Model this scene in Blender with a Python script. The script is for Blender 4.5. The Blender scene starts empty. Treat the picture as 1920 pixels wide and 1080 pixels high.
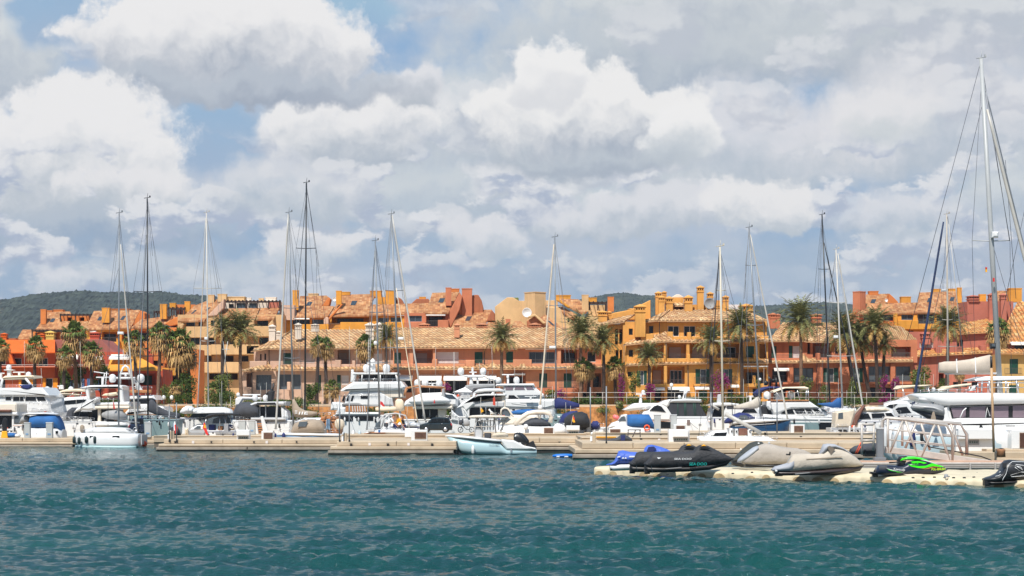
import bpy, math, random, bmesh
import numpy as np
from mathutils import Vector, Matrix
R = math.radians
sc = bpy.context.scene
C = sc.collection
# ------------------------------------------------------------------ camera
F, PX0, PY0, H = 3583.0, 960.0, 765.0, 3.5        # focal length and horizon of the photograph, eye height in metres
cam = bpy.data.cameras.new('camera'); cam.sensor_width = 36; cam.lens = F / 1920 * 36
cam.shift_y = (PY0 - 540) / 1920; cam.clip_start = 1; cam.clip_end = 20000
co = bpy.data.objects.new('camera', cam); C.objects.link(co)
co.location = (0, 0, H); co.rotation_euler = (R(90), 0, 0); sc.camera = co
# ------------------------------------------------------------------ light
SUN_EL, SUN_AZ = 54, 20        # degrees: height; swing to the left of straight behind the camera
sun = bpy.data.lights.new('sun', 'SUN'); sun.energy = 4.5; sun.angle = R(0.5); sun.color = (1, .955, .88)
so = bpy.data.objects.new('sun', sun); C.objects.link(so)
sdir = Vector((-math.sin(R(SUN_AZ)) * math.cos(R(SUN_EL)), -math.cos(R(SUN_AZ)) * math.cos(R(SUN_EL)), math.sin(R(SUN_EL))))
so.rotation_euler = sdir.to_track_quat('Z', 'Y').to_euler(); so.location = sdir * 50
sc.view_settings.view_transform = 'Standard'; sc.view_settings.look = 'None'
sc.view_settings.gamma = 1; sc.view_settings.exposure = 0.27

# ------------------------------------------------------------------ node helper
class NT:
    def __init__(s, tree): s.t = tree
    def n(s, typ, **kw):
        n = s.t.nodes.new(typ)
        for k, v in kw.items(): setattr(n, k, v)
        return n
    def put(s, sock, v):
        if isinstance(v, bpy.types.NodeSocket): s.t.links.new(v, sock)
        elif v is not None: sock.default_value = v
    def m(s, op, a, b=None, c=None, clamp=False):
        n = s.n('ShaderNodeMath', operation=op, use_clamp=clamp)
        for i, v in enumerate((a, b, c)): s.put(n.inputs[i], v)
        return n.outputs[0]
    def vm(s, op, a, b=None, sc_=None):
        n = s.n('ShaderNodeVectorMath', operation=op)
        s.put(n.inputs[0], a)
        if b is not None: s.put(n.inputs[1], b)
        if sc_ is not None: s.put(n.inputs['Scale'], sc_)
        return n.outputs[0]
    def mix(s, f, a, b, blend='MIX'):
        n = s.n('ShaderNodeMix', data_type='RGBA', blend_type=blend)
        s.put(n.inputs[0], f); s.put(n.inputs[6], a); s.put(n.inputs[7], b)
        return n.outputs[2]
    def rng(s, v, a, b, c=0.0, d=1.0, smooth=True):
        n = s.n('ShaderNodeMapRange', interpolation_type='SMOOTHSTEP' if smooth else 'LINEAR')
        for i, x in enumerate((v, a, b, c, d)): s.put(n.inputs[i], x)
        return n.outputs[0]
    def noise(s, vec, scale, detail=3, rough=.55, col=False, dist=0, dim='3D'):
        n = s.n('ShaderNodeTexNoise', noise_dimensions=dim); s.put(n.inputs['Vector'], vec)
        n.inputs['Scale'].default_value = scale; n.inputs['Detail'].default_value = detail
        n.inputs['Roughness'].default_value = rough; n.inputs['Distortion'].default_value = dist
        return n.outputs['Color' if col else 'Fac']
    def xyz(s, x, y, z=0.0):
        n = s.n('ShaderNodeCombineXYZ'); s.put(n.inputs[0], x); s.put(n.inputs[1], y); s.put(n.inputs[2], z)
        return n.outputs[0]
    def sep(s, v):
        n = s.n('ShaderNodeSeparateXYZ'); s.put(n.inputs[0], v); return n.outputs

def lin(r, g, b):
    f = lambda c: (c / 255 / 12.92) if c <= 10 else ((c / 255 + .055) / 1.055) ** 2.4
    return (f(r), f(g), f(b), 1)

# ------------------------------------------------------------------ world: clear sky with banks of cumulus
world = bpy.data.worlds.new('World'); sc.world = world; world.use_nodes = True
def build_sky():
    w = NT(world.node_tree); w.t.nodes.clear()
    d = w.n('ShaderNodeTexCoord').outputs['Generated']
    x, y, z = w.sep(d)[:3]
    az = w.m('ARCTAN2', x, y); el = w.m('ARCTAN2', z, w.m('SQRT', w.m('ADD', w.m('MULTIPLY', x, x), w.m('MULTIPLY', y, y))))
    K = 35.83                                   # one unit of the cloud map is 1.6 degrees
    X = w.m('MULTIPLY_ADD', az, K, 9.6); Y = w.m('MULTIPLY_ADD', el, -K, 7.65)
    p = w.xyz(X, Y)
    w1 = w.vm('SUBTRACT', w.noise(p, .45, 3, .6, True, dim='2D'), (.5, .5, .5))
    w2 = w.vm('SUBTRACT', w.noise(p, 1.7, 6, .6, True, dim='2D'), (.5, .5, .5))
    pw = w.vm('ADD', p, w.vm('ADD', w.vm('SCALE', w1, None, 1.0), w.vm('SCALE', w2, None, .6)))
    def lump(v):
        n = w.n('ShaderNodeTexVoronoi', feature='SMOOTH_F1', voronoi_dimensions='2D'); w.put(n.inputs['Vector'], v)
        n.inputs['Scale'].default_value = 1.25; n.inputs['Detail'].default_value = 3.5; n.inputs['Roughness'].default_value = .55
        n.inputs['Lacunarity'].default_value = 2.3; n.inputs['Smoothness'].default_value = .45; n.normalize = True
        return n.outputs['Distance']
    sm = w.vm('ADD', p, w.vm('ADD', w.vm('SCALE', w1, None, .5), w.vm('SCALE', w2, None, .45)))
    b = lump(sm); b2 = lump(w.vm('ADD', sm, (-.12, -.22, 0)))
    relief = w.m('MULTIPLY', w.m('SUBTRACT', b2, b), 1.5)
    fine = w.m('SUBTRACT', w.noise(p, .9, 7, .57, dim='2D'), .5)
    big = w.m('SUBTRACT', w.noise(w.vm('MULTIPLY', p, (1, 1.6, 1)), .38, 4, .55, dim='2D'), .5)
    wx, wy = w.sep(pw)[:2]
    # clear sky
    sky = w.n('ShaderNodeTexSky', sky_type='NISHITA', sun_disc=False, sun_elevation=R(SUN_EL), sun_rotation=R(180 + SUN_AZ))
    sky.air_density = 1.0; sky.dust_density = 1.2; sky.ozone_density = 1.3
    S = 0.1
    col = w.vm('SCALE', sky.outputs[0], None, 1.0)
    blue = w.mix(w.rng(Y, 5.9, 0.3), lin(146, 170, 200), lin(136, 172, 210))
    col = w.mix(.85, col, w.vm('SCALE', blue, None, 0.845 / S))
    G = 0.845 / S
    def sc3(c): return (c[0] * G, c[1] * G, c[2] * G, 1)
    # thin high veil
    veil = w.m('MULTIPLY', w.rng(w.m('MULTIPLY_ADD', fine, .55, big), -.22, .22), w.rng(Y, -1.5, 2.2, .1, .85))
    col = w.mix(veil, col, sc3(lin(192, 200, 213)))
    # cx, cy, rx, ry, lit, dark, soft, base factor, opacity, relief
    W = (236, 235, 235); M_ = (208, 211, 218); D = (166, 175, 188); D2 = (178, 186, 196); B = (142, 161, 190)
    BL = (150, 180, 209); BL2 = (158, 180, 206)
    clouds = [
        (15.4, .3, 7.6, 2.0, (214, 218, 219), (178, 187, 198), .55, 1.2, .97, .5),
        (11.8, 1.3, 3.4, .9, (196, 203, 209), (164, 175, 190), .6, 1.2, .85, .35),
        (16.9, 1.0, 3.2, .8, (200, 206, 210), (172, 181, 194), .6, 1.2, .7, .35),
        (9.0, 2.6, 4.6, 1.3, (212, 217, 219), (182, 191, 202), .6, 1.2, .85, .6),
        (17.5, 2.6, 2.9, 1.5, (222, 222, 225), (184, 193, 203), .5, 1.3, .9, .6),
        (.1, 1.25, 1.35, 1.4, (216, 220, 221), (178, 187, 199), .35, 1.2, .97, .5),
        (-.2, .25, .75, .6, (226, 227, 230), (196, 204, 210), .3, 1.2, .95, .5),
        (13.8, 2.9, 3.2, 1.2, (222, 222, 226), (186, 195, 204), .5, 1.2, .9, .6),
        (9.2, 3.9, 4.6, .9, (208, 214, 217), (178, 189, 201), .6, 1.2, .8, .6),
        (4.0, 2.55, 1.25, .85, BL, BL2, .45, 1, .95, .1), (1.3, .55, 1.0, .75, BL, BL2, .45, 1, .97, .1), (6.6, .3, 1.1, .6, (156, 188, 212), BL, .45, 1, .95, .1), (7.8, 5.0, 2.2, .5, (156, 179, 203), BL2, .7, 1, .7, .1), (15.6, 5.2, 2.6, .5, (150, 174, 200), BL2, .7, 1, .7, .1),
        (6.6, 2.45, 1.75, .85, W, (180, 189, 200), .22, 1.0, .98, .6),
        (7.7, 1.75, .55, .45, (226, 226, 229), D2, .3, 1.1, .9, .5),
        (4.3, 1.05, 2.75, 1.2, W, (168, 177, 191), .16, 1.35, 1, .5),
        (5.6, 1.72, 2.3, .3, (182, 190, 201), (156, 166, 182), .55, 1.2, .9, .25),
        (3.0, 1.75, 1.5, .35, (186, 194, 204), (162, 172, 187), .7, 1.3, .75, .3),
        (1.55, 3.2, 2.15, 1.45, W, (184, 193, 203), .16, 1.05, 1, .6),
        (2.4, 3.75, 1.5, .6, (232, 231, 232), (186, 195, 204), .3, 1.05, .9, .6),
        (1.9, 4.5, 3.2, .45, (180, 191, 204), (148, 167, 190), .6, 1.3, .85, .3),
        (5.6, 3.65, 1.7, .7, (218, 220, 224), (180, 191, 202), .45, 1.2, .8, .7),
        (11.1, 2.45, 2.25, .95, (238, 237, 236), (168, 178, 192), .16, 1.15, 1, .6),
        (10.35, 1.5, .8, .62, (240, 239, 238), (220, 221, 224), .2, 1.0, .97, .5),
        (12.7, 2.65, .8, .6, (240, 239, 238), (198, 205, 211), .2, 1.0, .95, .5),
        (11.0, 3.05, 2.3, .35, (190, 198, 206), (166, 176, 190), .7, 1.3, .8, .3),
        (16.6, 2.25, .95, .6, (230, 229, 230), (204, 210, 213), .4, 1.1, .8, .6),
        (12.1, 4.1, 2.3, .55, (222, 223, 227), (182, 192, 203), .3, 1.4, .9, .7),
        (14.3, 4.05, .95, .65, (234, 233, 233), (188, 197, 206), .2, 1.3, .97, .7),
        (9.2, 4.6, .85, .45, (226, 226, 229), (180, 192, 204), .3, 1.3, .85, .7),
        (5.8, 4.8, .95, .4, (228, 228, 230), (182, 194, 206), .25, 1.3, .9, .7),
        (16.8, 4.3, 1.2, .6, (218, 220, 225), (180, 192, 204), .45, 1.3, .8, .7),
        (19.2, 3.9, 1.3, .9, (208, 214, 217), (178, 190, 202), .5, 1.3, .75, .6),
        (13.0, 5.2, 7.5, .6, (184, 197, 210), (154, 173, 195), .8, 1.3, .4, .4),
        (3.0, 5.2, 2.4, .4, (204, 211, 217), (174, 188, 202), .6, 1.2, .6, .5),
        (.95, 5.3, .5, .32, (220, 222, 227), (190, 201, 211), .4, 1.2, .8, .6),
    ]
    g = bpy.data.node_groups.new('cloud', 'ShaderNodeTree')
    for nm, st in (('X', 'Float'), ('Y', 'Float'), ('lump', 'Float'), ('fine', 'Float'), ('relief', 'Float'), ('under', 'Color'),
                   ('cx', 'Float'), ('cy', 'Float'), ('irx', 'Float'), ('iry', 'Float'), ('lit', 'Color'), ('dark', 'Color'), ('lo', 'Float'),
                   ('hi', 'Float'), ('base', 'Float'), ('op', 'Float'), ('rel', 'Float')):
        g.interface.new_socket(nm, in_out='INPUT', socket_type='NodeSocket' + st)
    g.interface.new_socket('Color', in_out='OUTPUT', socket_type='NodeSocketColor')
    q = NT(g); I = q.n('NodeGroupInput').outputs; O = q.n('NodeGroupOutput')
    dx = q.m('MULTIPLY', q.m('SUBTRACT', I['X'], I['cx']), I['irx'])
    dy = q.m('MULTIPLY', q.m('SUBTRACT', I['Y'], I['cy']), I['iry'])
    dyb = q.m('MULTIPLY', dy, q.m('ADD', 1.0, q.m('MULTIPLY', q.m('GREATER_THAN', dy, 0.0), q.m('SUBTRACT', I['base'], 1.0))))
    dist = q.m('SQRT', q.m('ADD', q.m('MULTIPLY', dx, dx), q.m('MULTIPLY', dyb, dyb)))
    amp = q.rng(dy, .5, -.3, .35, 1.0)
    e = q.m('ADD', q.m('MULTIPLY', q.m('SUBTRACT', I['lump'], .44), .62), q.m('MULTIPLY', I['fine'], -.5))
    dist = q.m('MULTIPLY_ADD', e, amp, dist)
    mask = q.m('MULTIPLY', q.rng(dist, I['hi'], I['lo']), I['op'])
    lit = q.m('ADD', q.m('MULTIPLY_ADD', dy, -.75, .62), q.m('MULTIPLY', q.m('MULTIPLY_ADD', I['fine'], .25, I['relief']), I['rel']))
    lit = q.m('ADD', lit, q.m('MULTIPLY', q.m('SUBTRACT', dist, .7), .25))
    c = q.mix(q.rng(lit, .02, .92), I['dark'], I['lit'])
    q.put(O.inputs[0], q.mix(mask, I['under'], c))
    def puffs(col, vec, sc, t0, band, lit, dark):
        n0 = w.noise(vec, sc, 7, .56, dim='2D'); n1 = w.noise(w.vm('ADD', vec, (-.09 / sc, -.2 / sc, 0)), sc, 4, .5, dim='2D')
        v = w.m('ADD', n0, w.m('MULTIPLY', w.m('SUBTRACT', .44, b), .10))
        mk = w.m('MULTIPLY', w.rng(v, t0, t0 + .075), band)
        li = w.rng(w.m('ADD', w.m('SUBTRACT', n0, n1), w.m('MULTIPLY', relief, .10)), -.07, .10)
        return w.mix(mk, col, w.mix(li, sc3(lin(*dark)), sc3(lin(*lit))))
    sq = w.vm('MULTIPLY', w.vm('ADD', p, w.vm('SCALE', w2, None, .25)), (1, 1.9, 1))
    for ci, (cx, cy, rx, ry, a, dk, soft, bf, op, rel) in enumerate(clouds):
        if ci == 9: col = puffs(col, sq, .42, .50, w.rng(Y, -.5, .8, .0, .6), (224, 225, 228), (186, 192, 204))
        if ci == 22: col = puffs(col, w.vm('ADD', sq, (7.3, 3.1, 0)), .62, .52, w.m('MULTIPLY', w.rng(Y, 2.2, 3.4, 0, .9), w.rng(Y, 6.4, 5.2, .3, 1)), (226, 227, 230), (172, 183, 203))
        n = w.n('ShaderNodeGroup'); n.node_tree = g
        for k, v in (('X', wx), ('Y', wy), ('lump', b), ('fine', fine), ('relief', relief), ('under', col), ('cx', cx), ('cy', cy), ('irx', 1 / rx), ('iry', 1 / ry),
                     ('lit', sc3(lin(*a))), ('dark', sc3(lin(*dk))), ('lo', 1 - soft), ('hi', 1 + soft * .35), ('base', bf), ('op', op), ('rel', rel)):
            w.put(n.inputs[k], v)
        col = n.outputs[0]
    # away from the view the sky is a plain broken cloud deck of the same brightness
    bg = w.n('ShaderNodeBackground'); w.put(bg.inputs[0], col); bg.inputs[1].default_value = S
    out = w.n('ShaderNodeOutputWorld'); w.t.links.new(bg.outputs[0], out.inputs[0])
build_sky()
world.cycles.sampling_method = 'MANUAL'; world.cycles.sample_map_resolution = 256
# ------------------------------------------------------------------ materials
MATS = {}
def mat(name, rgb, rough=.6, var=0.0, vscale=1.0, bump=0.0, bscale=20.0, metal=0.0, spec=.5, streak=0.0, coat=0.0, trans=0.0, bdist=.03):
    """Principled material: rgb is linear; var = patchy lightness variation, streak = vertical weather stains, bump = fine relief."""
    if name in MATS: return MATS[name]
    m = bpy.data.materials.new(name); m.use_nodes = True
    t = NT(m.node_tree); bs = m.node_tree.nodes['Principled BSDF']
    bs.inputs['Roughness'].default_value = rough; bs.inputs['Metallic'].default_value = metal
    bs.inputs['Specular IOR Level'].default_value = spec; bs.inputs['Coat Weight'].default_value = coat
    c = tuple(rgb[:3]) + (1,)
    if var or streak or bump:
        g = t.n('ShaderNodeNewGeometry').outputs['Position']
        col = c
        if var:
            n = t.noise(g, vscale, 5, .6)
            col = t.mix(t.rng(n, .25, .75), tuple(x * (1 - var) for x in c[:3]) + (1,), tuple(min(1, x * (1 + var)) for x in c[:3]) + (1,))
        if streak:
            n = t.noise(t.vm('MULTIPLY', g, (1.6, 1.6, .12)), 1.0, 4, .6)
            col = t.mix(t.m('MULTIPLY', t.rng(n, .5, .8), streak), col, tuple(x * .45 for x in c[:3]) + (1,))
        t.put(bs.inputs['Base Color'], col)
        if bump:
            b = t.n('ShaderNodeBump'); b.inputs['Strength'].default_value = bump; b.inputs['Distance'].default_value = bdist
            t.put(b.inputs['Height'], t.noise(g, bscale, 4, .6)); t.put(bs.inputs['Normal'], b.outputs[0])
    else: bs.inputs['Base Color'].default_value = c
    if trans: bs.inputs['Transmission Weight'].default_value = trans
    MATS[name] = m; return m
def S(*c): return lin(*c)[:3]
def stucco(name, r, g, b, k=1.0): return mat('stucco_' + name, tuple(x * k for x in S(r, g, b)), .9, .13, .45, .25, 9, streak=.38, spec=.2)
def uvtile(name, cols, rough=.85, mortar=.55, gap_shade=None):
    """Clay tiles: every tile (one unit of the UV map) takes its own fired colour."""
    m = bpy.data.materials.new(name); m.use_nodes = True; t = NT(m.node_tree); bs = m.node_tree.nodes['Principled BSDF']
    uv = t.n('ShaderNodeUVMap').outputs[0]
    fl = t.vm('FLOOR', uv)
    wn = t.n('ShaderNodeTexWhiteNoise', noise_dimensions='2D'); t.put(wn.inputs['Vector'], fl)
    r = t.n('ShaderNodeValToRGB'); e = r.color_ramp.elements
    for i, c in enumerate(cols):
        p = i / (len(cols) - 1)
        if i < 2: e[i].position = p if i == 0 else 1; q = e[i]
        else: q = e.new(p)
    srt = sorted(range(len(e)), key=lambda i: e[i].position)
    while len(e) < len(cols): e.new(.5)
    for i, c in enumerate(cols): e[i].position = i / (len(cols) - 1); e[i].color = tuple(S(*c)) + (1,)
    t.put(r.inputs[0], wn.outputs['Value'])
    fr = t.vm('FRACTION', uv); fx, fy = t.sep(fr)[:2]
    lip = t.m('MULTIPLY', t.rng(fy, .0, .16, mortar, 1.0), t.rng(t.m('ABSOLUTE', t.m('SUBTRACT', fx, .5)), .5 if gap_shade is None else .42, .42 if gap_shade is None else .24, mortar + .1 if gap_shade is None else gap_shade, 1.0))  # column valleys darkened in the colour, painting the shade between tile columns
    g = t.n('ShaderNodeNewGeometry').outputs['Position']
    dirt = t.rng(t.noise(g, .5, 5, .65), .3, .75, .72, 1.12)
    col = t.mix(1.0, r.outputs[0], t.xyz(t.m('MULTIPLY', lip, dirt), t.m('MULTIPLY', lip, dirt), t.m('MULTIPLY', lip, dirt)), 'MULTIPLY')
    t.put(bs.inputs['Base Color'], col); bs.inputs['Roughness'].default_value = rough
    bs.inputs['Specular IOR Level'].default_value = .2
    b = t.n('ShaderNodeBump'); b.inputs['Strength'].default_value = .6; b.inputs['Distance'].default_value = .05
    t.put(b.inputs['Height'], t.m('ADD', lip, t.m('MULTIPLY', wn.outputs['Value'], .5))); t.put(bs.inputs['Normal'], b.outputs[0])
    MATS[name] = m; return m
def leafmat(name, a, b):
    m = bpy.data.materials.new(name); m.use_nodes = True; t = NT(m.node_tree); bs = m.node_tree.nodes['Principled BSDF']
    g = t.n('ShaderNodeNewGeometry')
    n = t.m('MULTIPLY_ADD', g.outputs['Random Per Island'], .65, t.m('MULTIPLY', t.noise(g.outputs['Position'], 1.3, 2), .35))
    t.put(bs.inputs['Base Color'], t.mix(n, tuple(a) + (1,), tuple(b) + (1,)))
    bs.inputs['Roughness'].default_value = .6; bs.inputs['Specular IOR Level'].default_value = .25
    MATS[name] = m; return m

WHITE = mat('gelcoat_white', (.74, .735, .72), .25, .04, .8, coat=.3)
CREAM = mat('gelcoat_cream', S(226, 214, 196), .35, .05, .8)
GREYW = mat('gelcoat_grey', S(190, 190, 190), .35, .06, .8)
GLASS = mat('tinted_glass', (.011, .013, .016), .08, spec=.3)
GLASSB = mat('blue_glass', (.035, .05, .065), .08, spec=.5)
GLASSG = mat('grey_glass', S(84, 92, 98), .1, .2, .5, spec=.5)
SMOKE = mat('mauve_glass', S(124, 108, 117), .14, .1, .4, spec=.6)
STEEL = mat('stainless', (.62, .62, .63), .28, metal=.85)
ALU = mat('aluminium', S(186, 178, 170), .5, .12, 2, metal=.2)
MASTW = mat('mast_white', S(186, 182, 174), .4, .05, 1)
MASTG = mat('mast_grey', S(124, 129, 134), .4, .08, 1, metal=.3)
MASTB = mat('mast_black', (.018, .02, .024), .35, spec=.5)
ROPE = mat('wire_rope', S(120, 122, 126), .5)
ROPEB = mat('wire_dark', S(70, 74, 84), .5)
BLACK = mat('black_plastic', (.012, .012, .013), .45)
DARKC = mat('black_canvas', (.02, .021, .024), .8, .25, 2, .35, 10)
CHARC = mat('charcoal_canvas', S(66, 68, 74), .85, .2, 1.5, .35, 9)
GREYC = mat('grey_canvas', S(150, 150, 150), .85, .12, 1.5, .35, 9)
TANC = mat('tan_canvas', S(156, 140, 122), .85, .14, 1.5, .4, 9)
BEIGEC = mat('beige_canvas', S(205, 192, 172), .85, .1, 1.5, .4, 9)
CREAMC = mat('cream_canvas', S(226, 208, 180), .85, .08, 1.5, .3, 9)
BLUEC = mat('blue_canvas', S(38, 96, 156), .8, .15, 1.5, .35, 9)
NAVYC = mat('navy_canvas', S(34, 44, 98), .8, .2, 1.5, .35, 9)
ROYAL = mat('royal_blue_cover', S(72, 104, 196), .5, .12, 1.5, 1.0, 3.5, bdist=.1)
NAVYH = mat('navy_gelcoat', S(18, 52, 82), .15, coat=.4)
AQUA = mat('aqua_gelcoat', S(172, 198, 203), .2, .05, .6, coat=.4)
TEALG = mat('teal_grey_gelcoat', S(118, 140, 142), .3, .1, .6)
TEAK = mat('teak', S(176, 118, 72), .6, .2, 3)
BROWN = mat('brown_paint', S(110, 72, 58), .7, .25, 2)
REDF = mat('red_cloth', S(208, 44, 40), .8)
WHITEF = mat('white_cloth', S(235, 235, 235), .8)
YELF = mat('yellow_cloth', S(240, 170, 30), .8)
ORANGE = mat('orange_plastic', S(240, 90, 40), .5)
GREENB = mat('lime_plastic', S(60, 235, 20), .35, coat=.3)
DKBLUE = mat('dark_navy_plastic', S(26, 32, 52), .3, coat=.4)
TEALT = mat('teal_lettering', S(10, 170, 160), .5)
WHITET = mat('white_lettering', S(238, 238, 238), .5)
YELT = mat('yellow_green_lettering', S(200, 245, 20), .5)
CONC = mat('concrete', S(184, 166, 142), .9, .16, .5, .4, 6, streak=.25, spec=.2)
CONCD = mat('wet_concrete', S(112, 100, 86), .8, .3, .8, .5, 5, streak=.5)
CONCG = mat('grey_fender_beam', S(142, 131, 118), .85, .25, .9, .4, 6, streak=.5)
ALGAE_SHADE = mat('waterline_gap_shade', (.02, .02, .016), .6, .4, 1.5)
PLASTIC = mat('cream_float_plastic', S(208, 194, 164), .6, .14, .6, .25, 7, streak=.12)
SHADEP = mat('shaded_float_plastic', S(164, 142, 106), .7, .35, 1.2, .3, 6, streak=.4)
DKGREEN = mat('green_shutter', S(18, 74, 58), .6, .1, 1)
BLIND = mat('roller_blind', S(178, 166, 160), .7, .06, 1)
BLINDW = mat('white_blind', S(216, 208, 204), .7, .05, 1)
FRAMEW = mat('white_frame', S(214, 206, 198), .5)
FRAMED = mat('dark_frame', S(52, 44, 42), .5)
FRAMEB = mat('blue_grey_frame', S(96, 112, 124), .5)
IRON = mat('iron_railing', S(84, 76, 72), .6)
AWN = mat('white_awning', S(240, 236, 230), .8, .04, 1)
WOODD = mat('dark_timber', S(58, 40, 34), .7, .2, 2)
DARKHOLE = mat('dark_vent', S(104, 62, 30), .9)
TYRE = mat('tyre_rubber', (.015, .015, .016), .8)
RED = mat('red_plastic', S(190, 30, 34), .3)
CARB = mat('dark_blue_paint', S(22, 34, 56), .2, coat=.6)
CARK = mat('dark_grey_paint', S(28, 38, 42), .2, coat=.6)
SKIN = mat('skin', S(196, 140, 110), .6)
TRUNK = mat('palm_bark', S(64, 50, 43), .95, .35, 3, .8, 6)
TRUNKP = mat('pale_palm_bark', S(112, 86, 68), .95, .35, 3, .8, 6)
STONE = mat('ochre_stone', S(176, 122, 72), .95, .4, 1.6, .8, 3)
LEAFD = leafmat('date_palm_leaf', S(56, 68, 36), S(146, 142, 88))
LEAFO = leafmat('dry_date_leaf', S(150, 110, 50), S(196, 160, 96))
LEAFF = leafmat('fan_palm_leaf', S(38, 56, 24), S(108, 124, 54))
LEAFS = leafmat('dead_fan_leaf', S(112, 82, 48), S(204, 166, 106))
FRUIT = leafmat('orange_date_fruit', S(190, 118, 26), S(226, 160, 50))
HEDGE = leafmat('hedge_leaf', S(34, 52, 20), S(92, 112, 46))
SHRUB = leafmat('shrub_leaf', S(44, 62, 28), S(128, 136, 66))
BOUG = leafmat('bougainvillea_flower', S(100, 8, 72), S(170, 34, 132))
TILEB = uvtile('barrel_tile', [(214, 178, 132), (198, 156, 112), (186, 138, 98), (210, 170, 122), (168, 120, 84), (222, 190, 148)], mortar=.85, gap_shade=.5)
TILEO = uvtile('flat_orange_tile', [(190, 140, 96), (168, 112, 74), (198, 154, 112), (152, 100, 68), (178, 124, 84), (194, 144, 98)], mortar=.65)
TILEY = uvtile('mottled_orange_barrel_tile', [(222, 180, 118), (198, 130, 76), (212, 156, 94), (180, 104, 60), (226, 190, 134)], mortar=.85, gap_shade=.5)

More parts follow.
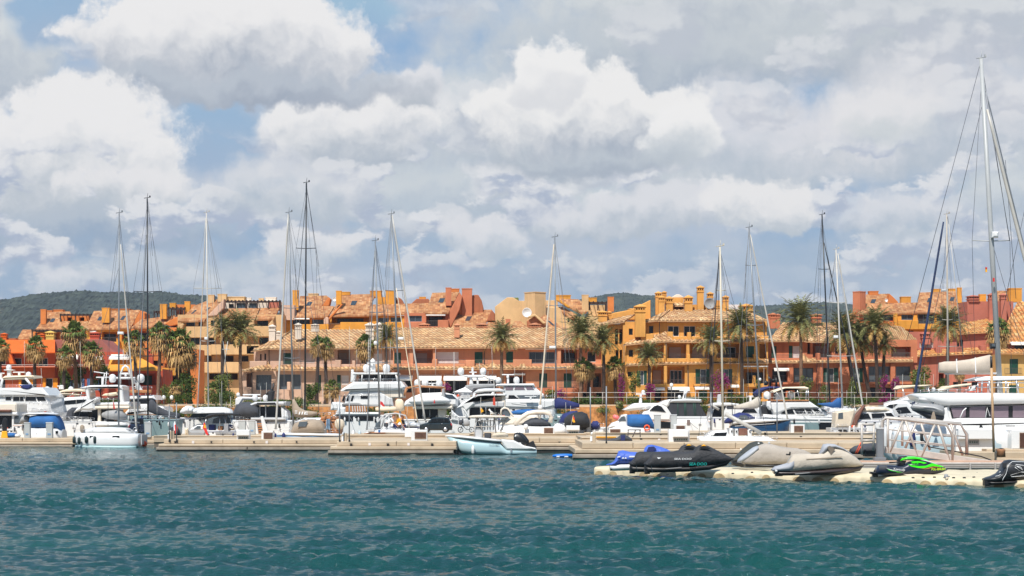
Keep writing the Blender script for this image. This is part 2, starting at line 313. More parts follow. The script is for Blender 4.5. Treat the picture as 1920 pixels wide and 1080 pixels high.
# ------------------------------------------------------------------ geometry helpers
ORG = {}
def P(px, py, Y): return Vector(((px - PX0) / F * Y, Y, H + (PY0 - py) / F * Y))
def PM(Y): return Y / F                                       # metres per photograph pixel at distance Y
def tag(o, label, cat, group=None, kind=None):
    if label: o['label'] = label
    if cat: o['category'] = cat
    if group: o['group'] = group
    if kind: o['kind'] = kind
    return o
def thing(name, label, cat, loc, group=None):
    o = bpy.data.objects.new(name, None); C.objects.link(o); o.location = loc; o.empty_display_size = .3
    ORG[o.name] = Vector(loc); return tag(o, label, cat, group)
class MB:
    """Collects boxes, tubes, lofts and slabs in world metres and links them as one mesh object."""
    def __init__(s): s.v, s.f, s.sm, s.uv = [], [], [], None
    def add(s, vs, fs, smooth=False):
        n = len(s.v); s.v += [tuple(v) for v in vs]; s.f += [tuple(i + n for i in f) for f in fs]; s.sm += [smooth] * len(fs); return s
    def box(s, a, b):
        x0, y0, z0 = a; x1, y1, z1 = b
        return s.add([(x0, y0, z0), (x1, y0, z0), (x1, y1, z0), (x0, y1, z0), (x0, y0, z1), (x1, y0, z1), (x1, y1, z1), (x0, y1, z1)],
                     [(0, 3, 2, 1), (4, 5, 6, 7), (0, 1, 5, 4), (1, 2, 6, 5), (2, 3, 7, 6), (3, 0, 4, 7)])
    def obox(s, c, sx, sy, sz, rot=0, bev=0):
        """box of given size standing on c, turned about the vertical; bev chamfers the top"""
        cs, sn = math.cos(rot), math.sin(rot); vs = []
        rings = [(0, 1), (sz, 1)] if not bev else [(0, 1), (sz - bev, 1), (sz, 1 - 2 * bev / max(sx, sy))]
        for z, k in rings:
            for ux, uy in ((-1, -1), (1, -1), (1, 1), (-1, 1)):
                a, b = ux * sx / 2 * k, uy * sy / 2 * k
                vs.append((c[0] + a * cs - b * sn, c[1] + a * sn + b * cs, c[2] + z))
        n = len(rings); fs = [(3, 2, 1, 0), tuple(4 * (n - 1) + i for i in range(4))]
        for r in range(n - 1):
            for i in range(4): j = (i + 1) % 4; fs.append((4 * r + i, 4 * r + j, 4 * r + 4 + j, 4 * r + 4 + i))
        return s.add(vs, fs)
    def tube(s, pts, r, n=6, r2=None, smooth=True):
        pts = [Vector(p) for p in pts]; m = len(pts)
        for k in range(m):
            t = (pts[min(k + 1, m - 1)] - pts[max(k - 1, 0)]).normalized()
            u = t.cross(Vector((0, 0, 1))) if abs(t.z) < .95 else t.cross(Vector((0, 1, 0)))
            u.normalize(); w = u.cross(t); rr = r + ((r2 if r2 is not None else r) - r) * k / max(1, m - 1)
            if k == 0: base = len(s.v)
            s.v += [tuple(pts[k] + (u * math.cos(2 * math.pi * i / n) + w * math.sin(2 * math.pi * i / n)) * rr) for i in range(n)]
        for k in range(m - 1):
            for i in range(n):
                j = (i + 1) % n; a = base + k * n
                s.f.append((a + i, a + j, a + n + j, a + n + i)); s.sm.append(smooth)
        s.f.append(tuple(base + i for i in range(n))[::-1]); s.f.append(tuple(base + (m - 1) * n + i for i in range(n))); s.sm += [False, False]
        return s
    def lathe(s, c, prof, n=14, sy=1.0, smooth=True):
        """prof: (radius, height) pairs turned round the vertical through c"""
        base = len(s.v)
        for r, z in prof:
            s.v += [(c[0] + r * math.cos(2 * math.pi * i / n), c[1] + sy * r * math.sin(2 * math.pi * i / n), c[2] + z) for i in range(n)]
        for k in range(len(prof) - 1):
            for i in range(n):
                j = (i + 1) % n; a = base + k * n
                s.f.append((a + i, a + j, a + n + j, a + n + i)); s.sm.append(smooth)
        s.f.append(tuple(base + i for i in range(n))[::-1]); s.f.append(tuple(base + (len(prof) - 1) * n + i for i in range(n))); s.sm += [False, False]
        return s
    def rings(s, rings, smooth=True, cap=True):
        base = len(s.v); n = len(rings[0])
        for r in rings: s.v += [tuple(p) for p in r]
        for k in range(len(rings) - 1):
            for i in range(n):
                j = (i + 1) % n; a = base + k * n
                s.f.append((a + i, a + j, a + n + j, a + n + i)); s.sm.append(smooth)
        if cap:
            s.f.append(tuple(base + i for i in range(n))[::-1]); s.f.append(tuple(base + (len(rings) - 1) * n + i for i in range(n))); s.sm += [False, False]
        return s
    def slab(s, pts, Y, t, bev=.08, off=0.0, inset=None):
        """a photograph outline given its own distance Y, real size and thickness t (away from the viewer), edges chamfered by bev"""
        q = [P(x, y, Y + off) for x, y in pts]; n = len(q)
        q2 = [(p.x, p.z) for p in q]
        ar = sum(q2[i][0] * q2[(i + 1) % n][1] - q2[(i + 1) % n][0] * q2[i][1] for i in range(n))
        if ar < 0: q2 = q2[::-1]
        bev = min(bev, t * .4)
        def ins(d):
            o = []
            for i in range(n):
                a, b, c = q2[i - 1], q2[i], q2[(i + 1) % n]
                e1 = Vector((b[0] - a[0], b[1] - a[1])); e2 = Vector((c[0] - b[0], c[1] - b[1]))
                if e1.length < 1e-6 or e2.length < 1e-6: o.append(b); continue
                e1.normalize(); e2.normalize()
                n1 = Vector((-e1.y, e1.x)); n2 = Vector((-e2.y, e2.x)); m = n1 + n2
                if m.length < .3: m = n1
                m.normalize(); k = min(1.6, 1 / max(.4, m.dot(n1)))
                o.append((b[0] + m.x * d * k, b[1] + m.y * d * k))
            return o
        i2 = ins(bev) if bev else q2
        y0 = Y + off
        rg = [[(a, y0, b) for a, b in i2], [(a, y0 + bev, b) for a, b in q2], [(a, y0 + t - bev, b) for a, b in q2], [(a, y0 + t, b) for a, b in i2]] if bev else \
             [[(a, y0, b) for a, b in q2], [(a, y0 + t, b) for a, b in q2]]
        return s.rings([r[::-1] for r in rg], smooth=False)
    def loft(s, st, Y, n=14, ex=2.4, smooth=True, jit=0.0, seed=1):
        """st: (x, y_top, y_bottom, half width in metres[, depth offset]) sections along the photograph's x axis, rounded across"""
        rn = random.Random(seed); rg = []
        for q in st:
            x, yt, yb, hw = q[:4]; dy = q[4] if len(q) > 4 else 0
            a = P(x, yt, Y); b = P(x, yb, Y); cz = (a.z + b.z) / 2; hz = abs(a.z - b.z) / 2; r = []
            for i in range(n):
                an = 2 * math.pi * (i + .5) / n; cx, sx = math.cos(an), math.sin(an)
                k = (abs(cx) ** ex + abs(sx) ** ex) ** (-1 / ex) * (1 + rn.uniform(-jit, jit))
                r.append((a.x, Y + dy + cx * k * hw, cz + sx * k * hz))
            rg.append(r)
        return s.rings(rg, smooth)
    def build(s, name, m, parent=None, smooth=None):
        me = bpy.data.meshes.new(name); o = Vector((0, 0, 0))
        if parent is not None: o = ORG[parent.name]
        me.from_pydata([(x - o.x, y - o.y, z - o.z) for x, y, z in s.v], [], s.f); me.validate()
        if len(me.polygons) == len(s.sm): me.polygons.foreach_set('use_smooth', s.sm if smooth is None else [smooth] * len(s.sm))
        if s.uv is not None:
            l = me.uv_layers.new(name='uv'); l.data.foreach_set('uv', [c for f in s.f for i in f for c in s.uv[i]])
        for x in (m if isinstance(m, (list, tuple)) else [m]): me.materials.append(x)
        ob = bpy.data.objects.new(name, me); C.objects.link(ob)
        if parent is not None: ob.parent = parent
        ORG[ob.name] = o.copy(); return ob
def fix_normals(o):
    bm = bmesh.new(); bm.from_mesh(o.data); bmesh.ops.recalc_face_normals(bm, faces=bm.faces); bm.to_mesh(o.data); bm.free()
def kids(o): return [c for c in ALLKIDS.get(o.name, [])]
def copy_tree(o, parent=None):
    c = o.copy(); C.objects.link(c); c.parent = parent
    if o.name in ORG: ORG[c.name] = ORG[o.name]
    for ch in list(o.children): copy_tree(ch, c)
    return c
def mesh_np(name, co_, faces, m, parent=None, smooth=True):
    me = bpy.data.meshes.new(name); nv, nf = len(co_), len(faces); k = faces.shape[1]
    me.vertices.add(nv); me.vertices.foreach_set('co', co_.astype('f').ravel())
    me.loops.add(nf * k); me.loops.foreach_set('vertex_index', faces.astype('i').ravel())
    me.polygons.add(nf); me.polygons.foreach_set('loop_start', np.arange(0, nf * k, k, dtype='i'))
    me.polygons.foreach_set('use_smooth', np.full(nf, smooth)); me.update(calc_edges=True); me.materials.append(m)
    o = bpy.data.objects.new(name, me); C.objects.link(o)
    if parent is not None: o.parent = parent; ORG[o.name] = ORG[parent.name].copy()
    return o

SPLIT = {'diagonal', 'frame', 'bimini_frame', 'mid_rail', 'bimini_post', 'hardtop_post', 'roof_post', 'pillar', 'post', 'handrail', 'bimini_frame', 'hardtop_arch', 'frame_tube', 'antenna', 'signal_mast', 'screen_seam', 'wheel', 'leg', 'rope', 'mooring_rope', 'rail', 'aerial', 'arch_strut', 'door_frame', 'white_piping', 'scribble', 't_top_frame', 'outrigger'}
class T:
    """A thing of several parts whose outlines are read off the photograph at distance Y."""
    def __init__(s, name, label, cat, x, y, Y, group=None):
        s.Y = Y; s.o = thing(name, label, cat, P(x, y, Y), group)
    def _b(s, mb, name, m, parent): return mb.build(name, m, parent or s.o)
    def slab(s, name, m, pts, t=1.0, off=0.0, bev=.08, parent=None): return s._b(MB().slab(pts, s.Y, t, bev, off), name, m, parent)
    def slabs(s, name, m, lst, t=1.0, off=0.0, bev=.05, parent=None):
        if name not in ('slat', 'lettering', 'groove', 'fender_beam', 'cleat', 'hull_stripe', 'cover_lettering', 'boarding_steps', 'deck'):
            return [s._b(MB().slab(p, s.Y, t, bev, off), name, m, parent) for p in lst][0]
        mb = MB()
        for pts in lst: mb.slab(pts, s.Y, t, bev, off)
        return s._b(mb, name, m, parent)
    def rect(s, name, m, x0, y0, x1, y1, t=1.0, off=0.0, bev=.05, parent=None):
        return s.slab(name, m, [(x0, y1), (x1, y1), (x1, y0), (x0, y0)], t, off, bev, parent)
    def win(s, pts, m=GLASS, off=0.0, name='window', parent=None, t=.08):
        return s.slab(name, m, pts, t, off - .04, .01, parent)
    def loft(s, name, m, st, off=0.0, n=14, ex=2.4, parent=None, jit=0.0):
        return s._b(MB().loft([(q[0], q[1], q[2], q[3], (q[4] if len(q) > 4 else 0) + off) for q in st], s.Y, n, ex, jit=jit), name, m, parent)
    def dome(s, x, y, r, off=1.5, name='radar_dome', m=None, parent=None):
        c = P(x, y, s.Y + off); k = PM(s.Y + off) * r
        return s._b(MB().lathe(c, [(k * .55, -k * 1.15), (k * .9, -k * .75), (k, -k * .2), (k, k * .15), (k * .88, k * .6), (k * .55, k * .95), (k * .1, k * 1.1)], 14), name, m or WHITE, parent)
    def tubes(s, name, m, lines, r=.02, off=0.0, parent=None, n=5):
        if len(lines) > 1 and name in SPLIT: return [s.tubes(name, m, [l], r, off, parent, n) for l in lines][0]
        mb = MB()
        for ln in lines:
            mb.tube([P(q[0], q[1], s.Y + off) + Vector((0, q[2] if len(q) > 2 else 0, 0)) for q in ln], r, n)
        return s._b(mb, name, m, parent)
    def rail(s, pts, h, off=0.0, r=.018, step=14, name='railing', m=None, depth=0.0):
        """guard rail following pts (feet) with stanchions h pixels high; also along the far side if depth is given"""
        mb = MB()
        for d in ([0, depth] if depth else [0]):
            q = [P(x, y, s.Y) + Vector((0, off + d, 0)) for x, y in pts]; hz = Vector((0, 0, h * PM(s.Y)))
            mb.tube([p + hz for p in q], r, 5); mb.tube([p + hz * .55 for p in q], r * .7, 4)
            for a, b in zip(q, q[1:]):
                n = max(1, int((b - a).length / (step * PM(s.Y))))
                for i in range(n + 1): p = a + (b - a) * i / n; mb.tube([p, p + hz], r, 4)
        return s._b(mb, name, m or STEEL, s.o)
    def flag(s, x, y, pts, m, off=0.0, name='flag', pole=None):
        o = s.slab(name, m, pts, .03, off, 0)
        if pole: s.tubes('flag_pole', MASTW, [pole], .02, off)
        return o
# ------------------------------------------------------------------ the setting: water, ground, hills
def build_water():
    rn = np.random.RandomState(5)
    ys = [-60., -10., 8., 20.]; y = 26.
    while y < 132: ys.append(y); y += .10 + .0022 * (y - 26) + .00002 * (y - 26) ** 2
    while y < 240: ys.append(y); y += 2.2
    ys += [240., 420.]; ys = np.array(ys)
    us = np.concatenate([[-6, -2.5, -1.2, -.7], np.linspace(-.36, .36, 760), [.7, 1.2, 2.5, 6]])
    X = us[None, :] * np.maximum(np.abs(ys)[:, None], 60.) * 1.0
    near = (ys > 20)
    X = np.where(near[:, None], us[None, :] * np.maximum(ys, 24)[:, None], X); Y = np.repeat(ys[:, None], len(us), 1)
    Z = np.zeros_like(X)
    for i in range(150):
        lam = .24 * (6.0 / .24) ** (rn.rand() ** 1.45); k = 2 * np.pi / lam
        th = np.radians(-98 + rn.normal(0, 26)); kx, ky = k * np.cos(th), k * np.sin(th)
        a = .0074 * lam ** .68 * (1 if lam < 1.7 else (1.7 / lam) ** 1.0); ph = rn.rand() * 6.28
        p = kx * X + ky * Y + ph
        Z += a * (np.sin(p) + .22 * np.cos(2 * p))
    g = .55 + .6 * np.clip(np.sin(X * .13 + 1.3 + .8 * np.sin(Y * .07)) * np.sin(Y * .17 + X * .05) + .4 + .5 * np.sin(X * .37 + Y * .21) * np.sin(Y * .45 - X * .1), 0, 1.5)      # gusts: patches of steeper chop
    Z *= g
    Z *= np.clip((us[None, :] + .5) / .1, 0, 1) * np.clip((.5 - us[None, :]) / .1, 0, 1) * np.clip((Y - 22) / 6, 0, 1) * np.clip((200 - Y) / 60, .0, 1)
    n, m_ = X.shape; idx = np.arange(n * m_).reshape(n, m_)
    f = np.stack([idx[:-1, :-1], idx[:-1, 1:], idx[1:, 1:], idx[1:, :-1]], -1).reshape(-1, 4)
    m = bpy.data.materials.new('sea_water'); m.use_nodes = True; t = NT(m.node_tree); bs = m.node_tree.nodes['Principled BSDF']
    g = t.n('ShaderNodeNewGeometry').outputs['Position']
    n1 = t.noise(t.vm('MULTIPLY', g, (1, 1.3, 1)), .07, 4, .6)
    t.put(bs.inputs['Base Color'], t.mix(t.rng(n1, .3, .72), S(20, 72, 69) + (1,), S(14, 57, 61) + (1,)))
    bs.inputs['Roughness'].default_value = .09; bs.inputs['IOR'].default_value = 1.33; bs.inputs['Specular IOR Level'].default_value = .38; bs.inputs['Specular Tint'].default_value = (.7, .88, 1, 1)
    b = t.n('ShaderNodeBump'); b.inputs['Strength'].default_value = 1.0; b.inputs['Distance'].default_value = .12
    h = t.m('ADD', t.noise(t.vm('MULTIPLY', g, (.85, 1.4, 1)), 3.4, 5, .66), t.m('MULTIPLY', t.noise(t.vm('MULTIPLY', g, (.8, 1.5, 1)), 9, 4, .65), .3))
    t.put(b.inputs['Height'], h); t.put(bs.inputs['Normal'], b.outputs[0])
    o = mesh_np('water', np.stack([X, Y, Z], -1).reshape(-1, 3), f, m); tag(o, None, None, None, 'structure')
build_water()
def sheet(name, pts, m, kind='structure'):
    o = MB().add(pts, [tuple(range(len(pts)))]).build(name, m); return tag(o, None, None, None, kind)
PAVE = mat('paving', S(196, 178, 150), .9, .15, .6, .3, 5)
SOIL = mat('dry_ground', S(142, 122, 82), .95, .3, .05, .3, 2)
GZ = 3.9
gm = MB().box((-400, 206, -3), (400, 225.0, 1.3)); tag(gm.build('quay', PAVE), None, None, None, 'structure')
gm = MB().box((-400, 225.4, -3), (400, 300, GZ)); tag(gm.build('promenade', PAVE), None, None, None, 'structure')
sheet('ground', [(-9000, 300, GZ - .01), (9000, 300, GZ - .01), (9000, 12000, GZ - .01), (-9000, 12000, GZ - .01)], SOIL)
def build_hill(name, prof, Y, depth, seed):
    """wooded ridge whose skyline follows prof (photograph x, y); tree crowns are modelled as a rough canopy"""
    rn = np.random.RandomState(seed)
    px = np.linspace(prof[0][0], prof[-1][0], 900); py = np.interp(px, [p[0] for p in prof], [p[1] for p in prof])
    top = H + (PY0 - py) / F * Y; nr = 90
    tt = np.linspace(0, 1, nr)[:, None]
    X = ((px - PX0) / F * Y)[None, :] * np.ones((nr, 1)); Yy = Y - depth * (1 - tt) + 0 * X
    Z = GZ - 3 + (top[None, :] - GZ + 3) * (np.sin(tt * np.pi / 2) ** 1.3)
    for i in range(70):
        k = 2 * np.pi / rn.uniform(7, 60); th = rn.uniform(0, 6.28); a = .55 * (1 / k) ** .55
        Z += np.sin(k * (np.cos(th) * X + np.sin(th) * Yy) + rn.uniform(0, 6)) * a * .11 * (tt > 0)
    Z += np.abs(rn.normal(0, .8, Z.shape))
    back = Z[-1:, :] * 0 + GZ - 5
    X = np.concatenate([X, X[-1:]]); Yy = np.concatenate([Yy, Yy[-1:] + depth * .6]); Z = np.concatenate([Z, back]); nr += 1
    idx = np.arange(nr * 900).reshape(nr, 900)
    f = np.stack([idx[:-1, :-1], idx[:-1, 1:], idx[1:, 1:], idx[1:, :-1]], -1).reshape(-1, 4)
    o = mesh_np(name, np.stack([X, Yy, Z], -1).reshape(-1, 3), f, HILLM, smooth=False); tag(o, None, None, None, 'structure')
def hill_material():
    m = bpy.data.materials.new('wooded_hill'); m.use_nodes = True; t = NT(m.node_tree); bs = m.node_tree.nodes['Principled BSDF']
    g = t.n('ShaderNodeNewGeometry').outputs['Position']
    a = t.noise(g, .05, 5, .7); c = t.mix(t.rng(a, .35, .68), S(52, 60, 58) + (1,), S(74, 82, 74) + (1,))  # canopy tones greyed and blued to put distance haze into the colour
    b = t.noise(t.vm('MULTIPLY', g, (1, .5, 1.5)), .012, 4, .6, dist=1.5)
    c = t.mix(t.rng(b, .62, .72), c, S(150, 128, 92) + (1,))
    t.put(bs.inputs['Base Color'], c); bs.inputs['Roughness'].default_value = .95; bs.inputs['Specular IOR Level'].default_value = .1
    return m
HILLM = hill_material()
build_hill('hill', [(-900, 640), (-300, 596), (0, 577), (60, 571), (110, 562), (150, 556), (200, 554), (260, 556), (330, 557), (400, 561), (470, 575), (560, 600), (700, 640), (800, 700)], 1900, 700, 3)
build_hill('hill', [(820, 700), (980, 610), (1060, 575), (1100, 563), (1135, 558), (1170, 556), (1210, 560), (1260, 572), (1330, 585), (1410, 582), (1450, 577), (1500, 573), (1560, 576), (1620, 578), (1700, 580), (1800, 600), (2100, 600), (2500, 640), (2900, 700)], 2100, 700, 4)

# ------------------------------------------------------------------ buildings
class Bld(T):
    def facade(s, m, x0, y0, x1, y1, depth, ops=(), off=0.0, fr='w', top=True):
        """wall with real openings; ops: (kind, x0, y0, x1, y1, [extra])"""
        Y = s.Y + off; mb = MB(); W = lambda x, y, d=0.0: (lambda p: (p.x, p.y + d, p.z))(P(x, y, Y))
        xs = sorted({x0, x1} | {v for o in ops for v in (o[1], o[3]) if x0 < v < x1}); ys = sorted({y0, y1} | {v for o in ops for v in (o[2], o[4]) if y0 < v < y1})
        for a, b in zip(xs, xs[1:]):
            for c, d in zip(ys, ys[1:]):
                mx, my = (a + b) / 2, (c + d) / 2
                if any(o[1] < mx < o[3] and o[2] < my < o[4] for o in ops): continue
                mb.add([W(a, d), W(b, d), W(b, c), W(a, c)], [(0, 1, 2, 3)])
        B = [W(x0, y1), W(x1, y1), W(x1, y0), W(x0, y0)]; K = [W(x0, y1, depth), W(x1, y1, depth), W(x1, y0, depth), W(x0, y0, depth)]
        mb.add(B + K, [(0, 3, 7, 4), (1, 5, 6, 2), (4, 7, 6, 5)] + ([(3, 2, 6, 7)] if top else []))
        rec = {'w': .22, 'k': .25, 'b': .22, 's': .08, 'p': .2, 'r': .16, 'R': .16, 'd': 1.2, 'l': 1.7, 'v': 1.7, 'g': .3, 'a': 1.2, 'h': .35}
        for o in ops:
            k, a, c, b, d = o[:5]; r = rec[k]
            q = [W(a, d), W(b, d), W(b, c), W(a, c)]; z = [W(a, d, r), W(b, d, r), W(b, c, r), W(a, c, r)]
            mb.add(q + z, [(0, 4, 5, 1), (1, 5, 6, 2), (2, 6, 7, 3), (3, 7, 4, 0)] + ([(4, 7, 6, 5)] if k in 'lvda' else []))
        w = s._b(mb, 'wall', m, None)
        for o in ops:
            k, a, c, b, d = o[:5]; ex = o[5] if len(o) > 5 else ''
            if k in 'wkbg': s.window(a, c, b, d, off + rec[k], {'w': FRAMEW, 'k': FRAMED, 'b': FRAMEB, 'g': FRAMED}[k], {'g': GLASSG}.get(k, GLASSB if k == 'b' else GLASS), n=max(1, round((b - a) / 11)))
            elif k == 'h': s.window(a, c, b, d, off + .3, FRAMEB, GLASSG, n=max(1, round((b - a) / 11)))
            elif k == 's': s.shutter(a, c, b, d, off + .03)
            elif k == 'p':
                e = (b - a) * .3; s.shutter(a, c, a + e, d, off + .02); s.shutter(b - e, c, b, d, off + .02); s.window(a + e, c, b - e, d, off + .18, FRAMEW, GLASSG, n=1)
            elif k in 'rR': s.slab('roller_blind', BLIND if k == 'r' else BLINDW, [(a, d), (b, d), (b, c), (a, c)], .04, off + .1, 0)
            elif k == 'd': s.window(a, c, b, d, off + 1.1, FRAMED, GLASS, n=max(1, round((b - a) / 14)))
            elif k == 'a': s.window(a, c + 1, b, d, off + 1.1, FRAMED, GLASS, n=2)
            elif k == 'l':
                h = d - c
                if 'r' in ex: s.slab('roller_blind', BLIND, [(a + (b - a) * .1, d), (a + (b - a) * .72, d), (a + (b - a) * .72, c + h * .22), (a + (b - a) * .1, c + h * .22)], .05, off + 1.62, 0)
                elif 's' in ex: s.shutter(a + (b - a) * .35, c + h * .2, a + (b - a) * .8, d, off + 1.6)
                else: s.window(a + (b - a) * .15, c + h * .22, a + (b - a) * .85, d, off + 1.6, FRAMEW if 'w' in ex else FRAMED, GLASS, n=max(2, round((b - a) / 13)))
                if 'n' not in ex: s.railing(a, d - 8.5, b, d, off + .05)
        return w
    def window(s, x0, y0, x1, y1, off, fm, gm, n=2, t=1.0):
        mb = MB(); Y = s.Y
        def bar(a, c, b, d): mb.slab([(a, d), (b, d), (b, c), (a, c)], Y, .07, 0, off - .05)
        bar(x0, y0, x1, y0 + t); bar(x0, y1 - t, x1, y1); bar(x0, y0 + t, x0 + t, y1 - t); bar(x1 - t, y0 + t, x1, y1 - t)
        for i in range(1, n): x = x0 + (x1 - x0) * i / n; bar(x - t * .4, y0 + t, x + t * .4, y1 - t)
        f = s._b(mb, 'window', fm, None)
        s._b(MB().slab([(x0, y1), (x1, y1), (x1, y0), (x0, y0)], Y, .02, 0, off + .02), 'pane', gm, f); return f
    def shutter(s, x0, y0, x1, y1, off):
        mb = MB().slab([(x0, y1), (x1, y1), (x1, y0), (x0, y0)], s.Y, .05, 0, off)
        n = max(3, int((y1 - y0) / 1.6))
        for i in range(n):
            y = y0 + .6 + (y1 - y0 - 1.2) * (i + .5) / n
            for u, v in ((x0 + .7, (x0 + x1) / 2 - .4), ((x0 + x1) / 2 + .4, x1 - .7)): mb.slab([(u, y + .35), (v, y + .35), (v, y - .35), (u, y - .35)], s.Y, .03, 0, off - .03)
        return s._b(mb, 'shutter', DKGREEN, None)
    def railing(s, x0, y0, x1, y1, off, m=None, step=2.3):
        mb = MB(); k = PM(s.Y)
        def bar(a, c, b, d): mb.slab([(a, d), (b, d), (b, c), (a, c)], s.Y, .03, 0, off)
        bar(x0, y0, x1, y0 + .6); bar(x0, y1 - .5, x1, y1)
        n = max(2, int((x1 - x0) / step))
        for i in range(n + 1): x = x0 + (x1 - x0) * i / n; bar(x - .22, y0 + .6, x + .22, y1 - .5)
        return s._b(mb, 'balcony_railing', m or IRON, None)
    def awning(s, x0, y0, x1, y1, out=1.3, off=0.0):
        a, b = P(x0, y0, s.Y), P(x1, y0, s.Y); c, d = P(x1, y1, s.Y), P(x0, y1, s.Y); o = Vector((0, off, 0)); q = Vector((0, off - out, 0)); z = Vector((0, 0, -.22))
        return s._b(MB().add([a + o, b + o, c + q, d + q, c + q + z, d + q + z, a + o - Vector((0, 0, .05)), b + o - Vector((0, 0, .05))], [(0, 3, 2, 1), (3, 5, 4, 2), (6, 7, 4, 5), (0, 6, 5, 3), (1, 2, 4, 7)]), 'awning', AWN, None)
    def tiles(s, m, E0, E1, R1, R0, off=-.9, run=5.0, amp=.12, cw=.5, shear=.5, name='roof', th=.14):
        """pitched roof from its eave E0-E1 to its ridge R0-R1 with rows of barrel tiles in relief"""
        a = P(*E0, s.Y + off); b = P(*E1, s.Y + off); c = P(*R1, s.Y + run + off); d = P(*R0, s.Y + run + off)
        L = max((b - a).length, (c - d).length); up = (((d + c) - (a + b)) / 2); SL = up.length
        nc = max(2, int(L / cw)); ns = nc * (6 if amp else 1); nr = max(3, int(SL / (.9 if amp else 3)))
        nrm = (b - a + c - d).cross(up).normalized(); mb = MB(); mb.uv = []
        for j in range(nr + 1):
            t = j / nr
            for i in range(ns + 1):
                u = i / ns; p = (a.lerp(b, u)).lerp(d.lerp(c, u), t)
                w = (p.x - a.x) / cw + shear * t * SL / cw
                p = p + nrm * (amp * (abs(math.sin(math.pi * w)) - .3)); mb.v.append(tuple(p)); mb.uv.append((w, t * SL / .42))
        for j in range(nr):
            for i in range(ns):
                k = j * (ns + 1) + i; mb.f.append((k, k + 1, k + ns + 2, k + ns + 1)); mb.sm.append(bool(amp))
        n = len(mb.v)                                              # underside and eave edge
        dn = Vector((0, 0, -th))
        for q in (a, b, c, d): mb.v.append(tuple(q + dn)); mb.uv.append((.5, .5))
        for q in (a, b, c, d): mb.v.append(tuple(q)); mb.uv.append((.5, .5))
        mb.f += [(n + 3, n + 2, n + 1, n), (n, n + 1, n + 5, n + 4), (n + 1, n + 2, n + 6, n + 5), (n + 3, n, n + 4, n + 7), (n + 2, n + 3, n + 7, n + 6)]; mb.sm += [False] * 5
        return s._b(mb, name, m, None)
    def slope(s, m, pts, k=.14, off=0.0, yb=None, name='roof', th=.22):
        """planar pitched roof whose outline in the photograph is pts; k metres of depth per pixel above the eave"""
        yb = max(p[1] for p in pts) if yb is None else yb
        v = [P(x, y, s.Y + off + k * (yb - y)) for x, y in pts]; n = len(v); sl = math.hypot(k, PM(s.Y)) 
        mb = MB(); mb.uv = [(p.x / .34, (yb - y) * sl / .40) for p, (x, y) in zip(v, pts)] * 2
        mb.add(v, [tuple(range(n))]); mb.v += [tuple(p + Vector((0, .02, -th))) for p in v]
        mb.f += [tuple(range(n, 2 * n))[::-1]] + [(i, (i + 1) % n, n + (i + 1) % n, n + i) for i in range(n)]; mb.sm += [False] * (n + 1)
        return s._b(mb, name, m, None)
    def skylight(s, pts, k=.14, off=0.0, yb=0):
        v = [P(x, y, s.Y + off + k * (yb - y) - .12) for x, y in pts]
        o = s._b(MB().add(v + [p + Vector((0, .3, 0)) for p in v], [(0, 1, 2, 3), (0, 4, 5, 1), (1, 5, 6, 2), (2, 6, 7, 3), (3, 7, 4, 0)]), 'skylight', GLASSB, None); return o
    def block(s, m, x0, y0, x1, y1, off=0.0, rot=0.0, dep=None, cap=True, name='chimney'):
        """plain square chimney stack or stair tower with a slight cap"""
        k = PM(s.Y + off); w = (x1 - x0) * k; dp = dep or w * .9; c = P((x0 + x1) / 2, y1, s.Y + off); c.y += dp / 2; h = (y1 - y0) * k
        if rot: w /= (abs(math.cos(rot)) + abs(math.sin(rot)) * dp / w)
        mb = MB().obox(c, w, dp, h - (.12 if cap else 0), rot)
        if cap: mb.obox(c + Vector((0, 0, h - .12)), w * 1.06, dp * 1.06, .12, rot)
        return s._b(mb, name, m, None)
    def chimney(s, m, x0, x1, yt, yb, off=0.0, capm=None):
        """stack crowned by a pierced lantern and a little pyramid roof"""
        k = PM(s.Y + off); W = (x1 - x0) * k; D = min(W, 1.5); c = P((x0 + x1) / 2, yb, s.Y + off); h = (yb - yt) * k
        hc = min(h * .5, W * .95) if W < 1.4 else min(h * .7, 1.05); hp = hc * .3; hb = hc - hp
        mb = MB()
        if h - hc > .02: mb.obox(c, W * .86, D * .86, h - hc)
        z = c + Vector((0, 0, h - hc)); mb.obox(z, W, D, hb * .18); z1 = z + Vector((0, 0, hb * .18)); mb.obox(z1 + Vector((0, 0, 0)), W * .86, D * .86, hb * .22)
        z2 = z1 + Vector((0, 0, hb * .22)); n = max(3, int(W / .3))
        for i in range(n + 1): mb.obox(z2 + Vector((-W * .40 + W * .8 * i / n, -D * .40, 0)), W * .8 / n * .42, D * .1, hb * .34)
        for sx in (-1, 1):
            for j in range(3): mb.obox(z2 + Vector((sx * W * .40, -D * .3 + D * .3 * j, 0)), W * .06, D * .16, hb * .34)
        z3 = z2 + Vector((0, 0, hb * .34)); mb.obox(z3, W * .9, D * .9, hb * .14); z4 = z3 + Vector((0, 0, hb * .14)); mb.obox(z4, W * 1.08, D * 1.08, hb * .12)
        z5 = z4 + Vector((0, 0, hb * .12)); a, b = W * .54, D * .54
        mb.add([z5 + Vector((-a, -b, 0)), z5 + Vector((a, -b, 0)), z5 + Vector((a, b, 0)), z5 + Vector((-a, b, 0)), z5 + Vector((0, 0, hp))], [(0, 1, 4), (1, 2, 4), (2, 3, 4), (3, 0, 4)])
        o = s._b(mb, 'chimney', m, None)
        s._b(MB().obox(z2, W * .62, D * .62, hb * .34), 'vent', DARKHOLE, o); return o
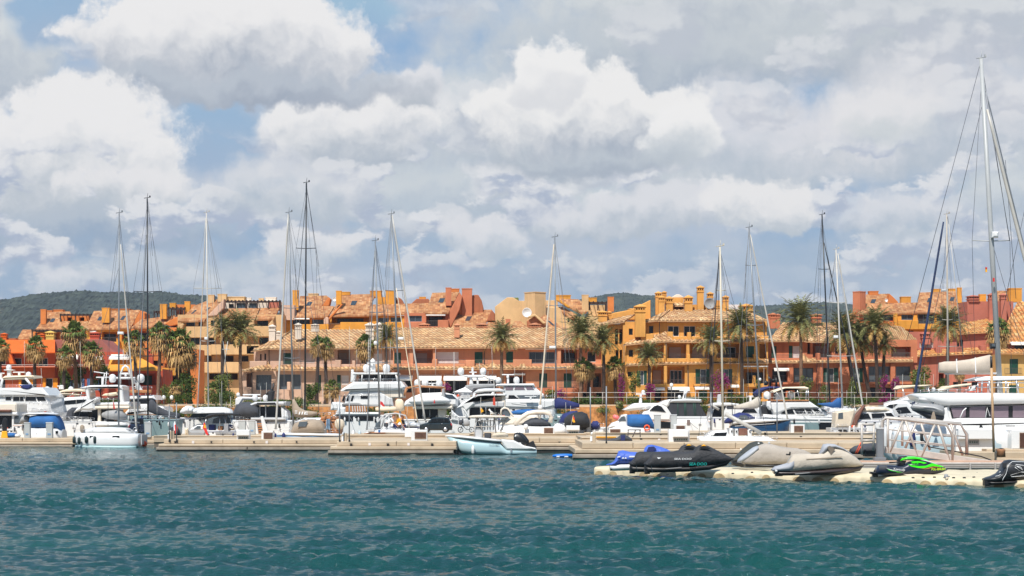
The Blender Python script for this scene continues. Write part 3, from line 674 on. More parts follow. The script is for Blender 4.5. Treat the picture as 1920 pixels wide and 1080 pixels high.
    def pergola(s, x0, y0, x1, y1, off=0.0, d=2.5, n=3):
        k = PM(s.Y); mb = MB(); a, b = P(x0, y0, s.Y + off), P(x1, y1, s.Y + off); a.y -= off
        for dy in (0, d):
            mb.box((a.x, a.y + off + dy, a.z - .22), (b.x, a.y + off + dy + .15, a.z))
            for i in range(n): x = a.x + (b.x - a.x - .18) * i / (n - 1); mb.box((x, a.y + off + dy + .02, b.z), (x + .18, a.y + off + dy + .14, a.z - .22))
        m = max(4, int((b.x - a.x) / .5))
        for i in range(m): x = a.x + (b.x - a.x - .1) * i / (m - 1); mb.box((x, a.y + off - .2, a.z + .003), (x + .1, a.y + off + d + .3, a.z + .12))
        return s._b(mb, 'pergola', WOODD, None)
    def pipe(s, x, y0, y1, off=-.12): return s.tubes('downpipe', IRON, [[(x, y0), (x, y1)]], .05, off)
    def dish(s, x, y, r, off=0.0, m=None):
        c = P(x, y, s.Y + off); k = r * PM(s.Y + off); rg = []
        for q, d in ((.02, .22), (.5, .16), (.85, .06), (1, 0), (1.0, .06), (.5, .22)):
            rg.append([(c.x + k * q * math.cos(2 * math.pi * i / 18), c.y + d * k * 2, c.z + k * q * math.sin(2 * math.pi * i / 18)) for i in range(18)])
        return s._b(MB().rings(rg).tube([c + Vector((0, .1, 0)), c + Vector((k * .3, .3, -k * 1.3))], .05), 'satellite_dish', m or WHITE, None)
# ------------------------------------------------------------------ the houses, from the left of the waterfront to the right
W_OR = stucco('orange', 214, 100, 44); W_TER = stucco('terracotta', 188, 94, 58); W_MAU = stucco('mauve', 160, 98, 88); W_REDP = stucco('rose_red', 178, 84, 64)
W_OCH = stucco('ochre', 210, 146, 60); W_YEL = stucco('yellow_ochre', 212, 146, 64); W_ORB = stucco('deep_orange', 204, 122, 66); W_CRM = stucco('cream', 208, 172, 126)
W_BEI = stucco('beige', 204, 166, 120); W_PNK = stucco('pale_pink', 200, 166, 144); W_SAL = stucco('salmon', 200, 138, 104); W_GOLD = stucco('gold', 212, 154, 82)
W_RSAL = stucco('red_salmon', 190, 118, 86); W_DPNK = stucco('dusty_pink', 178, 108, 90); W_PYEL = stucco('pale_yellow', 204, 166, 104); W_WHT = stucco('white', 214, 200, 184)
W_DRED = stucco('dark_red', 140, 40, 42); W_BRN = stucco('brown_orange', 168, 104, 74)
BLD = 'houses of the marina front'
def house(label, x, Y, name='house', y=757): return Bld(name, label, 'house', x, y, Y, BLD)

# --- back row, far left: terracotta terraces
b = house('orange terraced house with a dark roof pergola, furthest left of the tiled back row', 115, 290)
b.facade(W_ORB, 62, 618, 162, 770, 8, [('l', 66, 624, 112, 640, 'n'), ('l', 116, 624, 158, 640, 'n')])
b.slope(TILEO, [(66, 618), (76, 606), (86, 585), (131, 584), (134, 590), (113, 590), (113, 602), (166, 602), (163, 611), (159, 618)], off=-.7, yb=618)
b.facade(W_ORB, 114, 591, 166, 604, 3, [('v', 126, 595, 134, 602), ('v', 150, 595, 158, 602)], off=3.2)
b.block(W_ORB, 76, 580, 86, 608, off=.6); b.block(W_ORB, 86, 582, 98, 590, off=4); b.block(W_ORB, 100, 580.5, 118, 588, off=4.2)
b.pergola(112, 589.5, 171, 602, off=1.2); b.skylight([(93, 603.5), (100, 603.5), (104, 597), (97, 597)], off=-.7, yb=618)
b.slope(TILEO, [(32, 636), (42, 618), (68, 618), (62, 636)], off=1.0, yb=636); b.pergola(59, 619, 116, 636, off=-2.5)
b.facade(W_ORB, 30, 634, 64, 770, 6, [], off=1.5)

b = house('orange terraced house with yellow chimney and small balcony, behind the two tall fan palms', 205, 288)
b.facade(W_YEL, 162, 617, 246, 770, 9, [('l', 191, 622, 222, 641), ('d', 196, 658, 220, 668), ('l', 228, 622, 244, 640, 'n')])
b.slope(TILEO, [(160, 617), (176, 583), (263, 581), (245, 614)], off=-.7, yb=617)
b.slab('gable_wall', W_ORB, [(245, 616), (263, 582), (271, 587), (272, 597), (256, 618), (246, 620)], 4, 1)
b.block(W_YEL, 191, 577, 205, 605, off=.3); b.block(W_ORB, 206, 579, 242, 586, off=5.5)
b.skylight([(182, 600.5), (189, 600.5), (193, 593.5), (186, 593.5)], off=-.7, yb=617); b.skylight([(225, 599.5), (231, 599.5), (236, 592.5), (230, 592.5)], off=-.7, yb=617)
b.slab('balcony', W_YEL, [(190, 651), (223, 651), (223, 640), (218, 634), (218, 641), (190, 641)], 1.4, -1.4); b.rect('awning_box', AWN, 168, 620, 180, 623, .5, -.5)

b = house('orange house with a lone yellow chimney and a black timber roof shelter', 300, 287)
b.facade(W_ORB, 246, 614, 338, 770, 9, [('l', 252, 620, 280, 640, 'n'), ('l', 286, 616, 320, 640, 'n'), ('k', 258, 652, 276, 664)])
b.slope(TILEO, [(246, 614), (264, 599), (329, 591), (327, 600), (311, 607), (281, 613)], off=-.7, yb=614)
b.slab('gable_wall', W_ORB, [(309, 607), (328, 595), (345, 590), (346, 606), (318, 612)], 4, .2)
b.block(W_YEL, 300, 570, 312, 598, off=.5); b.block(W_OCH, 318, 568, 329, 577, off=4); b.block(W_YEL, 346, 565, 356, 590, off=1); b.facade(W_ORB, 330, 571, 366, 590, 3, [('v', 333, 577, 344, 590)], off=5)
b.pergola(288, 584, 302, 600, off=2.5, n=2); b.pergola(315, 577, 347, 592, off=.5, n=4)

# --- the beige block
b = house('beige apartment block with wide balcony bands and a flat penthouse, behind two date palms', 430, 274)
ops = []
for y0, y1, xs in ((601, 611.5, ((349, 366), (372, 380), (395, 411), (446, 466), (482, 503))), (633, 645, ((357, 374), (392, 402), (424, 440), (486, 503))), (667, 678, ((387, 397), (415, 438), (447, 466), (352, 366))), (700, 712, ((352, 380), (392, 446)))):
    ops += [('k', a, y0, c, y1) for a, c in xs]
b.facade(W_BEI, 333, 590, 531, 770, 10, ops)
for x0, y0, x1, y1 in ((349, 612.5, 402, 633), (402, 611.5, 505, 631), (352, 647, 396, 666.5), (396, 646, 486, 665), (350, 679, 450, 699), (462, 648, 500, 664)):
    b.rect('balcony', W_BEI, x0, y0, x1, y1, 1.5, -1.5, .05)
for pts in ([(402, 612), (402, 606), (407, 599), (411, 600), (411, 612)], [(466, 612), (466, 603), (470, 598), (476, 600), (476, 612)], [(503, 612), (503, 608), (511, 599), (514, 612)], [(335, 616), (335, 612), (341, 606), (344, 608), (342, 616)]):
    b.slab('fin_wall', W_BEI, pts, 1.9, -1.6)
b.slope(TILEO, [(334, 602), (365, 573), (388, 564), (420, 559.5), (402, 580), (383, 601)], off=-.8, yb=602)
b.slab('gable_wall', W_PNK, [(388, 593), (420, 560.5), (419, 578), (406, 592)], 2, -.2)
b.skylight([(358, 588), (361, 588), (369, 581), (366, 581)], off=-.8, yb=602); b.skylight([(385, 582), (388, 582), (395, 576), (392, 576)], off=-.8, yb=602)
b.slope(TILEO, [(403, 599), (417, 578.5), (487, 577.5), (478, 599)], off=-1.2, yb=599); b.slope(TILEO, [(480, 599), (489, 577.5), (524, 577), (514, 597)], off=-1.0, yb=599)
b.facade(W_WHT, 417, 565, 525, 580, 4, [('k', 429, 570, 438, 578), ('b', 444, 568, 464, 578), ('b', 467, 568, 482, 578)], off=2.6)
b.facade(W_DPNK, 502, 565, 524, 579, 4, [], off=2.4); b.pergola(419, 564, 525, 578, off=1.6, d=1.0, n=6)
b.block(W_CRM, 390, 552.5, 401, 568, off=4); b.block(W_CRM, 408, 551, 424, 566, off=4); b.block(W_CRM, 424, 556, 458, 564, off=5); b.block(W_WHT, 463, 558, 471, 565, off=5); b.block(W_CRM, 485, 559, 494, 565, off=5); b.block(W_WHT, 498, 557, 517, 565, off=5)
b.facade(W_PNK, 524, 572, 552, 600, 4, [], off=3)

# --- yellow terraces above the pink house
b = house('yellow ochre terraced house with two chimneys and long roof windows, above the pale pink house', 650, 278)
b.facade(W_OCH, 528, 592, 762, 770, 9, [('k', 549, 596, 581, 608), ('b', 585, 599, 607, 608), ('l', 622, 595, 692, 606, 'n'), ('b', 709, 596, 729, 606), ('b', 732, 595, 754, 604)])
b.slope(TILEO, [(547, 594), (557, 574), (627, 574), (615, 593)], off=-.8, yb=594); b.slope(TILEO, [(561, 575), (562, 555), (612, 554), (616, 557), (602, 575)], off=2.0, yb=575)
b.slab('gable_wall', W_ORB, [(603, 575), (616, 557), (620, 561), (617, 574)], 2, 2.2)
b.block(W_OCH, 548.5, 544, 559.5, 581, off=0); b.block(W_CRM, 578, 550, 596, 556, off=7); b.skylight([(574, 573), (582, 572.5), (586, 566), (577, 566)], off=2.0, yb=575)
b.slope(TILEO, [(618, 592), (641, 552.5), (704, 551), (696, 571), (806, 568), (797, 587.5)], off=-.8, yb=592)
b.slab('verge', W_ORB, [(613, 599), (640, 570), (643, 570), (618, 600)], .5, -.9)
b.block(W_OCH, 630, 545, 640, 571, off=.6); b.block(W_OCH, 640, 547, 656, 553, off=4.5); b.block(W_OCH, 694, 545, 715, 558, off=4.5); b.facade(W_OCH, 708, 557, 742, 572, 3, [], off=2.6); b.block(W_OCH, 723, 544, 741, 572, off=2.2)
b.skylight([(657, 572), (666, 572), (670, 564), (660, 564)], off=-.8, yb=592); b.slab('gable_wall', W_BRN, [(742, 571), (746, 557), (752, 560), (758, 571)], 3, 3); b.slab('gable_wall', W_BRN, [(770, 570), (781, 560), (803, 560), (808, 570)], 3, 3); b.block(W_OCH, 786, 556.5, 798, 565, off=4)
b.dish(627, 561, 4, off=3); b.rect('balcony', W_OCH, 638, 604, 690, 640, 1.5, -1.5); b.rect('balcony', W_OCH, 560, 608, 616, 640, 1.3, -1.3); b.rect('balcony', W_OCH, 722, 604, 758, 640, 1.4, -1.4)
b.railing(616, 606, 638, 615, -1.2); b.rect('awning', AWN, 549, 596.5, 580, 599, 1.0, -1.0); b.slab('fin_wall', W_PNK, [(607, 608), (607, 598), (612, 594), (616, 596), (616, 608)], 1.4, -1.2)

# --- orange-red gabled house with the tall tower
b = house('burnt orange house with a tall blank stair tower and steep tiled gable', 850, 270)
b.facade(W_RSAL, 758, 587, 842, 770, 9, [('b', 766, 592, 791, 603), ('l', 799, 589, 835, 612, 'n')])
b.slope(TILEO, [(797, 587), (810.5, 549), (861, 547.5), (841, 586)], off=-.8, yb=587)
b.slab('gable_wall', W_RSAL, [(841, 587), (862, 548), (867, 556), (862, 580), (845, 615), (838, 615)], 5, -.2)
b.block(W_RSAL, 835.5, 539, 846, 573, off=.4); b.block(W_ORB, 846, 541, 861, 549, off=5); b.block(W_RSAL, 866, 540.5, 885, 600, off=1.2); b.rect('gable_wall', W_ORB, 861, 557, 868, 600, 2, 1.4)
b.slab('rounded_wall', W_BRN, [(884, 600), (884, 554), (892, 552.5), (897, 553), (903, 563), (906, 575), (906, 600)], 4, 2)
b.skylight([(821.5, 567), (831, 567), (834.5, 559), (825, 559)], off=-.8, yb=587); b.railing(800, 601, 823, 612, -.9); b.rect('balcony', W_RSAL, 758, 604, 798, 640, 1.2, -1.2); b.rect('balcony', W_RSAL, 821, 600, 841, 620, 1.2, -1.2)
b.rect('awning', AWN, 799, 590, 835, 592, .8, -.9)
b.slope(TILEO, [(846, 616), (861, 581), (922, 580.5), (913, 600), (910, 616)], off=-2.2, yb=616); b.skylight([(872, 601), (880, 601), (885, 593), (876, 593)], off=-2.2, yb=616)
b.slab('gable_wall', W_BRN, [(912, 602), (922, 581), (928, 588), (928, 602)], 3, -1.5)
b.slope(TILEO, [(911, 616), (915, 601), (941, 602), (953, 616)], off=-3, yb=616); b.slope(TILEO, [(955, 617), (965, 602), (976, 602), (994, 617)], off=-3, yb=617); b.block(W_RSAL, 948, 598, 957, 616, off=-3.2)

# --- cream house with satellite dish
b = house('cream house with a huge blank wall, square tower and big white satellite dish', 985, 276)
b.slab('wall', W_CRM, [(928, 640), (928, 575), (951, 557.5), (962, 557.5), (973, 564), (1022, 564), (1022, 640)], 8, 0, .05)
b.block(W_CRM, 986, 547, 1021, 612, off=-2.6, rot=R(38)); b.rect('wall', W_CRM, 1021, 563, 1046, 640, 6, 1.5); b.slab('roof_plant', SHRUB, [(963, 562), (964, 558), (972, 558), (973, 564)], 1, 1)
b.dish(988, 586, 9, off=-4.5)
b.slab('gable_wall', W_CRM, [(1022, 640), (1022, 577), (1046, 575), (1068, 595), (1092, 596), (1135, 600), (1135, 640)], 5, -.6)
b.facade(W_CRM, 1060, 594, 1136, 770, 5, [('k', 1064, 597, 1068, 604), ('v', 1071, 595, 1082, 604)], off=-1.4)
b.slope(TILEO, [(1048, 560), (1084, 561), (1092, 566), (1091, 578), (1070, 577)], off=-.5, yb=578, k=.1); b.slab('verge', W_OCH, [(1043, 563), (1048, 560), (1069, 575), (1066, 578)], .6, -1.2)
b.slope(TILEO, [(1045, 576), (1052, 574), (1082, 590), (1080, 594), (1068, 595)], off=-1.6, yb=595, k=.08); b.slope(TILEO, [(1073, 578), (1086, 577), (1100, 584), (1093, 588)], off=-1.6, yb=588, k=.08)
b.block(W_BEI, 1091, 552.5, 1103.5, 584, off=-1); b.block(W_OCH, 1042, 553, 1070, 563, off=5); b.block(W_OCH, 1104, 558, 1119, 568, off=4); b.pergola(1104, 566, 1138, 582, off=.5, n=3); b.block(W_ORB, 1139.5, 556.5, 1151, 584, off=-.5)
b.facade(W_CRM, 1104, 572, 1134, 600, 3, [], off=2)
b.slope(TILEO, [(1004, 587), (1022, 589), (1066, 622), (1038, 622)], off=-5, yb=622, k=.1); b.slab('verge', W_CRM, [(990, 593), (1003, 588), (1024, 606), (1018, 607), (1003, 593), (993, 596)], .6, -5.6)
b.slab('gable_wall', W_BRN, [(988, 616), (988, 602), (1003, 592), (1018, 606), (1030, 620)], 3, -5); b.skylight([(1026, 601), (1030, 601), (1040, 610), (1036, 610)], off=-5, yb=622, k=.1)

# --- front row, left: the orange house with white balcony rail
b = house('bright orange house with yellow shutters and a long white balcony rail', 60, 240)
b.facade(W_TER, -60, 660, 103, 775, 9, [('w', 25, 671, 41, 685), ('w', 70, 671, 90, 687), ('w', 1, 671, 11, 684), ('w', 86, 709, 99, 734), ('w', 40, 709, 54, 730), ('d', -6, 708, 10, 745)])
b.tiles(W_OR, (-66, 661), (103, 660), (103, 637), (-66, 637), off=-1.2, run=2.2, amp=0, name='roof')
for x0, x1 in ((80, 85.5), (99.5, 108), (35, 39.5), (54.5, 62)): b.rect('shutter', mat('yellow_shutter', S(226, 138, 10), .6), x0, 709, x1, 733, .05, -.12, 0)
b.slab('fin_wall', W_OR, [(18, 683), (12, 661), (20, 661), (27, 683)], 1.1, -1.15); b.railing(-20, 683.5, 103, 687, -1.3, m=FRAMEW, step=18); b.rect('balcony', W_TER, -60, 687, 103, 689.5, 1.4, -1.4)
b.chimney(stucco('pale_ochre', 214, 178, 96), 86.5, 103.5, 620, 642, off=2); b.chimney(W_OR, 72, 85, 625, 640, off=3); b.chimney(W_OR, 2, 14, 624, 640, off=3); b.block(W_BRN, 14, 634, 30, 640, off=3)

b = house('mauve and rose house with a sloping right flank, half hidden by fan palms and ivy', 160, 242)
b.slab('wall', W_MAU, [(103, 700), (103, 637), (188, 636), (214, 661), (222, 700)], 8, -.8, .04)
b.facade(W_REDP, 103, 660, 230, 775, 6, [('d', 118, 672, 132, 684), ('d', 134, 672, 150, 684), ('w', 186, 674, 198, 684), ('h', 132, 712, 154, 732), ('h', 168, 712, 184, 732)], off=-.85)
for x0, x1 in ((128, 133), (152, 158), (163, 169), (184, 190)): b.rect('shutter', mat('blue_shutter', S(74, 104, 150), .6), x0, 710, x1, 732, .05, -1.0, 0)
b.awning(112, 665, 152, 671, 1.0, -.85); b.awning(184, 667, 196, 672, .8, -.85); b.railing(103, 683, 206, 686, -1.9, m=FRAMEW, step=16); b.rect('balcony', W_MAU, 103, 686, 206, 689, 1.1, -1.9); b.chimney(W_REDP, 169, 189, 622, 640, off=2)

b = house('red corner pavilion under an ochre hipped roof with a white awning above it', 258, 238)
b.facade(W_REDP, 204, 692, 305, 775, 7, [('l', 256, 700, 292, 722, 'sn'), ('v', 212, 702, 246, 722)])
b.tiles(W_OCH, (200, 694), (304, 693), (264, 671), (208, 671), off=-1.3, run=3.5, amp=0, name='roof'); b.rect('balcony', W_REDP, 255, 722, 293, 745, .4, -.4); b.railing(255, 722, 294, 726, -.3, m=FRAMEW, step=20)
b.facade(W_OCH, 208, 664, 262, 674, 5, [], off=3); b.awning(204, 664, 242, 671, 1.6, 1.5); b.chimney(W_REDP, 276, 288, 655, 694, off=3.5)
b.facade(W_ORB, 262, 655, 372, 775, 5, [('k', 288, 676, 296, 686), ('k', 300, 676, 306, 686), ('l', 308, 698, 352, 720, 'n')], off=14)
b.rect('balcony', W_ORB, 300, 668, 345, 681, 1.4, 12); b.rect('balcony', W_OCH, 304, 690, 330, 704, 1.4, 12)

# --- pale pink house
b = house('pale pink two storey house with green shutters and hipped tile roof beside the salmon house', 600, 240)
b.facade(W_PNK, 476, 652, 737, 700, 9, [('k', 487.5, 664, 490.5, 676), ('k', 495.5, 663, 499, 675), ('s', 531, 662, 547, 683), ('r', 572, 662, 590, 681), ('l', 633, 656, 657, 682, 'r'), ('l', 676, 658, 696, 682), ('R', 700, 663, 716, 681)])
b.facade(W_PNK, 449, 692, 737, 775, 10, [('v', 462, 700, 472, 726), ('h', 480, 703, 509, 731), ('h', 524, 702, 546, 730), ('h', 549, 702, 564, 730), ('s', 592, 703, 602, 729), ('s', 632, 703, 639, 731), ('R', 640, 704, 654, 722), ('d', 660, 702, 690, 726), ('d', 700, 702, 728, 726)], off=-1.3)
b.tiles(TILEB, (500, 653.5), (738, 652), (690, 618), (548, 618), off=-.95, run=7.5); b.tiles(TILEB, (470, 658.5), (501, 653.5), (549, 618), (548.5, 618), off=-.95, run=7.0, shear=-.2); b.tiles(TILEB, (622, 653), (668, 652.5), (648, 637), (644, 637), off=-1.4, run=3)
b.tiles(TILEB, (512, 693.5), (738, 692), (738, 684.5), (520, 685), off=-2.3, run=1.9, shear=.3); b.tiles(TILEB, (470, 694.5), (513, 693), (499, 676), (497, 676), off=-2.0, run=2.2); b.tiles(TILEB, (446, 697), (471, 694), (499, 676), (490, 684), off=-2.0, run=2.5, shear=-.2)
b.rect('balcony', W_PNK, 563, 683, 632, 690, 1.3, -1.3); b.rect('balcony', W_PNK, 628, 675, 639, 690, 1.4, -1.35); b.rect('balcony', W_PNK, 639, 683, 676, 690, 1.2, -1.2); b.rect('balcony', W_PNK, 660, 676, 666, 690, 1.4, -1.4); b.rect('balcony', W_PNK, 468, 677, 500, 690, 1.2, -1.0)
b.railing(563, 675, 628, 683, -1.2); b.railing(529, 674, 551, 683, -.5); b.railing(585, 718, 616, 730, -1.9); b.railing(630, 716, 660, 730, -1.9); b.rect('gate_post', W_PNK, 538, 716, 544.5, 732, .5, -2.2); b.pipe(504.5, 655, 688); b.pipe(472.5, 696, 745, -1.45)
for x0, x1, yt, yb in ((504, 517.5, 608, 650), (517.5, 527, 620, 648), (553, 566, 605, 636), (583, 599, 607, 622)): b.chimney(W_WHT, x0, x1, yt, yb, off=1.6 if x0 > 550 else 2.5)
b.chimney(W_WHT, 685, 703, 604, 640, off=2); b.chimney(W_WHT, 703, 719, 604, 640, off=2.4)

# --- salmon house
b = house('long salmon house with four white awnings below and a wide barrel tiled roof', 930, 239)
b.facade(W_SAL, 737, 650, 1132, 692, 9, [('s', 739, 661, 752, 682), ('l', 777, 657, 810, 681, 'r'), ('R', 815, 660, 860, 681), ('s', 890, 660, 905, 681), ('s', 949, 659, 962, 680), ('b', 992, 660, 1040, 681), ('l', 1052, 656, 1082, 681), ('w', 1101, 659, 1117, 679)])
b.facade(W_SAL, 735, 690, 1132, 775, 10, [('d', 736, 708, 772, 736), ('d', 789, 708, 827, 740), ('d', 835, 708, 875, 740), ('d', 886, 708, 930, 740), ('l', 948, 700, 986, 732, 'n'), ('s', 1011, 700, 1026, 729), ('s', 1057, 700, 1072, 729), ('l', 1098, 700, 1127, 726), ('a', 1090, 736, 1112, 760), ('a', 1118, 736, 1133, 760)], off=-1.3)
b.tiles(TILEB, (736, 652), (1131, 650.5), (1064, 614.5), (737, 614.5), off=-.95, run=7.5, shear=.55)
b.tiles(TILEB, (737, 692), (1131, 690.5), (1131, 684), (737, 684.5), off=-2.3, run=1.9, shear=.3)
for x in (922, 978): b.tiles(TILEB, (x - 7, 690), (x + 9, 690), (x + 3, 678), (x + 1, 678), off=-2.1, run=1.4, shear=0)
for x0, x1 in ((731, 775), (787, 829), (833, 876), (882, 931)): b.awning(x0, 703, x1, 711, 1.4, -1.35)
b.rect('awning_box', AWN, 985, 653.5, 1042, 655.5, .4, -.4); b.rect('awning_box', AWN, 1052, 653, 1085, 655, .4, -.4); b.rect('awning_box', AWN, 948, 653.5, 970, 655.2, .4, -.4); b.rect('awning_box', AWN, 962, 700, 985, 703.5, .5, -1.8)
b.rect('balcony', W_SAL, 737, 682, 872, 688.5, 1.2, -1.2); b.rect('balcony', W_SAL, 811, 673, 820, 688, 1.35, -1.3); b.rect('balcony', W_SAL, 873, 675, 890, 688, 1.3, -1.25); b.rect('balcony', W_SAL, 962, 674, 997, 688, 1.3, -1.25); b.rect('balcony', W_SAL, 997, 682, 1130, 688.5, 1.2, -1.2); b.rect('column', W_SAL, 1045, 652, 1052, 690, .8, -.7); b.rect('column', W_SAL, 766, 652, 775, 690, .8, -.6); b.rect('column', W_SAL, 812, 652, 817, 690, .8, -.6)
b.railing(740, 675, 766, 682, -1.1); b.railing(820, 674, 873, 682, -1.1); b.railing(890, 674, 914, 682, -1.1); b.railing(997, 674, 1045, 682, -1.1); b.railing(1003, 714, 1035, 727, -1.9); b.railing(1048, 714, 1081, 727, -1.9)
b.rect('balcony', W_RSAL, 1003, 727, 1085, 740, .9, -1.9); b.rect('column', W_SAL, 1100, 712, 1112, 745, .6, -1.9)
b.chimney(W_SAL, 851, 862.5, 606, 633, off=2.4)
for x0, x1, yt in ((785, 806, 606), (892, 915, 606), (991, 1014, 606)): b.chimney(W_SAL, x0, x1, yt, 618, off=7)
b.pipe(908, 653, 690); b.tubes('roof_vent', FRAMEW, [[(938, 616), (938, 606)]], .08, 7)

# --- big gold house with the forest of chimneys
b = house('big golden yellow three storey house with a cluster of turret chimneys on top', 1290, 236)
top = [('k', 1179, 616, 1186.5, 628), ('k', 1217, 611, 1225, 625), ('w', 1252, 611, 1273, 631), ('w', 1282, 611, 1304, 632), ('w', 1326, 612, 1344, 630), ('w', 1398, 616, 1414, 630)]
b.facade(W_GOLD, 1204, 598, 1438, 645, 8, top[1:], off=1.6); b.facade(W_GOLD, 1168, 603, 1206, 650, 8, top[:1], off=1.2)
b.facade(W_GOLD, 1168, 640, 1440, 684, 9, [('k', 1179, 656, 1187, 669), ('l', 1196, 646, 1244, 673, 'r'), ('l', 1251, 645, 1287, 672, 'r'), ('l', 1294, 645, 1335, 672, 'r'), ('l', 1343, 645, 1386, 671, 'w'), ('s', 1399, 649, 1414, 670), ('v', 1424, 645, 1437, 672)])
b.facade(W_GOLD, 1168, 678, 1440, 775, 9, [('p', 1194, 695, 1213, 722), ('k', 1177, 697, 1186, 706), ('l', 1222, 687, 1246, 721, 'r'), ('l', 1251, 687, 1284, 720, 'w'), ('p', 1304, 692, 1333, 720), ('p', 1351, 692, 1373, 718), ('l', 1393, 692, 1437, 720), ('d', 1227, 729, 1240, 752), ('d', 1251, 728, 1282, 752), ('s', 1310, 732, 1326, 750), ('a', 1411, 728, 1429, 748), ('a', 1364, 730, 1376, 748)], off=-.6)
b.tiles(TILEB, (1232, 601), (1438, 600.5), (1396, 581), (1256, 581), off=.7, run=5); b.tiles(TILEB, (1203, 604), (1233, 600.5), (1257, 581), (1255, 581), off=.7, run=4.5, shear=-.2); b.tiles(TILEB, (1306, 601), (1352, 601), (1332, 583), (1328, 583), off=.2, run=3.5)
b.tiles(TILEB, (1243, 641), (1441, 639.5), (1441, 629), (1250, 632), off=-.8, run=2.4, shear=.3); b.tiles(TILEB, (1168, 646.5), (1215, 642), (1248, 623), (1190, 634), off=-.8, run=2.6, shear=-.3); b.tiles(TILEB, (1214, 642), (1262, 639), (1252, 622), (1247, 622), off=-.9, run=2.4)
b.tiles(TILEB, (1172, 685), (1250, 681.5), (1250, 675), (1182, 677), off=-1.2, run=1.5, shear=.2); b.tiles(TILEB, (1250, 681.5), (1441, 680), (1441, 673), (1250, 675), off=-1.3, run=1.5, shear=.3)
b.facade(W_GOLD, 1128, 608, 1172, 775, 8, [('l', 1153, 617, 1159, 646, 'n'), ('l', 1161, 617, 1170, 645, 'n'), ('l', 1154, 656, 1160, 684, 'n'), ('l', 1162, 656, 1170, 684, 'n')], off=1.8)
b.tiles(TILEB, (1116, 609.5), (1171, 603), (1191, 589), (1140, 600), off=1.0, run=3.2, shear=.3); b.slab('parapet', W_GOLD, [(1146, 600), (1148, 587), (1183, 580.5), (1218, 563), (1220, 563), (1220, 600)], 2.0, 5)
b.chimney(W_GOLD, 1189, 1211, 570, 632, off=.4); b.rect('terrace_wall', W_GOLD, 1202, 626, 1226, 638, 1.5, .1); b.rect('terrace_wall', W_GOLD, 1252, 622, 1262, 640, 1.2, .2); b.rect('terrace_wall', W_GOLD, 1262, 631, 1440, 640, .6, .3); b.rect('terrace_wall', W_GOLD, 1289, 623, 1296, 640, .9, .1)
for x in (1245, 1287, 1336): b.rect('column', W_GOLD, x, 642, x + 6, 680, .7, -.65)
for x0, x1 in ((1288, 1294), (1336, 1343), (1386, 1390), (1413, 1417)): b.rect('balcony', W_GOLD, x0, 664, x1, 680, .9, -.95)
for x0, x1 in ((1196, 1246), (1250, 1288), (1294, 1337), (1342, 1390), (1394, 1416)): b.rect('balcony', W_GOLD, x0, 672, x1, 679, .9, -.9)
for x0, x1, y in ((1302, 1336, 707), (1349, 1382, 706)): b.railing(x0, y, x1, 720, -1.5); b.rect('balcony', W_GOLD, x0 - 1, 720, x1 + 1, 723.5, 1.0, -1.6, .02)
b.rect('balcony', W_GOLD, 1218, 720, 1286, 726, .9, -1.4); b.rect('column', W_GOLD, 1245, 686, 1251, 775, .6, -1.3); b.rect('balcony', W_GOLD, 1392, 719, 1440, 726, .6, -1.1); b.rect('column', W_GOLD, 1411, 704, 1417, 720, .5, -1.1); b.rect('column', W_GOLD, 1221, 726, 1227, 775, .6, -1.3); b.rect('column', W_GOLD, 1288, 726, 1304, 775, .5, -1.1)
for x0, x1, y in ((1212, 1244, 726.5), (1250, 1290, 725.5), (1300, 1336, 725), (1366, 1382, 721)): b.awning(x0, y, x1, y + 2.6, .9, -1.4)
for x0, x1, y in ((1251, 1306, 602), (1317, 1372, 602)): b.rect('awning_box', AWN, x0, y, x1, y + 1.6, .5, .9, 0)
b.rect('awning_box', AWN, 1394, 686, 1440, 688, .4, -1.2, 0); b.pipe(1236.5, 603, 626, 1.3); b.pipe(1249, 643, 676, -.75); b.pipe(1290, 684, 750, -.8); b.pipe(1170, 646, 745, -.8); b.pipe(1433, 603, 626, 1.4)
for x0, x1, yt, yb, of in ((1228, 1240.5, 546, 590, 7), (1240.5, 1250, 545.5, 570, 8.5), (1234, 1246.5, 554, 590, 5), (1247, 1262, 555, 588, 5.6), (1282, 1299, 553, 588, 5.4), (1306, 1320, 535, 582, 6.4), (1325, 1337.5, 547, 575, 8), (1354, 1366.5, 553.5, 588, 5.4), (1386, 1412, 569, 590, 5.6), (1177, 1190, 578, 592, 5.5), (1120, 1139, 582, 604, 3.4), (1138, 1147, 583, 604, 4.2)): b.chimney(W_GOLD, x0, x1, yt, yb, off=of)
b.facade(W_GOLD, 1262, 558, 1282, 592, 3, [('v', 1264, 574, 1281, 590)], off=6.6); b.tiles(TILEB, (1262, 573), (1282, 573), (1282, 565), (1262, 565), off=6, run=1); b.slab('lantern_roof', W_WHT, [(1258, 558), (1268, 552), (1274, 552), (1284, 558)], 2.5, 7.2)
b.facade(W_GOLD, 1299, 571, 1356, 592, 2.5, [('v', x, y, x + 1.6, y + 2) for y in (573.5, 577.5) for x in (1315.5, 1319, 1322.5, 1326, 1343.5, 1347.5)], off=6.8); b.dish(1331, 569, 10.5, off=6, m=GREYC)
b.rect('screen', BLINDW, 1366, 571, 1387, 585, .1, 7, 0); b.block(W_GOLD, 1343, 563, 1352, 574, off=8)

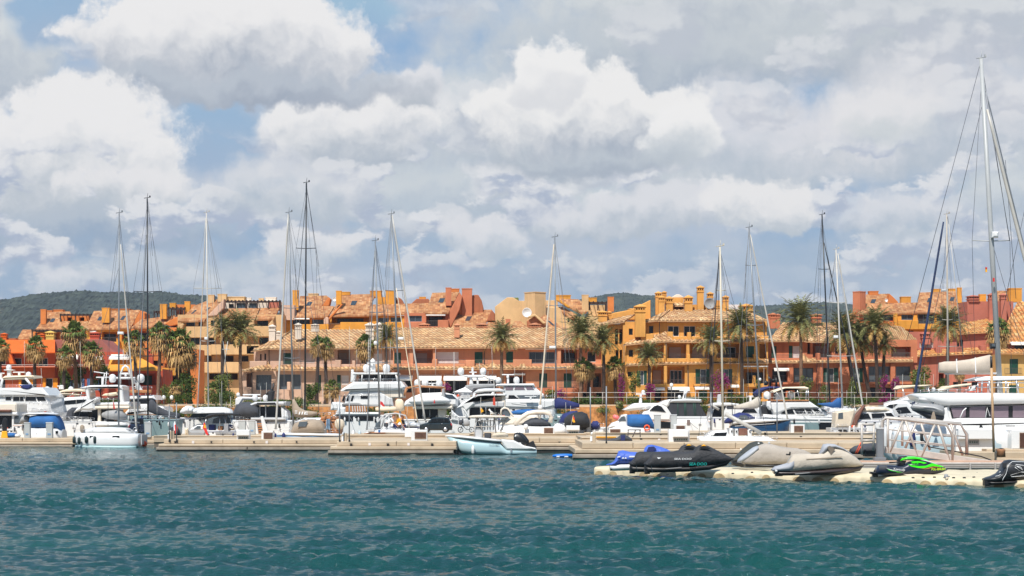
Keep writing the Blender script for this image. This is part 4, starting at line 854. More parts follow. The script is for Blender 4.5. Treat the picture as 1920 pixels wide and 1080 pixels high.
# --- red salmon house
b = house('red salmon house with arched cellar openings behind bougainvillea, right of the golden house', 1570, 240)
b.facade(W_RSAL, 1440, 637, 1720, 680, 9, [('s', 1446, 649, 1456, 672), ('s', 1479, 648, 1486, 672), ('R', 1486.5, 649, 1501, 671), ('v', 1514, 643, 1519, 663), ('l', 1524, 643, 1560, 670, 'r'), ('w', 1565, 649, 1581, 663), ('w', 1590, 649, 1600, 663), ('s', 1632, 648, 1637, 662), ('R', 1637.5, 648, 1646, 672), ('l', 1671, 650, 1708, 669, 'r')])
b.facade(W_RSAL, 1440, 678, 1712, 775, 10, [('d', 1448, 692, 1476, 717), ('g', 1488, 690, 1525, 717), ('p', 1544, 690, 1572, 717), ('p', 1596, 690, 1618, 717), ('h', 1629, 687, 1669, 716), ('h', 1680, 687, 1707, 714), ('a', 1450, 728, 1474, 750), ('a', 1490, 728, 1506, 750), ('a', 1629, 726, 1652, 748), ('a', 1660, 727, 1678, 748)], off=-1.0)
b.tiles(TILEB, (1440, 639.5), (1640, 638.5), (1604, 605), (1468, 605), run=7); b.tiles(TILEB, (1510, 640), (1570, 640), (1545, 616), (1530, 616), off=-1.0, run=4); b.tiles(TILEB, (1604, 606), (1640, 638.5), (1720, 638), (1690, 612), off=1.0, run=5)
b.tiles(TILEB, (1440, 679.5), (1712, 677), (1712, 670), (1440, 673), off=-1.8, run=1.5, shear=.3); b.tiles(TILEB, (1505, 679), (1520, 679), (1508, 664), (1505, 664), off=-1.9, run=1.4, shear=0)
b.railing(1444, 665, 1500, 671.5, -.9); b.railing(1537, 664, 1560, 671, -.9); b.railing(1596, 665, 1622, 671, -.9); b.railing(1646, 664, 1672, 671, -.9); b.railing(1672, 662, 1706, 671, -.9); b.rect('balcony', W_RSAL, 1440, 671.5, 1504, 677, 1.0, -1.0); b.rect('balcony', W_RSAL, 1531, 662, 1538, 677, 1.1, -1.05); b.rect('balcony', W_RSAL, 1560, 661, 1566, 677, 1.1, -1.05); b.rect('balcony', W_RSAL, 1540, 671, 1712, 676.5, 1.0, -1.0); b.rect('balcony', W_RSAL, 1622, 662, 1640, 676, 1.1, -1.05)
for x, w in ((1477, 11), (1533, 10), (1573, 20), (1619, 9), (1670, 9)): b.rect('column', W_RSAL, x, 681, x + w, 720, .5, -1.45)
for x0, x1 in ((1448, 1476), (1488, 1512), (1544, 1578), (1630, 1668), (1680, 1708)): b.railing(x0, 704, x1, 716, -1.1)
b.awning(1448, 689, 1476, 693, .8, -1.1); b.rect('awning_box', AWN, 1520, 641.5, 1564, 643, .4, -.6, 0); b.rect('balcony', W_RSAL, 1440, 717, 1712, 721, .4, -1.4)
for x0, x1, yt, yb in ((1439, 1446, 588, 612), (1443, 1455, 586, 616), (1454, 1463, 588, 616), (1520, 1540, 588, 606), (1590, 1599, 588, 606), (1599, 1610, 589, 606)): b.chimney(W_RSAL, x0, x1, yt, yb, off=5)

# --- back right: orange and yellow terraces
b = house('orange and yellow apartment house with a square stair tower and roof windows, back right', 1690, 272)
b.facade(W_ORB, 1600, 586, 1677, 770, 9, [('b', 1613, 591, 1640, 602), ('b', 1650, 590, 1676, 601), ('d', 1664, 619, 1676, 632)])
b.facade(W_OCH, 1676, 586, 1800, 770, 9, [('b', 1690, 590, 1712, 600), ('b', 1721, 589, 1752, 608), ('k', 1690, 620, 1713, 633), ('b', 1756, 590, 1772, 602), ('b', 1800 - 14, 588, 1799, 602)], off=-.4)
b.slope(TILEO, [(1606, 588), (1623, 569), (1724, 567), (1721, 586)], off=-.8, yb=588); b.slope(TILEO, [(1622, 571), (1624, 552), (1667, 550.5), (1672, 555), (1665, 569)], off=2.0, yb=571); b.slab('gable_wall', W_ORB, [(1665, 570), (1668, 551), (1674, 556), (1684, 566), (1684, 571)], 2, 2.2)
b.slope(TILEO, [(1719, 586), (1723, 548.5), (1792, 546), (1796, 552), (1786, 586)], off=-.8, yb=586); b.slope(TILEO, [(1780, 586), (1790, 566), (1830, 566), (1826, 586)], off=-.7, yb=586)
b.block(W_RSAL, 1602.5, 546, 1623, 600, off=0, rot=R(35)); b.block(W_ORB, 1630, 545.5, 1647, 553, off=4.5); b.block(W_YEL, 1690, 556, 1708, 570, off=4.5); b.block(W_YEL, 1749, 541.5, 1764, 550, off=6); b.block(W_YEL, 1795.5, 539, 1803.5, 568, off=1.5); b.block(W_YEL, 1779, 541, 1792, 548, off=6)
b.skylight([(1632, 568), (1640, 568), (1643, 561), (1635, 561)], off=2.0, yb=571); b.skylight([(1738, 566), (1745, 566), (1748, 558.5), (1741, 558.5)], off=-.8, yb=586); b.skylight([(1780, 564), (1788, 564), (1790, 557), (1783, 557)], off=-.8, yb=586)
b.dish(1662, 563, 3, off=1.6); b.rect('balcony', W_OCH, 1684, 601, 1722, 617.5, 1.4, -1.6); b.rect('balcony', W_OCH, 1722, 607, 1762, 617.5, 1.3, -1.5); b.railing(1722, 598, 1750, 607, -1.4); b.rect('balcony', W_OCH, 1684, 633, 1732, 652, 1.4, -1.6); b.rect('balcony', W_ORB, 1612, 604, 1676, 618, 1.3, -1.2); b.rect('column', W_OCH, 1677, 588, 1683, 700, 1.0, -1.3)

# --- pink house, far right, and its neighbour
b = house('dusty pink house with pyramid topped chimneys and a mottled orange roof, behind the big catamaran', 1790, 246)
b.facade(W_DPNK, 1692, 622, 1872, 672, 8, [('k', 1794, 637, 1799, 660), ('k', 1800, 637, 1806, 660), ('r', 1724, 642, 1750, 652), ('w', 1774, 640, 1781, 660)], off=.8); b.facade(W_DPNK, 1706, 664, 1884, 775, 9, [('k', 1787, 716, 1797, 728), ('k', 1804, 716, 1814, 726), ('k', 1822, 716, 1834, 726), ('v', 1760, 700, 1770, 720)], off=-.6)
b.tiles(TILEY, (1776, 627), (1876, 621), (1884, 592), (1806, 606), off=.2, run=5, shear=.6); b.tiles(TILEY, (1712, 668), (1876, 659.5), (1868, 648), (1716, 655), off=-1.3, run=2.6, shear=.6)
b.facade(W_DPNK, 1814, 565, 1900, 640, 5, [], off=6.2); b.chimney(W_DPNK, 1813, 1835, 553, 566, off=6.6); b.chimney(W_DPNK, 1852.5, 1866, 549, 610, off=4.6); b.chimney(W_DPNK, 1874.5, 1887, 549.5, 612, off=4.4); b.block(W_OCH, 1837, 551.5, 1849, 566, off=10); b.chimney(W_DPNK, 1726, 1744, 622, 646, off=.6)
b.rect('balcony', W_DPNK, 1755, 652, 1766, 664, 1.2, -.6); b.rect('balcony', W_DPNK, 1780, 650, 1806, 662, 1.2, -.6); b.railing(1796, 651, 1806, 660, -.7); b.rect('balcony', W_DPNK, 1838, 648, 1850, 660, 1.2, -.6)

b = house('yellow house with one green shutter under a steep orange barrel roof, at the right edge', 1910, 242)
b.facade(W_PYEL, 1872, 664, 2010, 775, 9, [('s', 1893, 673, 1909, 701), ('k', 1930, 673, 1946, 701), ('s', 1892, 722, 1906, 745)], off=-1); b.facade(W_DPNK, 1868, 640, 2010, 668, 8, [('d', 1902, 648, 1924, 666), ('k', 1880, 650, 1890, 664)], off=.8)
b.tiles(TILEY, (1868, 643), (2010, 643), (1990, 563), (1908, 566), off=.2, run=9, shear=.1); b.tiles(TILEY, (1866, 662), (2010, 664), (2010, 656), (1866, 654), off=-1.8, run=1.6, shear=.2)
b.railing(1884, 690, 1916, 701, -1.5); b.railing(1886, 655, 1925, 662, -.4); b.awning(1894, 640, 1925, 644, 1.2, .6)
b.slope(TILEO, [(1860, 575), (1866, 545), (1906, 545), (1900, 566), (1888, 575)], off=14, yb=575); b.block(W_YEL, 1893, 540, 1916, 566, off=13); b.skylight([(1886, 560), (1893, 560), (1895, 554), (1888, 554)], off=14, yb=575)

# --- stone retaining wall of the promenade, its rail and lamps
rw = MB()
for i in range(40): x = -70 + i * 3.5; rw.box((x, 225.02 - .05 * (i % 3), .0), (x + 3.5, 225.4, GZ - .25 + .12 * math.sin(i * 1.7)))
tag(rw.build('retaining_wall', STONE), 'ochre rubble stone wall holding up the planted promenade', 'wall')
# ------------------------------------------------------------------ vegetation
def frond(mb, rn, L, az, el, droop, nl=20, leaf=.52, width=.06):
    """one feather leaf: a drooping midrib with two ranks of narrow leaflets"""
    p = Vector((0, 0, 0)); ca, sa = math.cos(az), math.sin(az); pts = []; e = el
    for i in range(nl + 1):
        pts.append((p.copy(), e)); t = i / nl
        d = Vector((ca * math.cos(e), sa * math.cos(e), math.sin(e))); p += d * (L / nl); e -= droop / nl * (.35 + 1.3 * t)
    side = Vector((-sa, ca, 0))
    for i in range(nl):
        a, b = pts[i][0], pts[i + 1][0]; w = .03 * (1 - i / nl) + .008
        mb.add([a - side * w, a + side * w, b + side * w * .8, b - side * w * .8], [(0, 1, 2, 3)])
        if i < 2: continue
        t = i / nl; ll = leaf * math.sin(math.pi * min(1, .18 + t * .86)) * rn.uniform(.8, 1.15) + .06; fw = (b - a).normalized()
        for sgn in (-1, 1):
            d = (side * sgn * .75 + fw * .62 + Vector((0, 0, rn.uniform(-.5, .25)))).normalized() * ll; q = fw * width
            mb.add([a, a + q * 1.4, a + d * .6 + q * .9, a + d, a + d * .55 - q * .2], [(0, 1, 2, 3, 4)])
def fan(mb, rn, base, az, el, pet, rad, nb=13, sag=.5):
    """one palmate leaf on its stalk"""
    d = Vector((math.cos(az) * math.cos(el), math.sin(az) * math.cos(el), math.sin(el))); side = Vector((-math.sin(az), math.cos(az), 0)); up = side.cross(d) * -1
    c = base + d * pet; mb.add([base - side * .03, base + side * .03, c + side * .02, c - side * .02], [(0, 1, 2, 3)])
    for i in range(nb):
        a = (i / (nb - 1) - .5) * R(210) + rn.uniform(-.05, .05); r = rad * (1 - .25 * abs(a) / R(105)) * rn.uniform(.85, 1.1)
        b = d * math.cos(a) + side * math.sin(a); n = b.cross(up).normalized(); m = c + b * r * .55 + up * .04; t = c + b * r + Vector((0, 0, -sag * r * rn.uniform(.5, 1.3)))
        w = rad * .085; mb.add([c, m - n * w, t, m + n * w], [(0, 1, 2, 3)])
def palm_meshes():
    D, W = [], []
    for k in range(4):
        rn = random.Random(40 + k); g = MB(); o = MB()
        for i in range(72):
            q = i / 71; az = i * 2.39996 + rn.uniform(-.25, .25); el = R(86 - 112 * q ** 1.05 + rn.uniform(-7, 7))
            frond(g if q < .8 or rn.random() < .4 else o, rn, rn.uniform(2.5, 3.1) * (1 if q < .85 else .85), az + (R(18) if k % 2 else 0), el, R(58 + 40 * q + rn.uniform(-10, 22)))
        f = MB()
        for i in range(9):
            az = i * .7 + rn.random(); b = Vector((math.cos(az) * rn.uniform(.3, .7), math.sin(az) * rn.uniform(.3, .7), rn.uniform(-.55, .0)))
            for j in range(60): c = b + Vector((rn.gauss(0, .11), rn.gauss(0, .11), rn.gauss(-.12, .17))); f.add([c, c + Vector((.07, 0, .02)), c + Vector((.03, .03, .08))], [(0, 1, 2)])
        D.append([x.build(n, m) for x, n, m in ((g, 'crown', LEAFD), (o, 'dead_fronds', LEAFO), (f, 'blossom_or_fruit', FRUIT))])  # the third mesh is the orange date fruit, in loose clusters
    for k in range(3):
        rn = random.Random(80 + k); g = MB(); o = MB()
        for i in range(26):
            q = i / 25; fan(g, rn, Vector((0, 0, .1)), i * 2.39996 + rn.uniform(-.2, .2), R(86 - 84 * q + rn.uniform(-8, 8)), rn.uniform(.7, 1.1), rn.uniform(.6, .8), sag=.25 + .5 * q)
        for i in range(58):
            q = i / 57; fan(o, rn, Vector((0, 0, .02 - .5 * q)), i * 2.39996 + rn.uniform(-.3, .3), R(24 - 74 * q + rn.uniform(-14, 14)), rn.uniform(.55, .95), rn.uniform(.6, .85), nb=9, sag=.75)
        W.append([x.build(n, m) for x, n, m in ((g, 'crown', LEAFF), (o, 'dead_fronds', LEAFS))])
    return D, W
PD, PW = palm_meshes()
USED = set()
def palm(kind, x, yc, rpx, yb, Y, label, lean=0.0, tr=.2, v=0):
    """kind 'date' (feather leaves) or 'fan'; yc: height of the crown's heart in the photograph, rpx its radius in pixels"""
    top = P(x, yc, Y); bot = P(x + lean, yb, Y); bot.z = min(bot.z, GZ + .05) if Y > 226 else bot.z
    t = thing('date_palm' if kind == 'date' else 'fan_palm', label, 'palm tree', bot, 'palm trees along the promenade')
    rn = random.Random(int(x)); mb = MB(); rg = []; n = 26
    for i in range(n + 1):
        q = i / n; c = bot.lerp(top, q) + Vector((math.sin(q * 3 + x) * .07, 0, 0)) * min(1, q * 3)
        r = tr * (1.25 - .4 * q + (.35 if q < .05 else 0) + (.45 * max(0, q - .86) / .14 if kind == 'date' else .12 * max(0, q - .8) / .2)) * (1.06 if i % 2 else .95)
        rg.append([c + Vector((math.cos(a) * r, math.sin(a) * r, 0)) for a in [2 * math.pi * j / 9 for j in range(9)]])
    mb.rings(rg).build('trunk', TRUNK if int(x) % 5 else TRUNKP, t)
    for src in (PD[v % 4] if kind == 'date' else PW[v % 3]):
        if src.name in USED: o = src.copy(); C.objects.link(o)
        else: o = src; USED.add(src.name)
        o.parent = t; o.location = top - bot; k = rpx * PM(Y) / (2.5 if kind == 'date' else 1.9); o.scale = (k, k, k); o.rotation_euler = (0, 0, x * .37); ORG[o.name] = Vector(bot)
    return t
DATE = [(418, 619, 36, 0, 'date palm in front of the beige apartment block, left one of the pair'), (450, 621, 46, 3, 'date palm with long windblown fronds before the beige block, right of the pair'),
    (725, 634, 34, 0, 'date palm between the pale pink and the salmon house, beside the tall white chimney'), (940, 636, 40, 3, 'lone date palm with orange fruit against the long salmon roof'),
    (1090, 628, 48, -1, 'large date palm with orange fruit beside the right end of the salmon roof'), (1131, 642, 38, 0, 'slim date palm against the left wing of the golden house'),
    (1217, 668, 33, 1, 'short date palm before the loggias of the golden house'), (1334, 641, 40, -1, 'date palm in front of the golden house, left of the taller one'),
    (1388, 612, 46, 4, 'tall date palm before the right side of the golden house'), (1500, 604, 54, 4, 'tall date palm with fruit in front of the red salmon house roof'),
    (1584, 628, 52, 20, 'leaning date palm behind the white mast and the blue sail cover'), (1612, 640, 46, 22, 'bushy date palm just right of the white mast'),
    (1641, 614, 46, 4, 'date palm in front of the orange wall of the back right house, taller of two'), (1657, 648, 30, -1, 'smaller date palm right beside a taller one before the red salmon house'), (1777, 612, 46, -2, 'date palm in front of the pink house left of the big catamaran mast')]
for i, (x, y, r, ln, lb) in enumerate(DATE): palm('date', x, y, r, 757, 231 + (i % 3), lb, ln, .2, i)
FAN = [(2, 655, 26, 'fan palm cut by the left edge of the picture'), (66, 652, 30, 'fan palm with a thick straw skirt before the bright orange house'), (140, 632, 38, 'tallest fan palm on the left, in front of the mauve house'),
    (122, 668, 26, 'small fan palm with mostly dead fronds left of the tallest one'), (173, 664, 32, 'broad fan palm with hanging straw skirt right of the tallest one'), (252, 644, 32, 'fan palm behind the first grey mast'),
    (300, 632, 36, 'fan palm behind the black mast with green top fronds'), (336, 650, 46, 'big fan palm with a wide straw skirt and thick trunk beside the beige block'), (354, 672, 26, 'smaller fan palm half hidden behind the big straw skirted one'),
    (596, 648, 24, 'left of two twin fan palms before the pale pink house'), (611, 652, 26, 'right of two twin fan palms before the pale pink house'), (685, 650, 30, 'fan palm with golden skirt behind the three deck yacht'),
    (1092, 690, 26, 'low fan palm with bright fronds before the salmon house'), (1104, 694, 20, 'fan palm tucked behind the low bright one at the salmon house'), (1153, 690, 28, 'low fan palm before the left wing of the golden house'), (1872, 624, 36, 'fan palm behind the thick mast of the catamaran'), (1800, 700, 16, 'young fan palm low beside the pink house')]
for i, (x, y, r, lb) in enumerate(FAN): palm('fan', x, y, r, 757, 232.2 + (i % 3) * .8, lb, (i % 3) * 3 - 3, .34 if x == 336 else .2, i)
palm('fan', 622, 730, 24, 768, 229, 'young bright green fan palm behind the stern of the wooden railed yacht', 0, .16, 1)
palm('fan', 330, 728, 20, 762, 229, 'young fan palm under the big straw skirted palm', 2, .16, 2)
palm('fan', 400, 735, 24, 764, 230, 'dusty young fan palm at the foot of the beige block', 2, .15, 0)
def bush(label, x, yc, rx, ry, Y, m=SHRUB, n=700, size=.2, seed=1, cat='shrub', name='shrub', flower=None, rd=None, group='shrubs along the promenade'):
    """leaf clumps spread through an uneven volume, with stems underneath"""
    rn = random.Random(seed + int(x)); k = PM(Y); c = P(x, yc, Y); A, B = rx * k, ry * k; D = rd or min(A, 1.6)
    t = thing(name, label, cat, (c.x, c.y, GZ if Y > 225.3 else c.z - B), group)
    lobes = [(rn.uniform(-.6, .6), rn.uniform(-.6, .6), rn.uniform(-.55, .65), rn.uniform(.35, .6)) for _ in range(9)]; mbs = [MB(), MB()]
    for i in range(n):
        lx, ly, lz, lr = lobes[i % 9]; d = Vector((rn.gauss(0, 1), rn.gauss(0, 1), rn.gauss(0, 1))).normalized() * lr * rn.uniform(.55, 1.05)
        p = c + Vector(((lx + d.x) * A, (ly + d.y) * D, (lz + d.z) * B)); s_ = size * rn.uniform(.6, 1.4)
        u = Vector((rn.gauss(0, 1), rn.gauss(0, 1), rn.gauss(0, .7))).normalized(); v = u.cross(Vector((rn.gauss(0, 1), rn.gauss(0, 1), rn.gauss(0, 1)))).normalized() * .45
        mbs[1 if flower and (ly + d.y < .3 and rn.random() < .8) else 0].add([p - u * s_ * .5, p + v * s_ * .5, p + u * s_ * .5, p - v * s_ * .5], [(0, 1, 2, 3)])
    if mbs[0].v: mbs[0].build('foliage', m, t)
    if flower and mbs[1].v: mbs[1].build('blossom_or_fruit', flower, t)
    mb = MB(); b = Vector((c.x, c.y, (GZ if Y > 225.3 else c.z - B) - .1))
    for i in range(5): mb.tube([b, b + Vector((rn.uniform(-.5, .5) * A, 0, (c.z - b.z) * 1.0))], .035, 5)
    mb.build('stem', TRUNK, t); return t
for i, (x0, x1, y0, y1, lb) in enumerate(((1060, 1150, 742, 757, 'clipped green hedge before the cellar arches of the salmon house'), (1152, 1240, 741, 757, 'clipped hedge under the bougainvillea left of the golden house'), (1242, 1335, 742, 757, 'clipped hedge along the foot of the golden house'), (1337, 1442, 740, 757, 'clipped hedge right of the white sail mast'),
        (1444, 1560, 744, 758, 'clipped hedge before the left half of the red salmon house'), (1562, 1700, 744, 758, 'clipped hedge before the right half of the red salmon house'), (310, 372, 740, 760, 'untidy hedge below the big fan palm on the left'), (374, 470, 735, 760, 'tall dark hedge before the beige block'), (470, 610, 748, 760, 'low hedge before the pale pink house'), (640, 760, 748, 760, 'low hedge behind the three deck yacht'), (90, 310, 744, 762, 'hedge behind the left hand yachts'))):
    bush(lb, (x0 + x1) / 2, (y0 + y1) / 2 + 4, (x1 - x0) / 2 * .9, (y1 - y0) * .8, 228.5, HEDGE, int((x1 - x0) * 26), .2, i, 'hedge', 'hedge', rd=.9, group='hedges')
for i, (x0, x1, lb) in enumerate(((95, 240, 'dark creeper over the quay wall behind the left hand yachts'), (240, 335, 'dark creeper over the quay wall behind the charcoal sail cover'), (335, 450, 'dark creeper over the quay wall behind the long white boat cover'), (450, 620, 'dark creeper over the quay wall behind the silver winged yacht'), (620, 780, 'dark creeper over the quay wall behind the three deck yacht'), (780, 940, 'dark creeper over the quay wall behind the yachts with white domes'), (940, 1092, 'dark creeper over the quay wall behind the navy boom cover'), (1190, 1330, 'dark creeper over the quay wall behind the black screened yacht'), (1330, 1480, 'dark creeper over the quay wall behind the navy sailing yacht'), (1480, 1640, 'dark creeper over the quay wall behind the blue boom cover'), (1640, 1790, 'dark creeper over the quay wall behind the arched window cruiser'))):
    bush(lb, (x0 + x1) / 2, 773, (x1 - x0) / 2 * .85, 19, 224.2, HEDGE, int((x1 - x0) * 22), .28, 50 + i, 'creeper', 'creeper', rd=.5, group='creepers on the quay wall')
bush('purple bougainvillea climbing between two palms left of the golden house', 1166, 722, 8, 30, 229.5, SHRUB, 1100, .17, 2, 'flowering shrub', 'bougainvillea', BOUG)
bush('dense magenta bougainvillea bush beside the lamp at the golden house', 1216, 730, 16, 15, 229.5, SHRUB, 1100, .17, 3, 'flowering shrub', 'bougainvillea', BOUG)
bush('round magenta bougainvillea on the wall of the golden house beside the white mast', 1352, 722, 18, 26, 231, SHRUB, 1800, .17, 4, 'flowering shrub', 'bougainvillea', BOUG)
bush('magenta bougainvillea at the foot of the palms before the red salmon house', 1657, 722, 12, 20, 230, SHRUB, 1100, .17, 5, 'flowering shrub', 'bougainvillea', BOUG)
bush('magenta bougainvillea column near the right end of the red salmon house', 1679, 722, 10, 17, 230, SHRUB, 900, .17, 6, 'flowering shrub', 'bougainvillea', BOUG)
bush('low magenta bougainvillea mound behind the white cruisers', 1660, 748, 14, 9, 228, SHRUB, 800, .17, 7, 'flowering shrub', 'bougainvillea', BOUG)
bush('small magenta bougainvillea behind the navy sail cover', 1052, 738, 12, 10, 229, SHRUB, 700, .16, 8, 'flowering shrub', 'bougainvillea', BOUG)
bush('purple bougainvillea behind the yacht with three white domes', 838, 728, 10, 9, 229, SHRUB, 600, .16, 9, 'flowering shrub', 'bougainvillea', BOUG)
bush('spiky yellow green shrub behind the white flybridge yacht', 1030, 742, 14, 14, 229.5, SHRUB, 700, .22, 10)
bush('green shrub between the bougainvilleas left of the golden house', 1190, 722, 13, 26, 230, SHRUB, 1200, .2, 11)
bush('loose feathery shrub before the red salmon house left of the black mast', 1512, 726, 15, 28, 229.5, SHRUB, 1000, .2, 12)
bush('low golden shrub at the black mast', 1548, 738, 12, 16, 229.5, SHRUB, 700, .2, 13); bush('tall bright green shrub behind the forestay of the white mast', 1602, 730, 14, 30, 229.5, SHRUB, 1300, .2, 14)
bush('small potted looking shrub before the arches of the golden house', 1422, 722, 6, 16, 229.5, SHRUB, 400, .16, 15); bush('wide green shrub mass left of the pink house', 1728, 715, 24, 38, 236, SHRUB, 2600, .24, 16)
bush('dark shrub at the foot of the pink house', 1765, 730, 16, 22, 235, HEDGE, 1000, .22, 17); bush('round dark green bush before the pale pink house', 587, 740, 16, 24, 229, HEDGE, 2200, .2, 18)
bush('ivy grown dark tree against the mauve house', 122, 716, 15, 34, 236, HEDGE, 2800, .22, 19, 'tree', 'ivy_tree'); bush('dark tree in the shade of the mauve house, right of the ivy tree', 150, 700, 14, 22, 236.5, HEDGE, 1800, .22, 20, 'tree', 'ivy_tree'); bush('dark bushy tree under the broad fan palm', 190, 706, 16, 24, 236, HEDGE, 1800, .22, 21, 'tree', 'ivy_tree')
bush('brownish green thicket before the beige block', 420, 728, 26, 30, 231, SHRUB, 2400, .22, 22); bush('green thicket between the fan palms left of the beige block', 352, 724, 20, 28, 232, HEDGE, 2000, .22, 23); bush('green thicket behind the young fan palm', 318, 738, 16, 22, 231, SHRUB, 1500, .2, 24)
bush('reddish low plants at the pale pink house', 560, 752, 14, 9, 228.6, SHRUB, 500, .18, 25); bush('dry grass tuft on the stone wall right of the salmon house', 1132, 768, 16, 10, 224.4, SHRUB, 600, .18, 26); bush('bushy plant hanging over the stone wall', 1160, 762, 12, 12, 224.6, SHRUB, 600, .18, 27); bush('green plant over the wall behind the covered cruiser', 1322, 766, 12, 12, 224.4, HEDGE, 700, .18, 28)
bush('scrub at the far left behind the flybridge yacht', 100, 742, 12, 12, 229, HEDGE, 700, .2, 29); bush('leafy clump behind the upturned white boat cover', 335, 775, 18, 12, 224.2, HEDGE, 1200, .2, 30); bush('olive scrub above the quay behind the black canvas yacht', 452, 756, 26, 12, 226, SHRUB, 1200, .2, 31)
# promenade railing, globe lamps
def prom_rail(label, x0, x1, ys, Y):
    t = T('promenade_railing', label, 'railing', (x0 + x1) / 2, max(ys) + 12, Y)
    t.tubes('rail', FRAMEW, [[(x0, y), (x1, y)] for y in ys], .022); t.tubes('post', FRAMEW, [[(x, min(ys)), (x, max(ys) + 16)] for x in np.arange(x0, x1 + 1, 45)], .022)
prom_rail('pale metal railing on the wall in front of the golden and red houses', 1040, 1730, (736, 745), 225.2); prom_rail('thin pale railing along the promenade behind the left hand boats', 315, 640, (758,), 225.2)
LG = 'globe lamps on the promenade'
for x, y, lb in ((307, 745, 'dark capped globe lamp left of the big fan palm trunk'), (322, 745, 'dark capped globe lamp touching the big fan palm trunk'), (1259, 722, 'white globe lamp beside the bougainvillea'), (1160, 757, 'short white bollard lamp above the stone wall')):
    t = T('globe_lamp', lb, 'street lamp', x, 770, 227.5, LG); t.tubes('post', FRAMED, [[(x, 772), (x, y + 4)]], .05); t.dome(x, y, 3.6, 0, 'globe'); 
# ------------------------------------------------------------------ piers, pontoons and quay furniture
def pier(label, x0, x1, yt, yw, Y, depth, step=11, segs=1):
    """concrete finger pier: raised deck set back from a lower ledge, grey fender beam under it, dark wet foot"""
    t = T('pier', label, 'pier', (x0 + x1) / 2, yw, Y); h = yw - yt; L = lambda f: yt + h * f; rn = random.Random(int(x0))
    kk = max(1, int((x1 - x0) / 90)); ww = (x1 - x0 - step) / kk; t.slabs('deck', CONC, [[(x0 + step + i * ww + .25, L(.36)), (x0 + step + (i + 1) * ww - .25, L(.36)), (x0 + step + (i + 1) * ww - .25, yt), (x0 + step + i * ww + .25, yt)] for i in range(kk)], depth, .75, .05); t.rect('ledge', CONC, x0, L(.37), x1, L(.62), depth + .6, .18, .06)
    n = max(1, int((x1 - x0) / 150)); w = (x1 - x0) / n
    t.slabs('fender_beam', CONCG, [[(x0 - 5 + i * w + .6, L(.9)), (x0 - 5 + (i + 1) * w - .6, L(.9)), (x0 - 5 + (i + 1) * w - .6, L(.66)), (x0 - 5 + i * w + .6, L(.66))] for i in range(n)], .5, 0, .06)
    t.rect('core', ALGAE_SHADE, x0 + 1, L(.5), x1, L(1.25), depth, .5, 0); t.rect('waterline', ALGAE_SHADE, x0 - 4, L(.88), x1 - 3, L(1.15), .4, .08, .02)  # near-black core paints the shade in the slot between ledge and beam
    return t
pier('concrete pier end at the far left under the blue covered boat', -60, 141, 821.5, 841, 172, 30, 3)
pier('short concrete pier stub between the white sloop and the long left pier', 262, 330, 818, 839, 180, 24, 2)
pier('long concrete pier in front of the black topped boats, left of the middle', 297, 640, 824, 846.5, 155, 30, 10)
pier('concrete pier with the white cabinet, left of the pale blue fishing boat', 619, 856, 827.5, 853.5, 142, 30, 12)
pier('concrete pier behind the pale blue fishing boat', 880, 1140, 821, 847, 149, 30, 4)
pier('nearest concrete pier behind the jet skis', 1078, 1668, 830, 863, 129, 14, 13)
for lb, x0, x1, y0, y1, Y, d in (('brown stained quay wall behind the long left pier', 288, 660, 817.5, 830, 168, 16), ('upper quay wall with the black car and the bicycle on it', 640, 900, 816, 834, 160, 14), ('quay wall behind the white arch cruiser', 880, 1120, 813.5, 830, 158, 14), ('lower middle quay wall behind the jet skis', 1090, 1680, 820.5, 838, 141, 12), ('upper middle quay wall below the blue covered cruiser', 1100, 1680, 812, 826, 156, 24)):
    t = T('quay_wall', lb, 'quay wall', (x0 + x1) / 2, y1, Y); t.rect('wall', CONC, x0, y0, x1, y1, d, 0, .06); t.rect('kerb', CONC, x0, y0 - .6, x1, y0 + 1.6, .5, -.06, .04); t.rect('foot', CONCD, x0 + 1, y1 - 2, x1 - 1, y1 + 40, 1.5, .1, 0)
t = T('quay_wall', 'right hand quay with the service cabinets beside the catamaran', 'quay wall', 1880, 870, 112); t.rect('wall', CONC, 1790, 847, 2060, 885, 4, 0, .06); t.rect('upper_block', CONC, 1850, 842, 2060, 857, 3, .8, .06); t.rect('ledge', CONC, 1868, 860, 2060, 872, 1, -.5, .05)
CG = 'black mooring cleats on the piers'
def cleat(x, y, Y, s=1.0):
    t = T('mooring_cleat', 'small black iron mooring cleat bolted to a concrete pier edge', 'cleat', x, y, Y, CG); k = s
    t.slabs('cleat', BLACK, [[(x - 2.6 * k, y - 5 * k), (x + 2.6 * k, y - 5 * k), (x + 2.6 * k, y - 3.6 * k), (x - 2.6 * k, y - 3.6 * k)], [(x - 1.3 * k, y - 1), (x + 1.3 * k, y - 1), (x + 1 * k, y - 3.6 * k), (x - 1 * k, y - 3.6 * k)], [(x - 2.4 * k, y), (x + 2.4 * k, y), (x + 2.4 * k, y - 1), (x - 2.4 * k, y - 1)]], .14, .2, .02)
for x, y, Y, k in ((328, 831, 155.3, .8), (396, 831, 155.3, .8), (476, 831, 155.3, .8), (556, 830.5, 155.3, .8), (658, 836, 142.4, .9), (727, 836, 142.4, .9), (810, 836, 142.4, .9), (714, 825, 159.8, .7), (1018, 824, 157.7, .7), (1049, 832.5, 149.3, .9), (1127, 831, 140.8, .9), (1239, 818, 155.6, .8), (1202, 826, 140.7, .9), (1134, 840, 129.6, 1.2), (1245, 837.5, 129.6, 1.2), (1373, 837.5, 129.6, 1.1), (1502, 838, 129.6, 1.2), (1502, 822, 140.8, .9), (1575, 819, 155.6, .8), (92, 831, 172.2, .7), (1435, 815, 155.6, .8)): cleat(x, y, Y, k)
SG = 'small pale number plates on the pier fronts'
